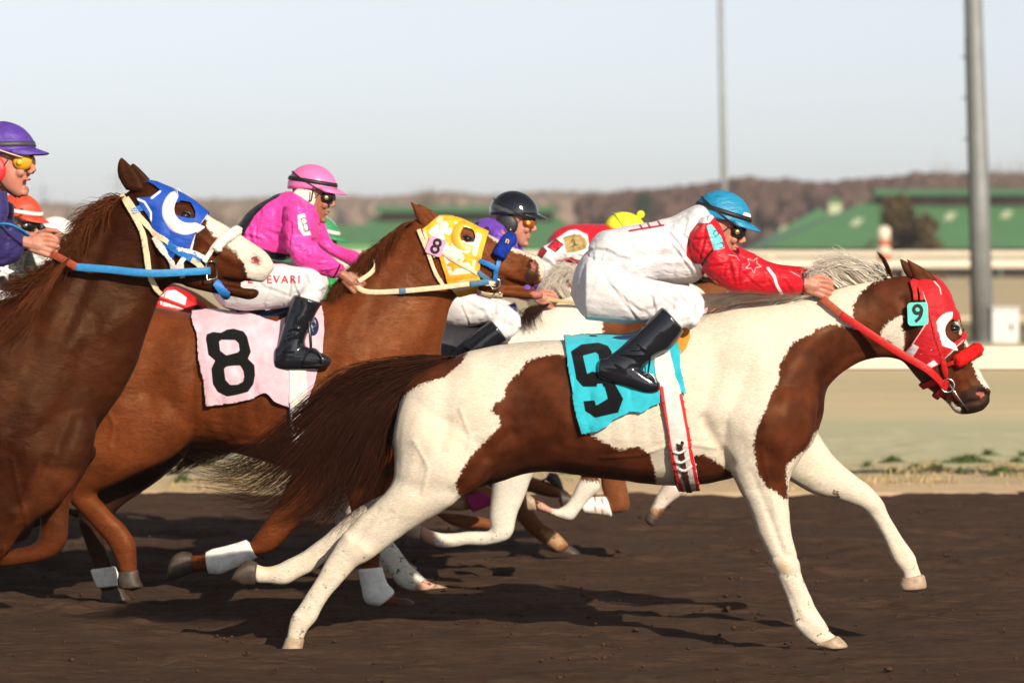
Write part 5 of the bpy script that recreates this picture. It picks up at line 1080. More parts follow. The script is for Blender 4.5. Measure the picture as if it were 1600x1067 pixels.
hG, bG = horse('bay horse under the yellow capped rider, showing only its folded legs below the leader', YG, trG, [nfG, ffG, nhG, fhG], mG, voxel=.014, ears=[(pt((985,446),1222,YG), pt((1006,452),1222,YG), pt((976,425),1222,YG), -.045, .02), (pt((990,442),1222,YG), pt((1008,446),1222,YG), pt((984,424),1222,YG), .055, .02)],
  mane=[dict(guides=[[pt((985,440),1222,YG), pt((960,432),1222,YG), pt((935,445),1222,YG)], [pt((920,452),1222,YG), pt((895,446),1222,YG), pt((870,460),1222,YG)]], n=300, rad=.003, jit=6, seed=41)],
  tail=[dict(guides=[[pt((405,560),1222,YG), pt((380,600),1222,YG), pt((350,650),1222,YG)], [pt((405,575),1222,YG), pt((385,620),1222,YG), pt((360,680),1222,YG)]], n=200, rad=.006, jit=8, seed=43)],
  paint=dict(white=lambda px, yy: np.where(yy > YG, sdf_set(px, [[(1015,750),(1075,745),(1070,790),(1016,800)]]), -20), dark=lambda px, yy: np.full(len(px), -20.0), tan=lambda px, yy: sdf_set(px, [[(660,765),(728,765),(735,805),(680,805)], [(1005,792),(1036,790),(1030,815),(1006,815)]])),
  hoofs=[([(890,772,894,794,.036,-.14),(876,768,878,794,.042,-.14)],), ([(1012,800,1030,811,.036,.13),(1007,811,1022,822,.04,.13)],), ([(684,776,690,797,.036,-.13),(668,774,674,800,.042,-.13)],), ([(768,811,774,831,.036,.13),(786,810,792,834,.042,.13)],)],
  wraps=[([(947,778,955,804,.040,-.14),(925,779,932,801,.036,-.14),(906,777,912,799,.038,-.14)],'w', lambda px: sdf_set(px, [[(927,760),(931,760),(933,820),(929,820)],[(938,760),(942,760),(944,820),(940,820)],[(916,760),(918,760),(920,820),(918,820)]])), ([(742,762,776,782,.052,-.13),(738,770,752,792,.044,-.13),(728,775,738,797,.04,-.13)],'m',nobands)])
# the horse under the green cap
YE_ = 5.6
nfE = [(600,600,720,620,.11,-.12),(650,690,720,660,.09,-.13),(720,740,760,700,.07,-.14),(780,790,812,760,.05,-.14),(803,808,830,790,.045,-.14),(826,832,848,815,.036,-.14),(845,847,868,828,.036,-.14),(862,858,882,842,.038,-.14),(872,865,890,852,.033,-.14)]
ffE = [(600,620,720,640,.1,.12),(660,700,720,690,.08,.13),(760,745,790,730,.06,.13),(850,775,875,760,.05,.13),(880,775,905,790,.045,.13),(872,765,892,782,.036,.13),(864,756,880,768,.034,.13)]
trE = shift(trunkF, 778, YE_); nhE = [(q[0], q[1], q[2], q[3], q[4], -q[5]) for q in shift(trailF, 800, YE_)]; fhE = shift(trailF, 770, YE_)
hE, bE = horse('reddish bay horse behind the yellow hooded one, one foreleg stretched to the ground', YE_, trE, [nfE, ffE, nhE, fhE], dict(coat=CG, hoof=M_hoof, eye=M_eye, mane=M_mane_d, tail=M_tail_w), voxel=.015,
  ears=[(pt((985,446),778,YE_), pt((1006,452),778,YE_), pt((976,425),778,YE_), -.045, .02), (pt((990,442),778,YE_), pt((1008,446),778,YE_), pt((984,424),778,YE_), .055, .02)],
  mane=[dict(guides=[[pt((985,440),778,YE_), pt((960,436),778,YE_), pt((935,445),778,YE_)], [pt((920,452),778,YE_), pt((895,448),778,YE_), pt((870,460),778,YE_)]], n=300, rad=.003, jit=5, seed=51)],
  tail=[dict(guides=[[pt((405,560),778,YE_), pt((380,600),778,YE_), pt((350,650),778,YE_)], [pt((405,575),778,YE_), pt((385,620),778,YE_), pt((360,680),778,YE_)]], n=200, rad=.006, jit=8, seed=53)],
  paint=dict(white=lambda px, yy: np.full(len(px), -20.0), dark=lambda px, yy: np.full(len(px), -20.0), tan=lambda px, yy: sdf_set(px, [[(838,830),(872,822),(892,850),(868,866)], [(862,755),(885,765),(905,790),(880,785)]])),
  hoofs=[([(872,866,890,852,.036,-.14),(884,873,902,860,.042,-.14),(890,876,908,868,.042,-.14)],), ([(862,755,882,768,.036,.13),(847,748,872,742,.044,.13),(846,760,858,738,.036,.13)],)] + [(shift([(262,830,280,856,.04,-.13),(246,832,262,864,.045,-.13)], 800, YE_),)])
# the horse under the orange cap, its head showing below the blue hooded horse's mouth
YH = 3.1
def shH(st): return [(q[0] - 752, q[1], q[2] - 752, q[3]) + tuple(q[4:]) for q in st]
hH, bH = horse('dark bay horse in a white and red hood, head glimpsed under the blue hooded horse', YH, shH(trunkF), [shH(nfF), shH(ffF), shH(nhF), shH(trailF)], dict(coat=CD, hoof=M_hoof, eye=M_eye, mane=M_mane_d, tail=M_tail_w), voxel=.013,
  ears=[((233,446),(254,452),(222,428),-.045,.02),((238,442),(256,446),(229,426),.055,.02)], eye=[(286,474,.02,0)],
  mane=[dict(guides=[[(233,440),(208,436),(180,445)],[(168,452),(143,448),(120,470)]], n=300, rad=.003, jit=5, seed=61)], tail=[dict(guides=[[(-347,560),(-372,600),(-400,650)],[(-347,575),(-367,620),(-392,680)]], n=150, rad=.006, jit=8, seed=63)],
  paint=dict(white=lambda px, yy: np.full(len(px), -20.0)), hoofs=[([(657-752,820,655-752,842,.036,-.14),(642-752,812,638-752,838,.042,-.14)],), ([(834-752,778,838-752,797,.035,.13),(822-752,770,824-752,798,.04,.13)],), ([(662-752,929,683-752,912,.036,-.13),(690-752,930,704-752,922,.038,-.13)],)])
# the horse under the white helmet
YJ = 4.3
hJ, bJ = horse('bay horse furthest back on the left under the white helmeted rider, almost hidden', YJ, shift(trunkF, 360, YJ), [shift(nfF, 360, YJ), shift(ffF, 345, YJ), shift(nhF, 360, YJ), shift(trailF, 360, YJ)], dict(coat=CD, hoof=M_hoof, eye=M_eye, mane=M_mane_d, tail=M_tail_w), voxel=.015,
  mane=[dict(guides=[[pt((985,440),360,YJ), pt((960,436),360,YJ), pt((935,445),360,YJ)], [pt((920,452),360,YJ), pt((895,448),360,YJ), pt((870,460),360,YJ)]], n=200, rad=.003, jit=5, seed=71)],
  paint=dict(white=lambda px, yy: np.full(len(px), -20.0)), hoofs=[(shift([(657,820,655,842,.036,-.14),(642,812,638,838,.042,-.14)], 360, YJ),), (shift([(662,929,683,912,.036,-.13),(690,930,704,922,.038,-.13)], 360, YJ),)])

hair_obj('mane_tuft', [dict(guides=[[(850,478),(838,480),(828,495),(834,512)],[(838,482),(826,484),(816,496),(822,512)],[(860,474),(850,480),(842,492),(848,508)]], n=260, rad=.002, jit=5, segs=7, ylo=-.16, yhi=-.12, seed=32, curl=3)], YF, M_mane_d, hF)
hair_obj('forelock', [dict(guides=[[(1120,420),(1140,402),(1165,400),(1186,412)],[(1120,424),(1150,406),(1176,408),(1192,420)]], n=200, rad=.002, jit=4, seed=42)], YG, M_mane_d, hG)
# ------------------------------------------------------------------ tack
M_red_c = layered('race_red', (.46, .007, .014), [('white', (.74, .68, .68)), ], .6, .2, (22, .35, .006), sheen=.1)
M_red_l = layered('red_leather', (.46, .010, .010), [], .5, .25, (30, .2, .003)); M_rust = layered('rust_rein', (.36, .07, .03), [], .6, .4, (30, .3, .003))
M_redfl = plain('fleece_red', (.62, .012, .012), .95, 0, .1, .3, 60, 1); M_blufl = plain('fleece_blue', (.01, .035, .28), .95, 0, .1, .3, 60, 1); M_whtfl = plain('fleece_white', (.78, .72, .64), .95, 0, .1, .12, 60, 1)
M_teal = layered('cloth_turquoise', (.03, .42, .52), [('ink', (.004, .0045, .006))], .8, .08, (8, .28, .010), sheen=.2)
M_pinkc = layered('cloth_pale_pink', (.66, .45, .52), [('ink', (.0045, .005, .005)), ('navy', (.012, .02, .07)), ('pale', (.8, .75, .75))], .8, .08, (8, .25, .010), sheen=.2)
M_girth = layered('girth_grey', (.60, .58, .55), [('edge', (.62, .02, .02))], .7, .3, (14, .3, .006)); M_girthw = layered('girth_white', (.76, .72, .66), [('edge', (.03, .10, .4))], .7, .3, (14, .3, .006))
M_tag9 = plain('tag_turquoise', (.12, .66, .55), .35, 0, .5, .04, 4, .02); M_tag8 = plain('tag_pink', (.80, .34, .55), .35, 0, .5, .04, 4, .02); M_ink = plain('ink_black', (.008, .009, .010), .45, 0, .4, .1, 20, 0)
M_cupw = plain('cup_white', (.80, .78, .72), .3, 0, .5, .03, 4, 0); M_cupy = plain('cup_yellow', (.80, .42, .03), .35, 0, .5, .05, 4, 0)
M_yel = layered('hood_yellow', (.80, .40, .02), [('white', (.82, .76, .62))], .6, .3, (22, .3, .005)); M_blue = layered('hood_blue', (.008, .065, .40), [('white', (.80, .76, .70))], .6, .3, (22, .35, .006))
M_cream = layered('strap_cream', (.68, .56, .36), [], .5, .4, (30, .3, .003)); M_strapw = layered('strap_white', (.80, .74, .66), [], .5, .4, (30, .3, .003)); M_strapb = layered('strap_blue', (.015, .16, .50), [], .5, .4, (30, .3, .003)); M_strapsb = layered('strap_steel_blue', (.06, .17, .30), [], .5, .4, (30, .3, .003))
M_reinb = layered('rein_blue', (.015, .20, .46), [], .55, .35, (30, .3, .003)); M_orange = layered('pad_orange', (.62, .24, .03), [], .7, .3, (20, .3, .004)); M_navy = plain('saddle_navy', (.02, .05, .14), .3, 0, .5, .2, 12, .1); M_whitep = plain('letter_white', (.82, .80, .78), .6, 0, .3, .02, 4, 0); M_redp = plain('letter_red', (.62, .03, .06), .6, 0, .3, .05, 4, 0)

def number_tag(px, py, wpx, hpx, rot, txt, bvh, Y0, mat, par, tsize):
    c = onsurf(px, py, bvh, Y0, .02); s = sc(Y0); mb = MB(); w2, h2 = wpx / s / 2, hpx / s / 2; r = min(w2, h2) * .35; pts = []
    for (sx, sz, a0) in ((1, 1, 0), (-1, 1, 90), (-1, -1, 180), (1, -1, 270)):
        for k in range(5): a = R(a0 + k * 22.5); pts.append((sx * (w2 - r) + r * math.cos(a), sz * (h2 - r) + r * math.sin(a)))
    cs, sn = math.cos(R(-rot)), math.sin(R(-rot)); f = lambda x, z: (x * cs - z * sn, x * sn + z * cs)
    n = len(pts); v = []
    for y in (-.004, .004): v += [(c.x + f(x, z)[0], c.y + y, c.z + f(x, z)[1]) for x, z in pts]
    mb.add(v, [tuple(range(n))[::1], tuple(range(2 * n - 1, n - 1, -1))] + [(i, n + i, n + (i + 1) % n, (i + 1) % n) for i in range(n)])
    o = mb.obj('number_tag', mat, par, False); bm = bmesh.new(); bm.from_mesh(o.data); bmesh.ops.recalc_face_normals(bm, faces=bm.faces); bm.to_mesh(o.data); bm.free()
    t = text_on('digit', txt, px, py, tsize, rot, None, c.y, M_ink, o, .0065, .02, .95)
def roll(name, line, rpx, bvh, Y0, mat, par):
    """fleece noseband roll: over the bridge of the nose and down both cheeks"""
    near_ = [onsurf(x, y, bvh, Y0, rpx / sc(Y0) * .6) for x, y in line[:-1]]; top = P(line[-1][0], line[-1][1], Y0); pts = near_ + [top] + [Vector((p.x, 2 * Y0 - p.y, p.z)) for p in near_[::-1]]
    p2 = cr([tuple(p) for p in pts], 5); mb = MB(); r = rpx / sc(Y0); mb.tube([Vector(p) for p in p2], [r * (.80 if i in (0, len(p2) - 1) else 1) for i in range(len(p2))], 16)
    mb.v = [tuple(Vector(p) + Vector((mnoise.noise(Vector(p) * 90), mnoise.noise(Vector(p) * 90 + Vector((5, 5, 5))), mnoise.noise(Vector(p) * 90 + Vector((9, 0, 3))))) * .006) for p in mb.v]
    return mb.obj(name, mat, par)
def ring3(name, c, r, t, mat, par, tilt=0):
    mb = MB(); pts = [Vector(c) + Vector((math.cos(a) * r, math.sin(a) * r * math.sin(tilt), math.sin(a) * r * math.cos(tilt))) for a in [2 * math.pi * k / 22 for k in range(23)]]; mb.tube(pts, t, 7, False); return mb.obj(name, mat, par)
def q4(pts, s, o): return [(o[0] + x / s, o[1] + y / s) for x, y in pts]

# --- number 9
hood9 = [(1424,440),(1440,431),(1452,430),(1464,436),(1474,444),(1484,461),(1497,490),(1507,513),(1508,524),(1504,534),(1487,549),(1475,561),(1467,568),(1450,579),(1440,573),(1426,562),(1412,552),(1425,540),(1435,522),(1445,507),(1449,492),(1447,475),(1441,458),(1430,450)]
eyeh9 = [(1474,516),(1476,505),(1485,498),(1496,500),(1504,515),(1498,529),(1486,537),(1477,529)]
hd = drape('race_hood', hood9, b9, Y9, M_red_c, h9, off=.008, step=1.5, holes=[eyeh9], amp=.006, seed=2)
px = px_of(hd, Y9); attr(hd, 'white', np.maximum(sdf_set(px, [[(1428,537),(1437,542),(1426,560),(1413,552)], [(1443,572),(1459,562),(1466,569),(1451,577)]]), line_sdf(px, [[(1476,561),(1490,546),(1505,531)], [(1447,505),(1438,520),(1426,538)], [(1441,455),(1449,478)], [(1456,436),(1468,450),(1470,460)]], 2.6)))
text_on('hood_letters', 'B', 1445, 540, 17, 20, b9, Y9, M_whitep, hd, .016); text_on('hood_letters', 'M', 1450, 561, 14, 20, b9, Y9, M_whitep, hd, .016)
mb = MB(); mb.tube([onsurf(1439, 552, b9, Y9, .015), onsurf(1456, 546, b9, Y9, .015)], .0022, 6); mb.obj('hood_stroke', M_whitep, hd)
crescent('eye_cup', 1489, 517, 31, 14, 78, 268, .036, b9, Y9, M_cupw, hd)
number_tag(1434, 491, 32, 36, -2, '9', b9, Y9, M_tag9, h9, 40)
for ln, wp in (([(1424,441),(1429,455),(1431,470)], 7), ([(1455,492),(1464,530),(1472,558),(1477,588)], 7), ([(1477,570),(1500,560),(1520,550)], 6), ([(1441,602),(1455,596),(1470,592)], 8), ([(1479,592),(1473,606),(1462,620)], 9), ([(1437,450),(1441,470)], 6)):
    strap('bridle_strap', ln, wp, b9, Y9, M_red_l, h9, .014)
roll('shadow_roll', [(1489,566),(1504,558),(1518,551),(1526,546)], 11, b9, Y9, M_redfl, h9)
for yy in (-1, 1):
    c = onsurf(1479, 600, b9, Y9, .02); c = Vector((c.x, Y9 + yy * abs(c.y - Y9), c.z)); ring3('bit_ring', c, .030, .0035, M_silver, h9)
    hp_ = P(1284, 466, yy * .10); a = P(1318, 494, yy * .12); b_ = P(1400, 546, yy * .135)
    ribbon('rein', [hp_, a], .032, .005, M_rust, h9); ribbon('rein', [P(1314, 491, yy * .122), P(1345, 512, yy * .13), P(1400, 548, yy * .135), P(1450, 578, yy * .13), c + Vector((-.02, 0, 0))], .033, .006, M_red_l, h9)
MB().tube([onsurf(1483, 598, b9, Y9, .012), P(1500, 625, Y9 - .06), P(1512, 641, Y9 - .045)], .0035, 7).obj('bit_shank', M_silver, h9)
cl9 = [(882,531),(895,527),(925,531),(965,531),(1005,524),(1040,512),(1062,508),(1064,545),(1062,575),(1071,616),(1058,610),(1045,604),(1030,605),(1030,630),(1013,638),(1000,645),(990,643),(980,645),(968,651),(960,655),(950,664),(935,672),(922,674),(909,676),(903,655),(897,628),(890,590),(885,553)]
c9 = drape('saddle_cloth', cl9, b9, Y9, M_teal, h9, off=.014, step=1.8, amp=.014, seed=3, thick=.004, miss=.06)
o5 = (850, 500); f5 = lambda p: q4(p, 4, o5)
px = px_of(c9, Y9); ink = sdf_set(px, [f5([(165,200),(232,155),(340,143),(400,163),(425,200),(425,260),(400,330),(400,420),(240,420),(200,370),(185,290)])], [f5([(246,228),(320,208),(338,218),(352,300),(345,330),(300,320),(272,336)]), f5([(330,425),(335,402),(362,400),(370,425)])])
ink = np.maximum(ink, sdf_set(px, [f5([(350,380),(440,390),(497,492),(465,580),(320,612),(255,570),(243,505),(320,498),(327,532),(395,490),(372,400)])])); attr(c9, 'ink', ink)
g9 = drape('girth', [(1024,540),(1046,538),(1048,560),(1056,590),(1066,625),(1080,700),(1094,762),(1062,764),(1050,720),(1036,650),(1030,610),(1022,575)], b9, Y9, M_girth, h9, off=.022, step=1.8, amp=.002, thick=.006, miss=.03)
px = px_of(g9, Y9); attr(g9, 'edge', np.maximum(line_sdf(px, [[(1033,606),(1039,650),(1047,700),(1055,735),(1065,764)]], 7), line_sdf(px, [[(1064,618),(1074,670),(1080,712),(1091,764)]], 7)))
for k, (x, y) in enumerate(((1060, 699), (1063, 712), (1068, 724))):
    strap('girth_buckle', [(x - 9, y), (x, y + 3), (x + 10, y - 4)], 3.2, b9, Y9, M_whitep, g9, .036, both=False, step=1.0)
strap('girth_strap', [(1060,690),(1064,712),(1069,735),(1078,762)], 8, b9, Y9, layered('strap_brown', (.055,.018,.012), [], .5, .4), g9, .031, both=False)
drape('saddle_pad', [(1046,502),(1064,500),(1078,510),(1079,528),(1072,546),(1063,556),(1058,530)], b9, Y9, M_orange, h9, off=.012, step=1.8, thick=.012, miss=.06)
def saddle(Y0, st, par, mat):
    mb = MB(); loft(mb, st, Y0, k=4, n=20, e=2.6); co, no, F = remesh(mb, .008, 3); return mesh_obj('saddle', co, F, mat, par)
saddle(Y9, [(918,521,920,531,.10),(940,523,942,536,.13),(980,522,982,538,.15),(1020,514,1022,532,.14),(1055,500,1058,520,.12),(1070,494,1074,508,.08)], h9, M_navy)
for s in (-1, 1):
    MB().tube([P(1022, 535, Y9 + s * .29), P(1016, 560, Y9 + s * .315), P(1012, 585, Y9 + s * .32)], .007, 6, True, .3).obj('stirrup_leather', M_black, h9)
    mb = MB(); pts = [P(1012 + 13 * math.cos(R(a)), 603 - 20 * max(0, math.sin(R(a))), Y9 + s * .32 + .0) for a in range(0, 181, 15)]; mb.tube(pts + [pts[0]], .005, 7); mb.obj('stirrup', M_silver, h9)

# --- number 8
hood8 = [(660,360),(676,348),(686,340),(710,340),(735,351),(762,364),(758,378),(752,398),(748,424),(750,440),(745,453),(730,458),(715,461),(702,448),(697,432),(692,420),(687,402),(680,385),(668,372)]
eyeh8 = [(715,366),(717,358),(727,357),(738,361),(743,372),(740,380),(728,381),(719,376)]
hd = drape('race_hood', hood8, b8, Y8, M_yel, h8, off=.008, step=1.5, holes=[eyeh8], amp=.006, seed=5)
px = px_of(hd, Y8)
def star(cx, cy, r, rot=0): return [(cx + (r if k % 2 == 0 else r * .45) * math.cos(R(rot + 36 * k)), cy + (r if k % 2 == 0 else r * .45) * math.sin(R(rot + 36 * k))) for k in range(10)]
inner = [(668,362),(688,346),(710,346),(735,356),(754,368),(750,380),(745,398),(741,422),(742,436),(722,440),(706,440),(698,420),(693,400),(684,382)]
attr(hd, 'white', np.minimum(np.maximum(sdf_set(px, [inner]), sdf_set(px, [[(704,452),(745,442),(746,448),(710,457)]])), -sdf_set(px, [star(702, 374, 13, 10), star(710, 413, 13, 30), star(733, 403, 14, 0), star(742, 358, 11, 20), star(706, 352, 9, 0), [(700,432),(742,426),(742,434),(702,440)]])))
crescent('eye_cup', 730, 370, 26, 11, 55, 262, .032, b8, Y8, M_cupy, hd)
number_tag(681, 386, 26, 28, 20, '8', b8, Y8, M_tag8, h8, 34)
strap('bridle_strap', [(655,360),(668,392),(680,425),(692,446)], 6, b8, Y8, M_cream, h8, .012)
strap('bridle_strap', [(693,396),(715,410),(746,428)], 5, b8, Y8, M_cream, h8, .014); strap('bridle_strap', [(663,362),(672,388),(680,402)], 4.5, b8, Y8, M_cream, h8, .012)
strap('bridle_strap', [(745,424),(758,433),(770,440)], 7, b8, Y8, M_strapsb, h8, .015); strap('bridle_strap', [(748,406),(762,412),(774,419)], 6, b8, Y8, M_strapb, h8, .012); strap('bridle_strap', [(782,402),(777,414),(773,432),(770,446)], 7, b8, Y8, M_strapb, h8, .013)
strap('bridle_strap', [(682,350),(690,344),(688,360)], 5, b8, Y8, M_cream, h8, .014)
strap('tongue_tie', [(745,452),(760,458),(785,460)], 5, b8, Y8, M_cream, h8, .012)
r_ = roll('shadow_roll', [(777,404),(783,392),(790,381),(797,374)], 11.5, b8, Y8, M_blufl, h8)
text_on('roll_emblem', 'n', 793, 376, 13, 15, None, Y8 - .105, M_cupy, r_, .004, .02)
for yy in (-1, 1):
    c = onsurf(772, 440, b8, Y8, .02); c = Vector((c.x, Y8 + yy * abs(c.y - Y8), c.z)); ring3('bit_ring', c, .026, .0035, M_silver, h8)
    pr = [P(556, 447, Y8 + yy * .12), P(575, 456, Y8 + yy * .13), P(625, 455, Y8 + yy * .14), P(690, 449, Y8 + yy * .14), P(740, 443, Y8 + yy * .13), c]
    ribbon('rein', pr, .025, .005, M_cream, h8); 
    for a in ((624, 455.2, 634, 454.4), (735, 443.8, 764, 440.4)): ribbon('rein_grip', [P(a[0], a[1], Y8 + yy * .1405), P((a[0]+a[2])/2, (a[1]+a[3])/2, Y8 + yy * .1405), P(a[2], a[3], Y8 + yy * .1395)], .029, .010, M_strapsb, h8)
ribbon('neck_strap', [P(612, 383, Y8 - .02), P(598, 392, Y8 - .03), P(585, 398, Y8 - .05), P(572, 408, Y8 - .02)], .014, .004, M_cupy, h8)
ribbon('rein_loop', [P(560, 440, Y8 - .13), P(580, 426, Y8 - .12), P(585, 414, Y8 - .09), P(577, 398, Y8 - .02), P(566, 394, Y8 + .05)], .022, .005, M_cream, h8)
MB().tube([P(776, 440, Y8 - .1), P(786, 436, Y8 - .095), P(783, 446, Y8 - .09), P(776, 455, Y8 - .085)], .004, 6).obj('bit_shank', M_silver, h8)
MB().ball(P(781, 458, Y8 - .09), .008, 10, 7).obj('bit_boss', M_silver, h8)
o6 = (300, 440); f6 = lambda p: q4(p, 4, o6)
cl8 = [(299,492),(345,489),(372,491),(405,500),(432,508),(455,498),(480,482),(503,481),(507,500),(507,520),(503,550),(495,578),(486,612),(480,636),(466,639),(452,636),(440,632),(430,627),(421,619),(414,612),(400,620),(370,628),(325,633),(321,605),(316,575),(308,535),(300,508)]
c8 = drape('saddle_cloth', cl8, b8, Y8, M_pinkc, h8, off=.014, step=1.8, amp=.014, seed=7, thick=.004, miss=.06)
px = px_of(c8, Y8); attr(c8, 'ink', sdf_set(px, [f6([(85,360),(92,330),(130,315),(180,320),(220,300),(262,295),(325,312),(347,345),(355,380),(370,440),(352,482),(392,522),(397,585),(385,640),(350,690),(290,708),(220,720),(158,690),(128,640),(120,545),(142,495),(100,460)])], [f6([(172,378),(185,368),(270,370),(290,390),(295,430),(285,442),(215,460),(178,432)]), f6([(203,548),(215,535),(240,530),(300,526),(320,560),(325,595),(318,625),(285,640),(240,643),(212,612)])]))
rc = [(489 + 10 * math.cos(a), 510 + 16 * math.sin(a)) for a in np.linspace(0, 6.28, 20)]; attr(c8, 'navy', sdf_set(px, [rc])); attr(c8, 'pale', line_sdf(px, [[(486,505),(492,501)],[(488,513),(494,509)],[(485,499),(489,519)],[(491,498),(494,508)]], 1.8))
g8 = drape('girth', [(450,560),(476,558),(479,600),(482,650),(484,690),(457,692),(454,660),(451,600)], b8, Y8, M_girthw, h8, off=.022, step=1.8, amp=.002, thick=.006, miss=.03)
px = px_of(g8, Y8); attr(g8, 'edge', line_sdf(px, [[(452,630),(454,660),(459,736)], [(481,640),(487,736)]], 4))
saddle(Y8, [(370,482,372,494,.09),(392,485,394,500,.12),(420,484,424,504,.13),(450,474,454,496,.13),(478,462,482,482,.11),(492,456,496,470,.07)], h8, M_navy)
for s in (-1, 1):
    MB().tube([P(482, 480, Y8 + s * .28), P(484, 515, Y8 + s * .335), P(486, 545, Y8 + s * .345)], .008, 6, True, .3).obj('stirrup_leather', M_black, h8)
    mb = MB(); pts = [P(489 + 15 * math.cos(R(a)), 571 - 26 * max(0, math.sin(R(a))), Y8 + s * .345) for a in range(0, 181, 15)]; mb.tube(pts + [pts[0]], .0055, 7); mb.obj('stirrup', M_black, h8)

# --- blue hood at the left
hoodB = [(228,286),(250,289),(275,301),(300,318),(324,335),(316,347),(310,356),(302,378),(298,393),(285,387),(277,385),(273,398),(270,412),(262,402),(252,384),(245,370),(235,345),(222,325),(215,311),(235,310),(250,300),(240,293)]
eyehB = [(270,334),(272,322),(282,317),(296,320),(304,333),(304,344),(292,343),(280,340)]
hd = drape('race_hood', hoodB, bB, YB, M_blue, hB, off=.009, step=1.5, holes=[eyehB], amp=.007, seed=9)
px = px_of(hd, YB); attr(hd, 'white', line_sdf(px, [[(325,336),(316,349),(309,362),(302,378),(297,394)], [(216,312),(226,316),(236,332),(236,345)], [(237,310),(250,300)]], 4.2))
crescent('eye_cup', 290, 331, 38, 16, 40, 252, .040, bB, YB, M_cupw, hd)
for ln, wp, mt in (([(193,308),(206,330),(222,360),(228,390),(232,425),(240,448),(248,458)], 8, M_cream), ([(200,312),(232,355),(265,380)], 8, M_cream), ([(263,380),(278,392),(298,404)], 10, M_strapb), ([(298,404),(310,412),(318,422)], 9, M_cream), ([(276,388),(300,394),(318,402)], 6, M_strapw), ([(318,408),(328,394),(338,380)], 7, M_strapw), ([(208,333),(222,326)], 9, M_strapb), ([(243,370),(258,395),(270,410),(272,425)], 8, M_strapw), ([(275,420),(288,402)], 7, M_strapw), ([(283,408),(286,430)], 7, M_strapw), ([(335,442),(346,452),(358,460)], 9, M_strapb), ([(300,395),(312,408)], 7, M_strapb)):
    strap('bridle_strap', ln, wp, bB, YB, mt, hB, .014)
roll('shadow_roll', [(336,390),(344,380),(356,371),(370,361)], 8.5, bB, YB, M_whtfl, hB)
for yy in (-1, 1):
    c = onsurf(328, 420, bB, YB, .022); c = Vector((c.x, YB + yy * abs(c.y - YB), c.z)); m_ = MB()
    m_.tube([c + Vector((-.02, 0, .037)), c + Vector((.025, 0, .04)), c + Vector((.028, 0, -.032)), c + Vector((-.015, 0, -.04)), c + Vector((-.02, 0, .037))], .0042, 7); m_.obj('bit_ring', M_silver, hB)
    ribbon('rein', [P(118, 417, YB + yy * .15), P(170, 421, YB + yy * .15), P(240, 427, YB + yy * .145), c], .031, .006, M_reinb, hB)
    ribbon('rein', [P(70, 392, YB + yy * .1), P(95, 404, YB + yy * .13), P(119, 417, YB + yy * .152)], .031, .006, M_rust, hB)
clB = [(-330,492),(-200,492),(-190,560),(-200,640),(-320,650)]
o = drape('saddle_cloth', [(-240,490),(-90,486),(-80,560),(-90,640),(-230,650)], bB, YB, plain('cloth_white', (.7,.7,.7)), hB, off=.014, step=4, amp=.01, miss=.06)
saddle(YB, [(-200,478,-200,494,.10),(-150,478,-150,496,.14),(-90,470,-90,492,.14),(-50,462,-48,482,.09)], hB, M_navy)
# --- far hoods and reins
hd = drape('race_hood', [(245,462),(252,455),(262,452),(290,450),(303,452),(300,470),(306,478),(296,484),(275,484),(250,480),(243,472)], bH, YH, layered('hood_white_red', (.78,.72,.70), [('edge', (.60,.02,.03)), ('emb', (.40,.03,.08))], .6, .3), hH, off=.010, step=1.5, amp=.003)
px = px_of(hd, YH); attr(hd, 'edge', np.maximum(-sdf_set(px, [[(250,462),(262,455),(292,453),(290,470),(287,484),(252,480)]]) - 0.0, line_sdf(px, [[(253,480),(258,458)]], 3))); attr(hd, 'emb', np.maximum(1.0 - np.abs(np.hypot(px[:, 0] - 270, px[:, 1] - 472) - 9.5), line_sdf(px, [[(273,467),(267,467),(266,474),(270,478),(274,475),(270,473)]], 1.8)))
for ln in ([(243,479),(270,484),(300,489),(318,486)], [(272,453),(292,466),(318,484)]): strap('bridle_strap', ln, 5, bH, YH, M_red_l, hH, .016)
for yy in (-1, 1):
    ribbon('rein', [P(842, 466, YF + yy * .1), P(880, 471, YF + yy * .13), P(950, 478, YF + yy * .15), P(1060, 505, YF + yy * .1)], .020, .004, layered('rein_straw', (.52, .42, .2), [], .6, .3), hF)
    ribbon('rein', [P(70 + 0, 410, YH + yy * .1), P(180, 440, YH + yy * .13), P(305, 486, YH + yy * .09)], .02, .004, M_red_l, hH)
for ln, mt in (([(1000,447),(1012,470),(1030,500)], M_cupy), ([(1018,448),(1030,470),(1045,490)], M_red_l), ([(1030,458),(1040,462)], M_black)): strap('bridle_strap', ln, 6, bF, YF, mt, hF, .012)
saddle(YF, [(690,490,692,504,.10),(730,490,732,508,.13),(770,484,772,504,.13),(805,472,808,492,.08)], hF, M_navy)
drape('saddle_cloth', [(640,500),(790,495),(795,560),(780,610),(650,620)], bF, YF, plain('cloth_dark', (.02,.02,.025)), hF, off=.014, step=4, amp=.01, miss=.06)
def far_tack(h, b, dx, Yn, colr):
    st = shift([(690,490,692,504,.10),(730,490,732,508,.13),(770,484,772,504,.13),(805,472,808,492,.08)], dx, Yn); saddle(Yn, st, h, M_navy)
    drape('saddle_cloth', [pt(p, dx, Yn) for p in ((640,500),(790,495),(795,560),(780,610),(650,620))], b, Yn, colr, h, off=.014, step=4, amp=.01, miss=.06)
    for yy in (-1, 1): ribbon('rein', [Vector(P(*pt((842,466), dx, Yn), Yn + yy * .1)), Vector(P(*pt((920,490), dx, Yn), Yn + yy * .14)), Vector(P(*pt((1070,515), dx, Yn), Yn + yy * .08))], .02, .004, M_black, h)
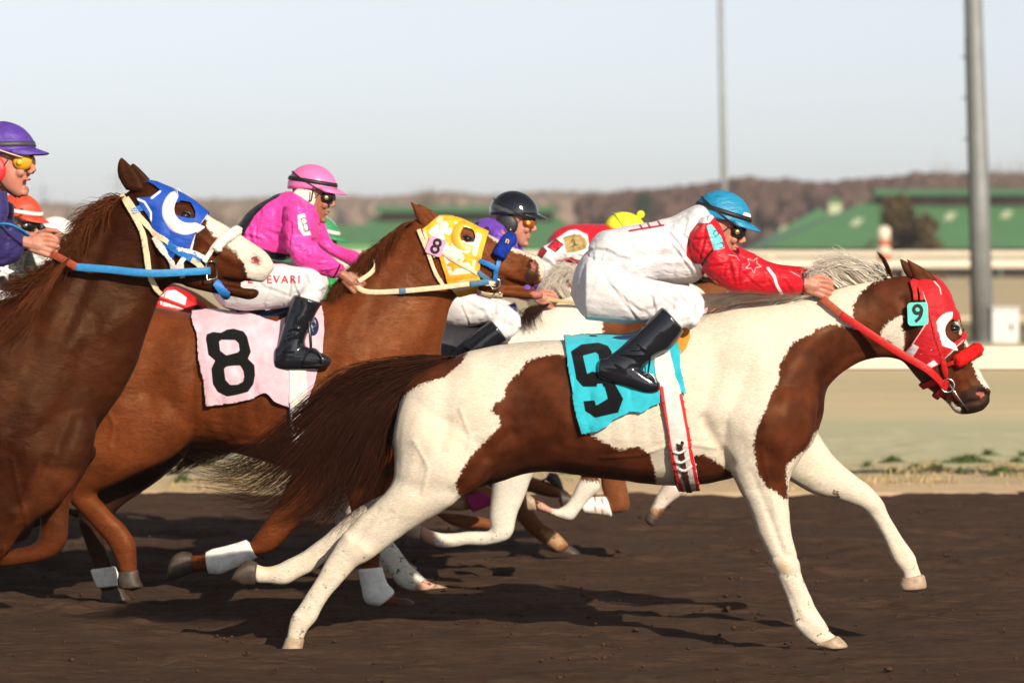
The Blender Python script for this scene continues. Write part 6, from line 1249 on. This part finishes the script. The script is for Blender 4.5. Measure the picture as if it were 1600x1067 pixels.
M_cy = plain('cloth_yellow', (.6,.45,.04)); M_cg = plain('cloth_green', (.03,.3,.08)); M_cw = plain('cloth_plain_white', (.7,.68,.66)); M_co = plain('cloth_orange', (.6,.12,.04))
far_tack(hG, bG, 1222, YG, M_cy); far_tack(hE, bE, 778, YE_, M_cg); far_tack(hJ, bJ, 360, YJ, M_cw)
saddle(YH, shH([(690,490,692,504,.10),(730,490,732,508,.13),(770,484,772,504,.13),(805,472,808,492,.08)]), hH, M_navy)
# ------------------------------------------------------------------ jockeys
def skin(name, c):
    m, nt, b = new_mat(name); f, raw = noisefac(nt, 18, 5, .6, .35, .65); nt.links.new(mix(nt, f, c, (c[0] * .9, c[1] * .62, c[2] * .55)), b.inputs['Base Color'])
    b.inputs['Roughness'].default_value = .5; b.inputs['Subsurface Weight'].default_value = .08; b.inputs['Subsurface Radius'].default_value = (.01, .004, .002); b.inputs['Specular IOR Level'].default_value = .35
    bump(nt, b, [(noisefac(nt, 120, 4, .6, 0, 1)[1], .2, .002)]); return m
SK1 = skin('skin_tan', (.46, .245, .155)); SK2 = skin('skin_brown', (.33, .165, .10)); SK3 = skin('skin_ruddy', (.50, .24, .17))
SILKW = (13, .5, .010)
def silk(name, base, layers=(), **k): return layered(name, base, layers, .45, .28, SILKW, sheen=.02, var=.06, **k)
M_breech = layered('breeches_white', (.69, .665, .67), [('red', (.62, .03, .06))], .55, .35, (14, .35, .007), sheen=.1, var=.03)
M_boot = plain('boot_black', (.009, .010, .014), .12, 0, .7, .2, 10, .08); M_gold = plain('gold_button', (.60, .42, .16), .3, .8, .5, .1, 10, 0)
M_lensd = plain('lens_dark', (.012, .011, .012), .12, 0, .7, .1, 5, 0); M_lensy = plain('lens_yellow', (.72, .36, .02), .12, 0, .7, .1, 5, 0); M_lenso = plain('lens_orange', (.28, .07, .015), .12, 0, .7, .15, 5, 0)
M_padw = plain('ear_pad_cream', (.74, .68, .55), .6, 0, .3, .05, 10, .1); M_strapk = plain('strap_black', (.015, .015, .017), .5, 0, .4, .1, 10, 0)
HX = lambda n, c, rough=.4, lay=(), cw=0, wr=(9, .25, .01): layered(n, c, lay, rough, .5, wr, var=.05, coatw=cw)
ones = lambda px, yy: np.full(len(px), -20.0)

# rider of number 9
torso9 = [(920,385,922,428,.11),(938,363,946,440,.16),(975,355,980,446,.178),(1025,345,1028,444,.19),(1060,334,1060,444,.20),(1086,321,1086,440,.205),(1103,322,1102,424,.165),(1112,336,1112,395,.09)]
pelv9 = [(893,448,895,468,.045),(896,432,900,479,.095),(902,415,907,489,.135),(911,400,916,497,.162),(922,390,930,500,.175),(945,388,955,504,.18),(968,395,978,503,.16),(985,405,995,500,.12)]
th9 = [(915,410,915,500,.09),(945,410,948,503,.095),(980,425,985,505,.095),(1015,436,1018,502,.09),(1050,443,1045,497,.08),(1080,449,1062,503,.072),(1099,466,1074,514,.060),(1100,488,1080,516,.045)]
sh9 = [(1062,470,1090,512,.062),(1036,482,1066,515,.058),(1010,508,1048,540,.057),(985,532,1022,556,.053),(962,552,1002,574,.046),(950,560,990,590,.046)]
bt9 = [(938,562,935,590,.034),(955,560,954,597,.042),(985,568,983,606,.044),(1010,585,1005,613,.043),(1024,594,1019,613,.036),(1031,600,1028,611,.02)]
arm9 = [(1072,372,1112,335,.07),(1076,398,1128,355,.072),(1092,414,1137,385,.07),(1116,441,1148,396,.064),(1148,455,1172,407,.058),(1188,458,1200,418,.052),(1222,460,1228,424,.046),(1246,458,1249,427,.040),(1256,454,1256,432,.033)]
j9w = [[(880,300),(1125,300),(1118,338),(1108,349),(1090,349),(1078,365),(1073,385),(1073,400),(1085,412),(1098,413),(1096,425),(1100,440),(1090,470),(880,470)]]
tealp = [(1103,352),(1112,350),(1128,370),(1133,388),(1115,392)]
JK9 = silk('silks_red_white', (.52, .007, .018), [('white', (.73, .70, .72)), ('redm', (.45, .015, .05)), ('teal', (.16, .56, .60)), ('black', (.012, .012, .015))])
def j9p(px, yy):
    w = sdf_set(px, j9w); w = np.maximum(w, line_sdf(px, [[(1200,419),(1210,432),(1214,446),(1222,460)]], 5.5)); w = np.maximum(w, line_sdf(px, [star(1177, 414, 13, 12) + [star(1177, 414, 13, 12)[0]], [(1137,398),(1150,400),(1156,408)], [(1235,424),(1250,432)]], 1.8)); return w
o9, jb9, bb9, M9 = jockey('jockey in white jacket with red sleeves and turquoise cap, crouched on the leading horse', Y9, dict(torso=torso9, pelvis=pelv9, thigh=th9, shin=sh9, boot=bt9, arm=arm9, ear=(1126,355), pitch=22, yaw=-8, hscale=1.06,
  hand=(1262,445,14), skin=SK3, jacket=JK9, breeches=M_breech, bootmat=M_boot, helmet=HX('cap_turquoise', (.012, .23, .42), .5, [('hp', (.85, .85, .83))], wr=(14, .5, .012)), cloth=True, strap=M_strapk, metal=M_silver, band=M_strapk, goggle=M_lensd, button=M_gold,
  hpaint=lambda co: np.minimum(.017 - np.abs(co[:, 0] - .092), .017 - np.abs(co[:, 2] - .085)) * 300 * np.where(co[:, 1] < 0, 1, 1), army=(.16, .22, .09), handscale=1.08, seed=2, wr=.008,
  jgroove=[([(1090,352),(1074,372),(1074,400),(1094,414)], .008, 3, 'near'), ([(942,412),(1000,400),(1060,398)], .007, 4), ([(960,432),(1020,412),(1075,405)], -.007, 5), ([(1098,414),(1104,402),(1112,392)], .008, 3, 'near'), ([(1118,440),(1140,420)], .006, 4), ([(1160,440),(1175,420)], .004, 4), ([(960,430),(985,380)], .005, 5), ([(1010,430),(1050,350)], .004, 5)],
  bgroove=[([(1010,487),(1035,478),(1050,468)], .008, 4, 'near'), ([(925,395),(945,430),(960,435)], .006, 4, 'near'), ([(1070,500),(1082,480)], .005, 4, 'near')],
  jpaint=dict(white=j9p, redm=lambda px, yy: line_sdf(px, [[(983,361),(1037,352)], [(1012,349),(1016,356)], [(1028,346),(1033,353)], [(1000,352),(1004,358)]], 4) , teal=lambda px, yy: np.where(yy < 0, sdf_set(px, [tealp]), -20), black=lambda px, yy: np.where(yy < 0, np.maximum(line_sdf(px, [[(1097,414),(1104,402),(1113,391)]], 4.5), line_sdf(px, [[(1116,361),(1121,360),(1123,366),(1118,370),(1115,366),(1116,361)], [(1120,382),(1129,379),(1131,386),(1124,388)]], 2.6)), -20))), vox=.0055)
bb_ = wco(bpy.data.objects['breeches']); attr(bpy.data.objects['breeches'], 'red', np.full(len(bb_), -20.0))
mb = MB(); w0 = P(1254, 444, -.095); mb.tube([w0 + Vector((0, math.cos(a) * .036, math.sin(a) * .042)) for a in np.linspace(0, 6.28, 20)], .006, 8, False, 1.6); mb.obj('wrist_strap', layered('cuff_brown', (.05,.02,.015), [], .6), o9)

# rider of number 8
torso8 = [(360,366,388,398,.12),(380,340,412,402,.155),(405,318,436,406,.175),(435,303,462,404,.19),(460,300,486,394,.195),(477,308,497,368,.15),(486,320,500,350,.09)]
pelv8 = [(327,425,334,462,.10),(338,396,350,480,.16),(360,375,375,487,.175),(385,375,398,488,.17),(405,392,415,486,.13)]
th8 = [(350,410,352,480,.09),(380,404,382,486,.095),(415,410,416,484,.092),(450,413,450,480,.086),(480,417,474,474,.078),(500,428,486,470,.068),(508,445,494,470,.05)]
sh8 = [(478,440,505,462,.06),(462,462,500,474,.06),(450,495,491,490,.058),(443,518,482,512,.052),(438,535,474,532,.046),(434,548,474,550,.046)]
bt8 = [(431,545,430,575,.036),(445,540,444,578,.044),(470,541,468,578,.045),(490,547,488,577,.043),(506,555,504,574,.038),(517,562,515,571,.022)]
arm8 = [(444,322,492,322,.072),(442,350,492,350,.072),(445,376,488,370,.068),(450,396,490,377,.066),(466,414,502,389,.06),(486,424,516,402,.052),(507,431,528,412,.043),(522,434,537,419,.034)]
farm8 = [(470,330,505,340,.06),(480,360,512,362,.06),(492,380,520,378,.056),(512,396,532,384,.05),(535,410,548,391,.045),(552,418,561,397,.036)]
pp = [(464,336),(476,333),(487,368),(474,369),(466,358)]
def ln8(px): return line_sdf(px, [[(470,342),(477,340),(480,349),(473,351),(470,342)], [(473,351),(480,349),(483,360),(476,362),(473,351)]], 2.8)
JK8 = silk('silks_pink', (.80, .055, .36), [('black', (.012, .012, .018)), ('patch', (.80, .72, .76)), ('ink', (.01, .01, .012))])
o8, jb8, bb8, M8 = jockey('jockey in bright pink silks and pink helmet on the yellow hooded horse', Y8, dict(torso=torso8, pelvis=pelv8, thigh=th8, shin=sh8, boot=bt8, arm=arm8, farm=farm8, ear=(485,306), pitch=14, yaw=-5, hscale=1.05, hs=.96, hand=(541,434,38), fhand=(566,406,10),
  skin=SK2, jacket=JK8, breeches=M_breech, bootmat=M_boot, helmet=HX('helmet_pink', (.78, .17, .42), .28, [('hp', (.02, .02, .02))], cw=.4), hpaint=lambda co: np.minimum(.009 - np.abs(np.hypot(co[:, 0] - .098, co[:, 2] - .085) - .010) , .0) * 300 - .3, strap=M_strapk, metal=M_silver, band=M_strapk, goggle=M_lensd, button=M_gold, earpad=M_padw, army=(.165, .23, .11), handscale=1.05, seed=4, wr=.008,
  jgroove=[([(446,345),(428,352),(405,372),(385,395)], .005, 5), ([(480,370),(455,362),(440,372)], .008, 4, 'near'), ([(452,398),(470,385),(490,376)], .008, 3, 'near'), ([(430,330),(432,370),(440,395)], .007, 4), ([(470,405),(480,392)], .004, 3), ([(455,378),(462,400)], -.006, 4), ([(495,425),(505,405)], .004, 3), ([(440,305),(425,340),(420,380)], .005, 5)],
  bgroove=[([(458,463),(470,445),(478,425)], .006, 4, 'near'), ([(460,462),(480,455),(502,455)], .006, 3, 'near')],
  jpaint=dict(black=lambda px, yy: np.maximum(np.maximum(sdf_set(px, [[(355,368),(370,345),(400,318),(420,306),(440,301),(436,308),(418,318),(398,338),(384,362),(378,375),(362,380)]]), sdf_set(px, [[(400,385),(425,393),(455,398),(452,412),(420,420),(395,410)]])), line_sdf(px, [[(521,434),(527,424),(531,414)]], 4) if True else 0), patch=lambda px, yy: np.where(yy < Y8, sdf_set(px, [pp]), -20), ink=lambda px, yy: np.where(yy < Y8, ln8(px), -20))), vox=.0055)
for ob in (bpy.data.objects['breeches.001'],): attr(ob, 'red', np.full(len(ob.data.vertices), -20.0))
text_on('breeches_letters', 'L', 391, 437, 17, 0, bb8, Y8, M_redp, bpy.data.objects['breeches.001'], .004, .01); text_on('breeches_letters', 'EVARI', 443, 437, 17, 0, bb8, Y8, M_redp, bpy.data.objects['breeches.001'], .004, .01, 1.0, 1.25)
text_on('ear_pad_letter', 'J', 488, 303, 26, 8, None, Y8 - .125, M_ink, bpy.data.objects['helmet.001'], .0)

# the others share the rider's crouch, each with its own silks and place
def move(st, f): return [tuple(f(q[0], q[1])) + tuple(f(q[2], q[3])) + tuple(q[4:]) for q in st]
def other(label, ear, Yn, k=1.0, pose=8, rot=0, **c):
    src = dict(torso=torso8, pelvis=pelv8, thigh=th8, shin=sh8, boot=bt8, arm=arm8, farm=farm8) if pose == 8 else dict(torso=torso9, pelvis=pelv9, thigh=th9, shin=sh9, boot=bt9, arm=arm9)
    e0 = (485, 306) if pose == 8 else (1126, 355); Ys = Y8 if pose == 8 else Y9; r = sc(Yn) / sc(Ys) * k; ca, sa = math.cos(R(rot)), math.sin(R(rot))
    def f(x, y): u, v = (x - e0[0]) * r, (y - e0[1]) * r; return (ear[0] + u * ca - v * sa, ear[1] + u * sa + v * ca)
    d = {a: move(b, f) for a, b in src.items()}
    hp0 = (541, 434, 38) if pose == 8 else (1262, 445, 14); d['hand'] = (*f(hp0[0], hp0[1]), hp0[2] + rot)
    if pose == 8: d['fhand'] = (*f(566, 406), 10 + rot)
    base = dict(ear=ear, pitch=14, hscale=1.05, skin=SK1, breeches=M_breech, bootmat=M_boot, strap=M_strapk, metal=M_silver, goggle=M_lensd, army=(.165, .23, .11), handscale=1.05)
    base.update(d); base.update(c); nb = len([o for o in bpy.data.objects if o.name.startswith('breeches')])
    res = jockey(label, Yn, base, vox=c.get('vox', .008)); b_ = [o for o in res[0].children if o.name.startswith('breeches')][0]
    if 'red' not in b_.data.attributes: attr(b_, 'red', np.full(len(b_.data.vertices), -20.0))
    return res
# purple silks, black helmet
torsoF = [(690,395,700,455,.14),(708,372,722,470,.17),(730,355,748,474,.185),(750,343,770,462,.19),(772,341,794,432,.185),(789,352,806,402,.14),(797,364,808,388,.09)]
pelvF = [(672,440,676,478,.10),(682,420,690,498,.16),(702,408,714,510,.175),(724,410,736,512,.16),(742,424,752,508,.12)]
thF = [(690,440,694,508,.09),(715,450,718,513,.09),(742,460,738,511,.088),(768,468,758,507,.08),(794,478,774,510,.072),(812,494,786,526,.062),(813,510,794,530,.045)]
shF = [(775,500,800,528,.06),(768,502,792,531,.058),(745,519,768,550,.056),(722,538,748,568,.052),(704,556,730,584,.046),(696,566,722,592,.046)]
btF = [(690,562,688,590,.034),(704,562,702,596,.042),(728,568,726,600,.043),(748,578,744,602,.04),(760,586,757,600,.025)]
armF = [(760,352,806,372,.07),(762,376,808,388,.07),(765,402,806,408,.066),(768,432,806,424,.062),(782,452,812,436,.056),(806,464,824,448,.046),(826,470,838,455,.036)]
JKF = silk('silks_purple', (.15, .055, .42), [('black', (.012, .012, .018))])
oF, jbF, bbF, MF = jockey('jockey in purple silks and glossy black helmet with orange goggles', YF, dict(torso=torsoF, pelvis=pelvF, thigh=thF, shin=shF, boot=btF, arm=armF, ear=(802,346), pitch=12, yaw=-6, hscale=1.05, hand=(840,463,20), skin=SK3, jacket=JKF, breeches=M_breech, bootmat=M_boot,
  helmet=HX('helmet_black', (.005, .006, .009), .12, [('hp', (.06, .06, .065))], cw=1), hpaint=lambda co: (.012 - np.abs(co[:, 2] - .045 + co[:, 0] * .12)) * 300, strap=M_strapk, metal=M_silver, goggle=M_lenso, button=M_cupy, earpad=M_strapk, army=(.165, .22, .1), seed=6,
  jpaint=dict(black=lambda px, yy: np.maximum(sdf_set(px, [[(735,350),(750,345),(744,360),(738,368)]]), sdf_set(px, [[(788,340),(800,350),(806,372),(798,372),(786,352)]])))), vox=.007)
attr([o for o in oF.children if o.name.startswith('breeches')][0], 'red', np.full(len([o for o in oF.children if o.name.startswith('breeches')][0].data.vertices), -20.0))
# red silks with diamonds, yellow cap
torsoG = [(845,398,852,448,.13),(862,366,874,462,.17),(882,354,895,462,.185),(908,350,918,455,.195),(934,350,942,440,.2),(954,354,960,420,.16),(964,364,966,395,.09)]
pelvG = [(822,440,826,478,.10),(832,418,842,498,.16),(852,408,866,508,.17),(876,412,888,508,.15),(894,425,902,502,.11)]
sg = lambda st: [( (q[0]-742)*.95+895, (q[1]-470)*.95+468, (q[2]-742)*.95+895, (q[3]-470)*.95+468, q[4]) for q in st]
armG = [(921,364,918,408,.07),(902,366,900,408,.07),(882,371,882,408,.066),(862,380,866,410,.062),(846,388,868,414,.058),(838,404,862,420,.052),(838,430,858,436,.045),(842,450,858,452,.038),(846,460,858,461,.032)]
JKG = silk('silks_red_diamond', (.56, .012, .03), [('white', (.82, .79, .79)), ('black', (.02, .012, .014)), ('red', (.62, .015, .035)), ('gold', (.36, .25, .09)), ('ink', (.01, .01, .01))])
def dia(cx, cy, w_, h_, s=1): return [(cx - w_ * s, cy + 2), (cx, cy - h_ * s), (cx + w_ * s, cy - 2), (cx, cy + h_ * s)]
D1, D2, D3 = (868, 384, 13, 10.5), (846, 394, 9, 10), (843, 416, 7, 11)
oG, jbG, bbG, MG = jockey('jockey in red silks with white diamond sleeve and yellow pompom cap', YG, dict(torso=torsoG, pelvis=pelvG, thigh=sg(thF), shin=sg(shF), boot=sg(btF), arm=armG, ear=(972,376), pitch=38, hscale=1.05, hand=(850,472,80), fhand=(1000,450,30), farm=[(940,372,960,400,.06),(950,400,975,415,.06),(965,425,985,430,.055),(985,440,998,436,.04),(994,446,1002,440,.034)], skin=SK1, jacket=JKG, breeches=M_breech, bootmat=M_boot,
  helmet=HX('cap_yellow', (.78, .78, .03), .7), pom=True, pomx=.0, strap=M_strapk, metal=M_silver, gstrap=HX('strap_yellow', (.6, .6, .03), .7), goggle=M_lensd, army=(.17, .22, .16), seed=8,
  jpaint=dict(white=lambda px, yy: np.where(yy < YG - .05, sdf_set(px, [[(836,400),(846,386),(870,372),(888,360),(900,358),(918,366),(924,400),(905,408),(892,402),(872,408),(866,416),(862,440),(862,470),(836,470),(832,420)]]), -20), black=lambda px, yy: np.where(yy < YG - .05, sdf_set(px, [dia(*D1, 1.12), dia(*D2, 1.15), dia(*D3, 1.15)]), -20), red=lambda px, yy: np.where(yy < YG - .05, sdf_set(px, [dia(*D1, .84), dia(*D2, .82), dia(*D3, .82)]), -20),
    gold=lambda px, yy: np.where(yy < YG - .05, sdf_set(px, [[(879,371),(892,366),(906,366),(915,372),(919,381),(914,390),(902,394),(884,396)]]), -20), ink=lambda px, yy: np.where(yy < YG - .05, line_sdf(px, [[(892,378),(896,374),(898,384)], [(891,386),(903,382)], [(896,375),(900,384)]], 2.6), -20))), vox=.007)
attr([o for o in oG.children if o.name.startswith('breeches')][0], 'red', np.full(len([o for o in oG.children if o.name.startswith('breeches')][0].data.vertices), -20.0))
# navy and purple rider at the left edge
JKB = silk('silks_navy', (.035, .028, .13), [('black', (.015, .013, .04))])
oB, jbB, bbB, MB_ = other('jockey in navy silks with purple cap and yellow goggles, cut by the left edge', (1, 256), YB, 1.04, 9, 0, pitch=3, yaw=-10, hscale=1.17, hand=(50, 381, 12), fhand=(60, 374, 10), arm=[(-60,305,10,300,.08),(-62,335,12,330,.08),(-60,370,5,352,.075),(-45,402,5,358,.068),(-15,415,12,360,.058),(12,414,22,364,.048),(32,404,36,368,.036)], farm=[(-20,310,20,320,.07),(-15,350,20,345,.065),(0,385,25,352,.055),(25,392,38,362,.045),(44,392,48,366,.034)],
  skin=SK3, jacket=JKB, helmet=HX('cap_purple', (.085, .035, .30), .6, wr=(14, .5, .012)), cloth=True, band=HX('band_grey', (.05, .05, .06), .5), goggle=M_lensy, button=M_cupy, gstrap=M_cream, earpad=HX('pad_red', (.6, .02, .03), .5), open=True, jpaint=dict(black=ones), vox=.007)
tube_obj('collar_band', [P(-10, 352, YB - .27), P(12, 350, YB - .28), P(30, 358, YB - .26), P(44, 368, YB - .22)], .012, M_reinb, oB, 10, 6, .5)
# orange checked cap
def chk(co):
    u = np.arctan2(co[:, 1], co[:, 0]) / .16; v = (co[:, 2] - .066) / .014; on = ((np.floor(u) + np.floor(v)) % 2 == 0) & (np.abs(co[:, 2] - .066) < .028) & (co[:, 0] < .06); return np.where(on, 3.0, -3.0)
oH, jbH, bbH, MH = other('jockey with orange checked cap and pompom, face and dark goggles beside the purple capped rider', (26, 350), YH, 1, 8, 0, pitch=14, yaw=-25, hscale=1.05, skin=SK1, jacket=silk('silks_black_green', (.02, .022, .02), [('g', (.03, .35, .10)), ('w', (.7, .65, .65))], ), helmet=HX('cap_orange', (.66, .06, .022), .5, [('hp', (.02, .015, .015))], wr=(14, .4, .01)), hpaint=chk, pom=True, pomx=.0, pommat=M_strapk, band=M_strapw, goggle=M_lensd, button=M_silver, earpad=M_padw,
  jpaint=dict(g=lambda px, yy: sdf_set(px, [[(30,430),(50,425),(52,450),(40,450)]]), w=lambda px, yy: sdf_set(px, [star(8, 424, 16, 0)])))
oJ, jbJ, bbJ, MJ = other('jockey in a plain white helmet low behind the orange capped rider', (84, 384), YJ, 1, 8, 0, pitch=20, skin=SK1, jacket=silk('silks_pale', (.65, .62, .58), ), helmet=HX('helmet_white', (.80, .78, .72), .35, cw=.4), band=M_strapk, goggle=M_lensd, jpaint={})
oE, jbE, bbE, ME = other('jockey in green silks and green cap, just behind the pink rider', (494, 378), YE_, 1, 8, 0, pitch=16, skin=SK1, jacket=silk('silks_green', (.02, .28, .07), [('k', (.01, .06, .02))]), helmet=HX('cap_green', (.03, .25, .09), .5, [('hp', (.8, .8, .76))], wr=(14, .4, .01)), hpaint=lambda co: (.007 - np.abs(co[:, 1] - .0 + .02)) * 300, band=M_strapw, goggle=plain('lens_brown', (.10, .04, .02), .15, 0, .6, .1, 5, 0), button=M_gold, earpad=M_strapb, jpaint=dict(k=ones))
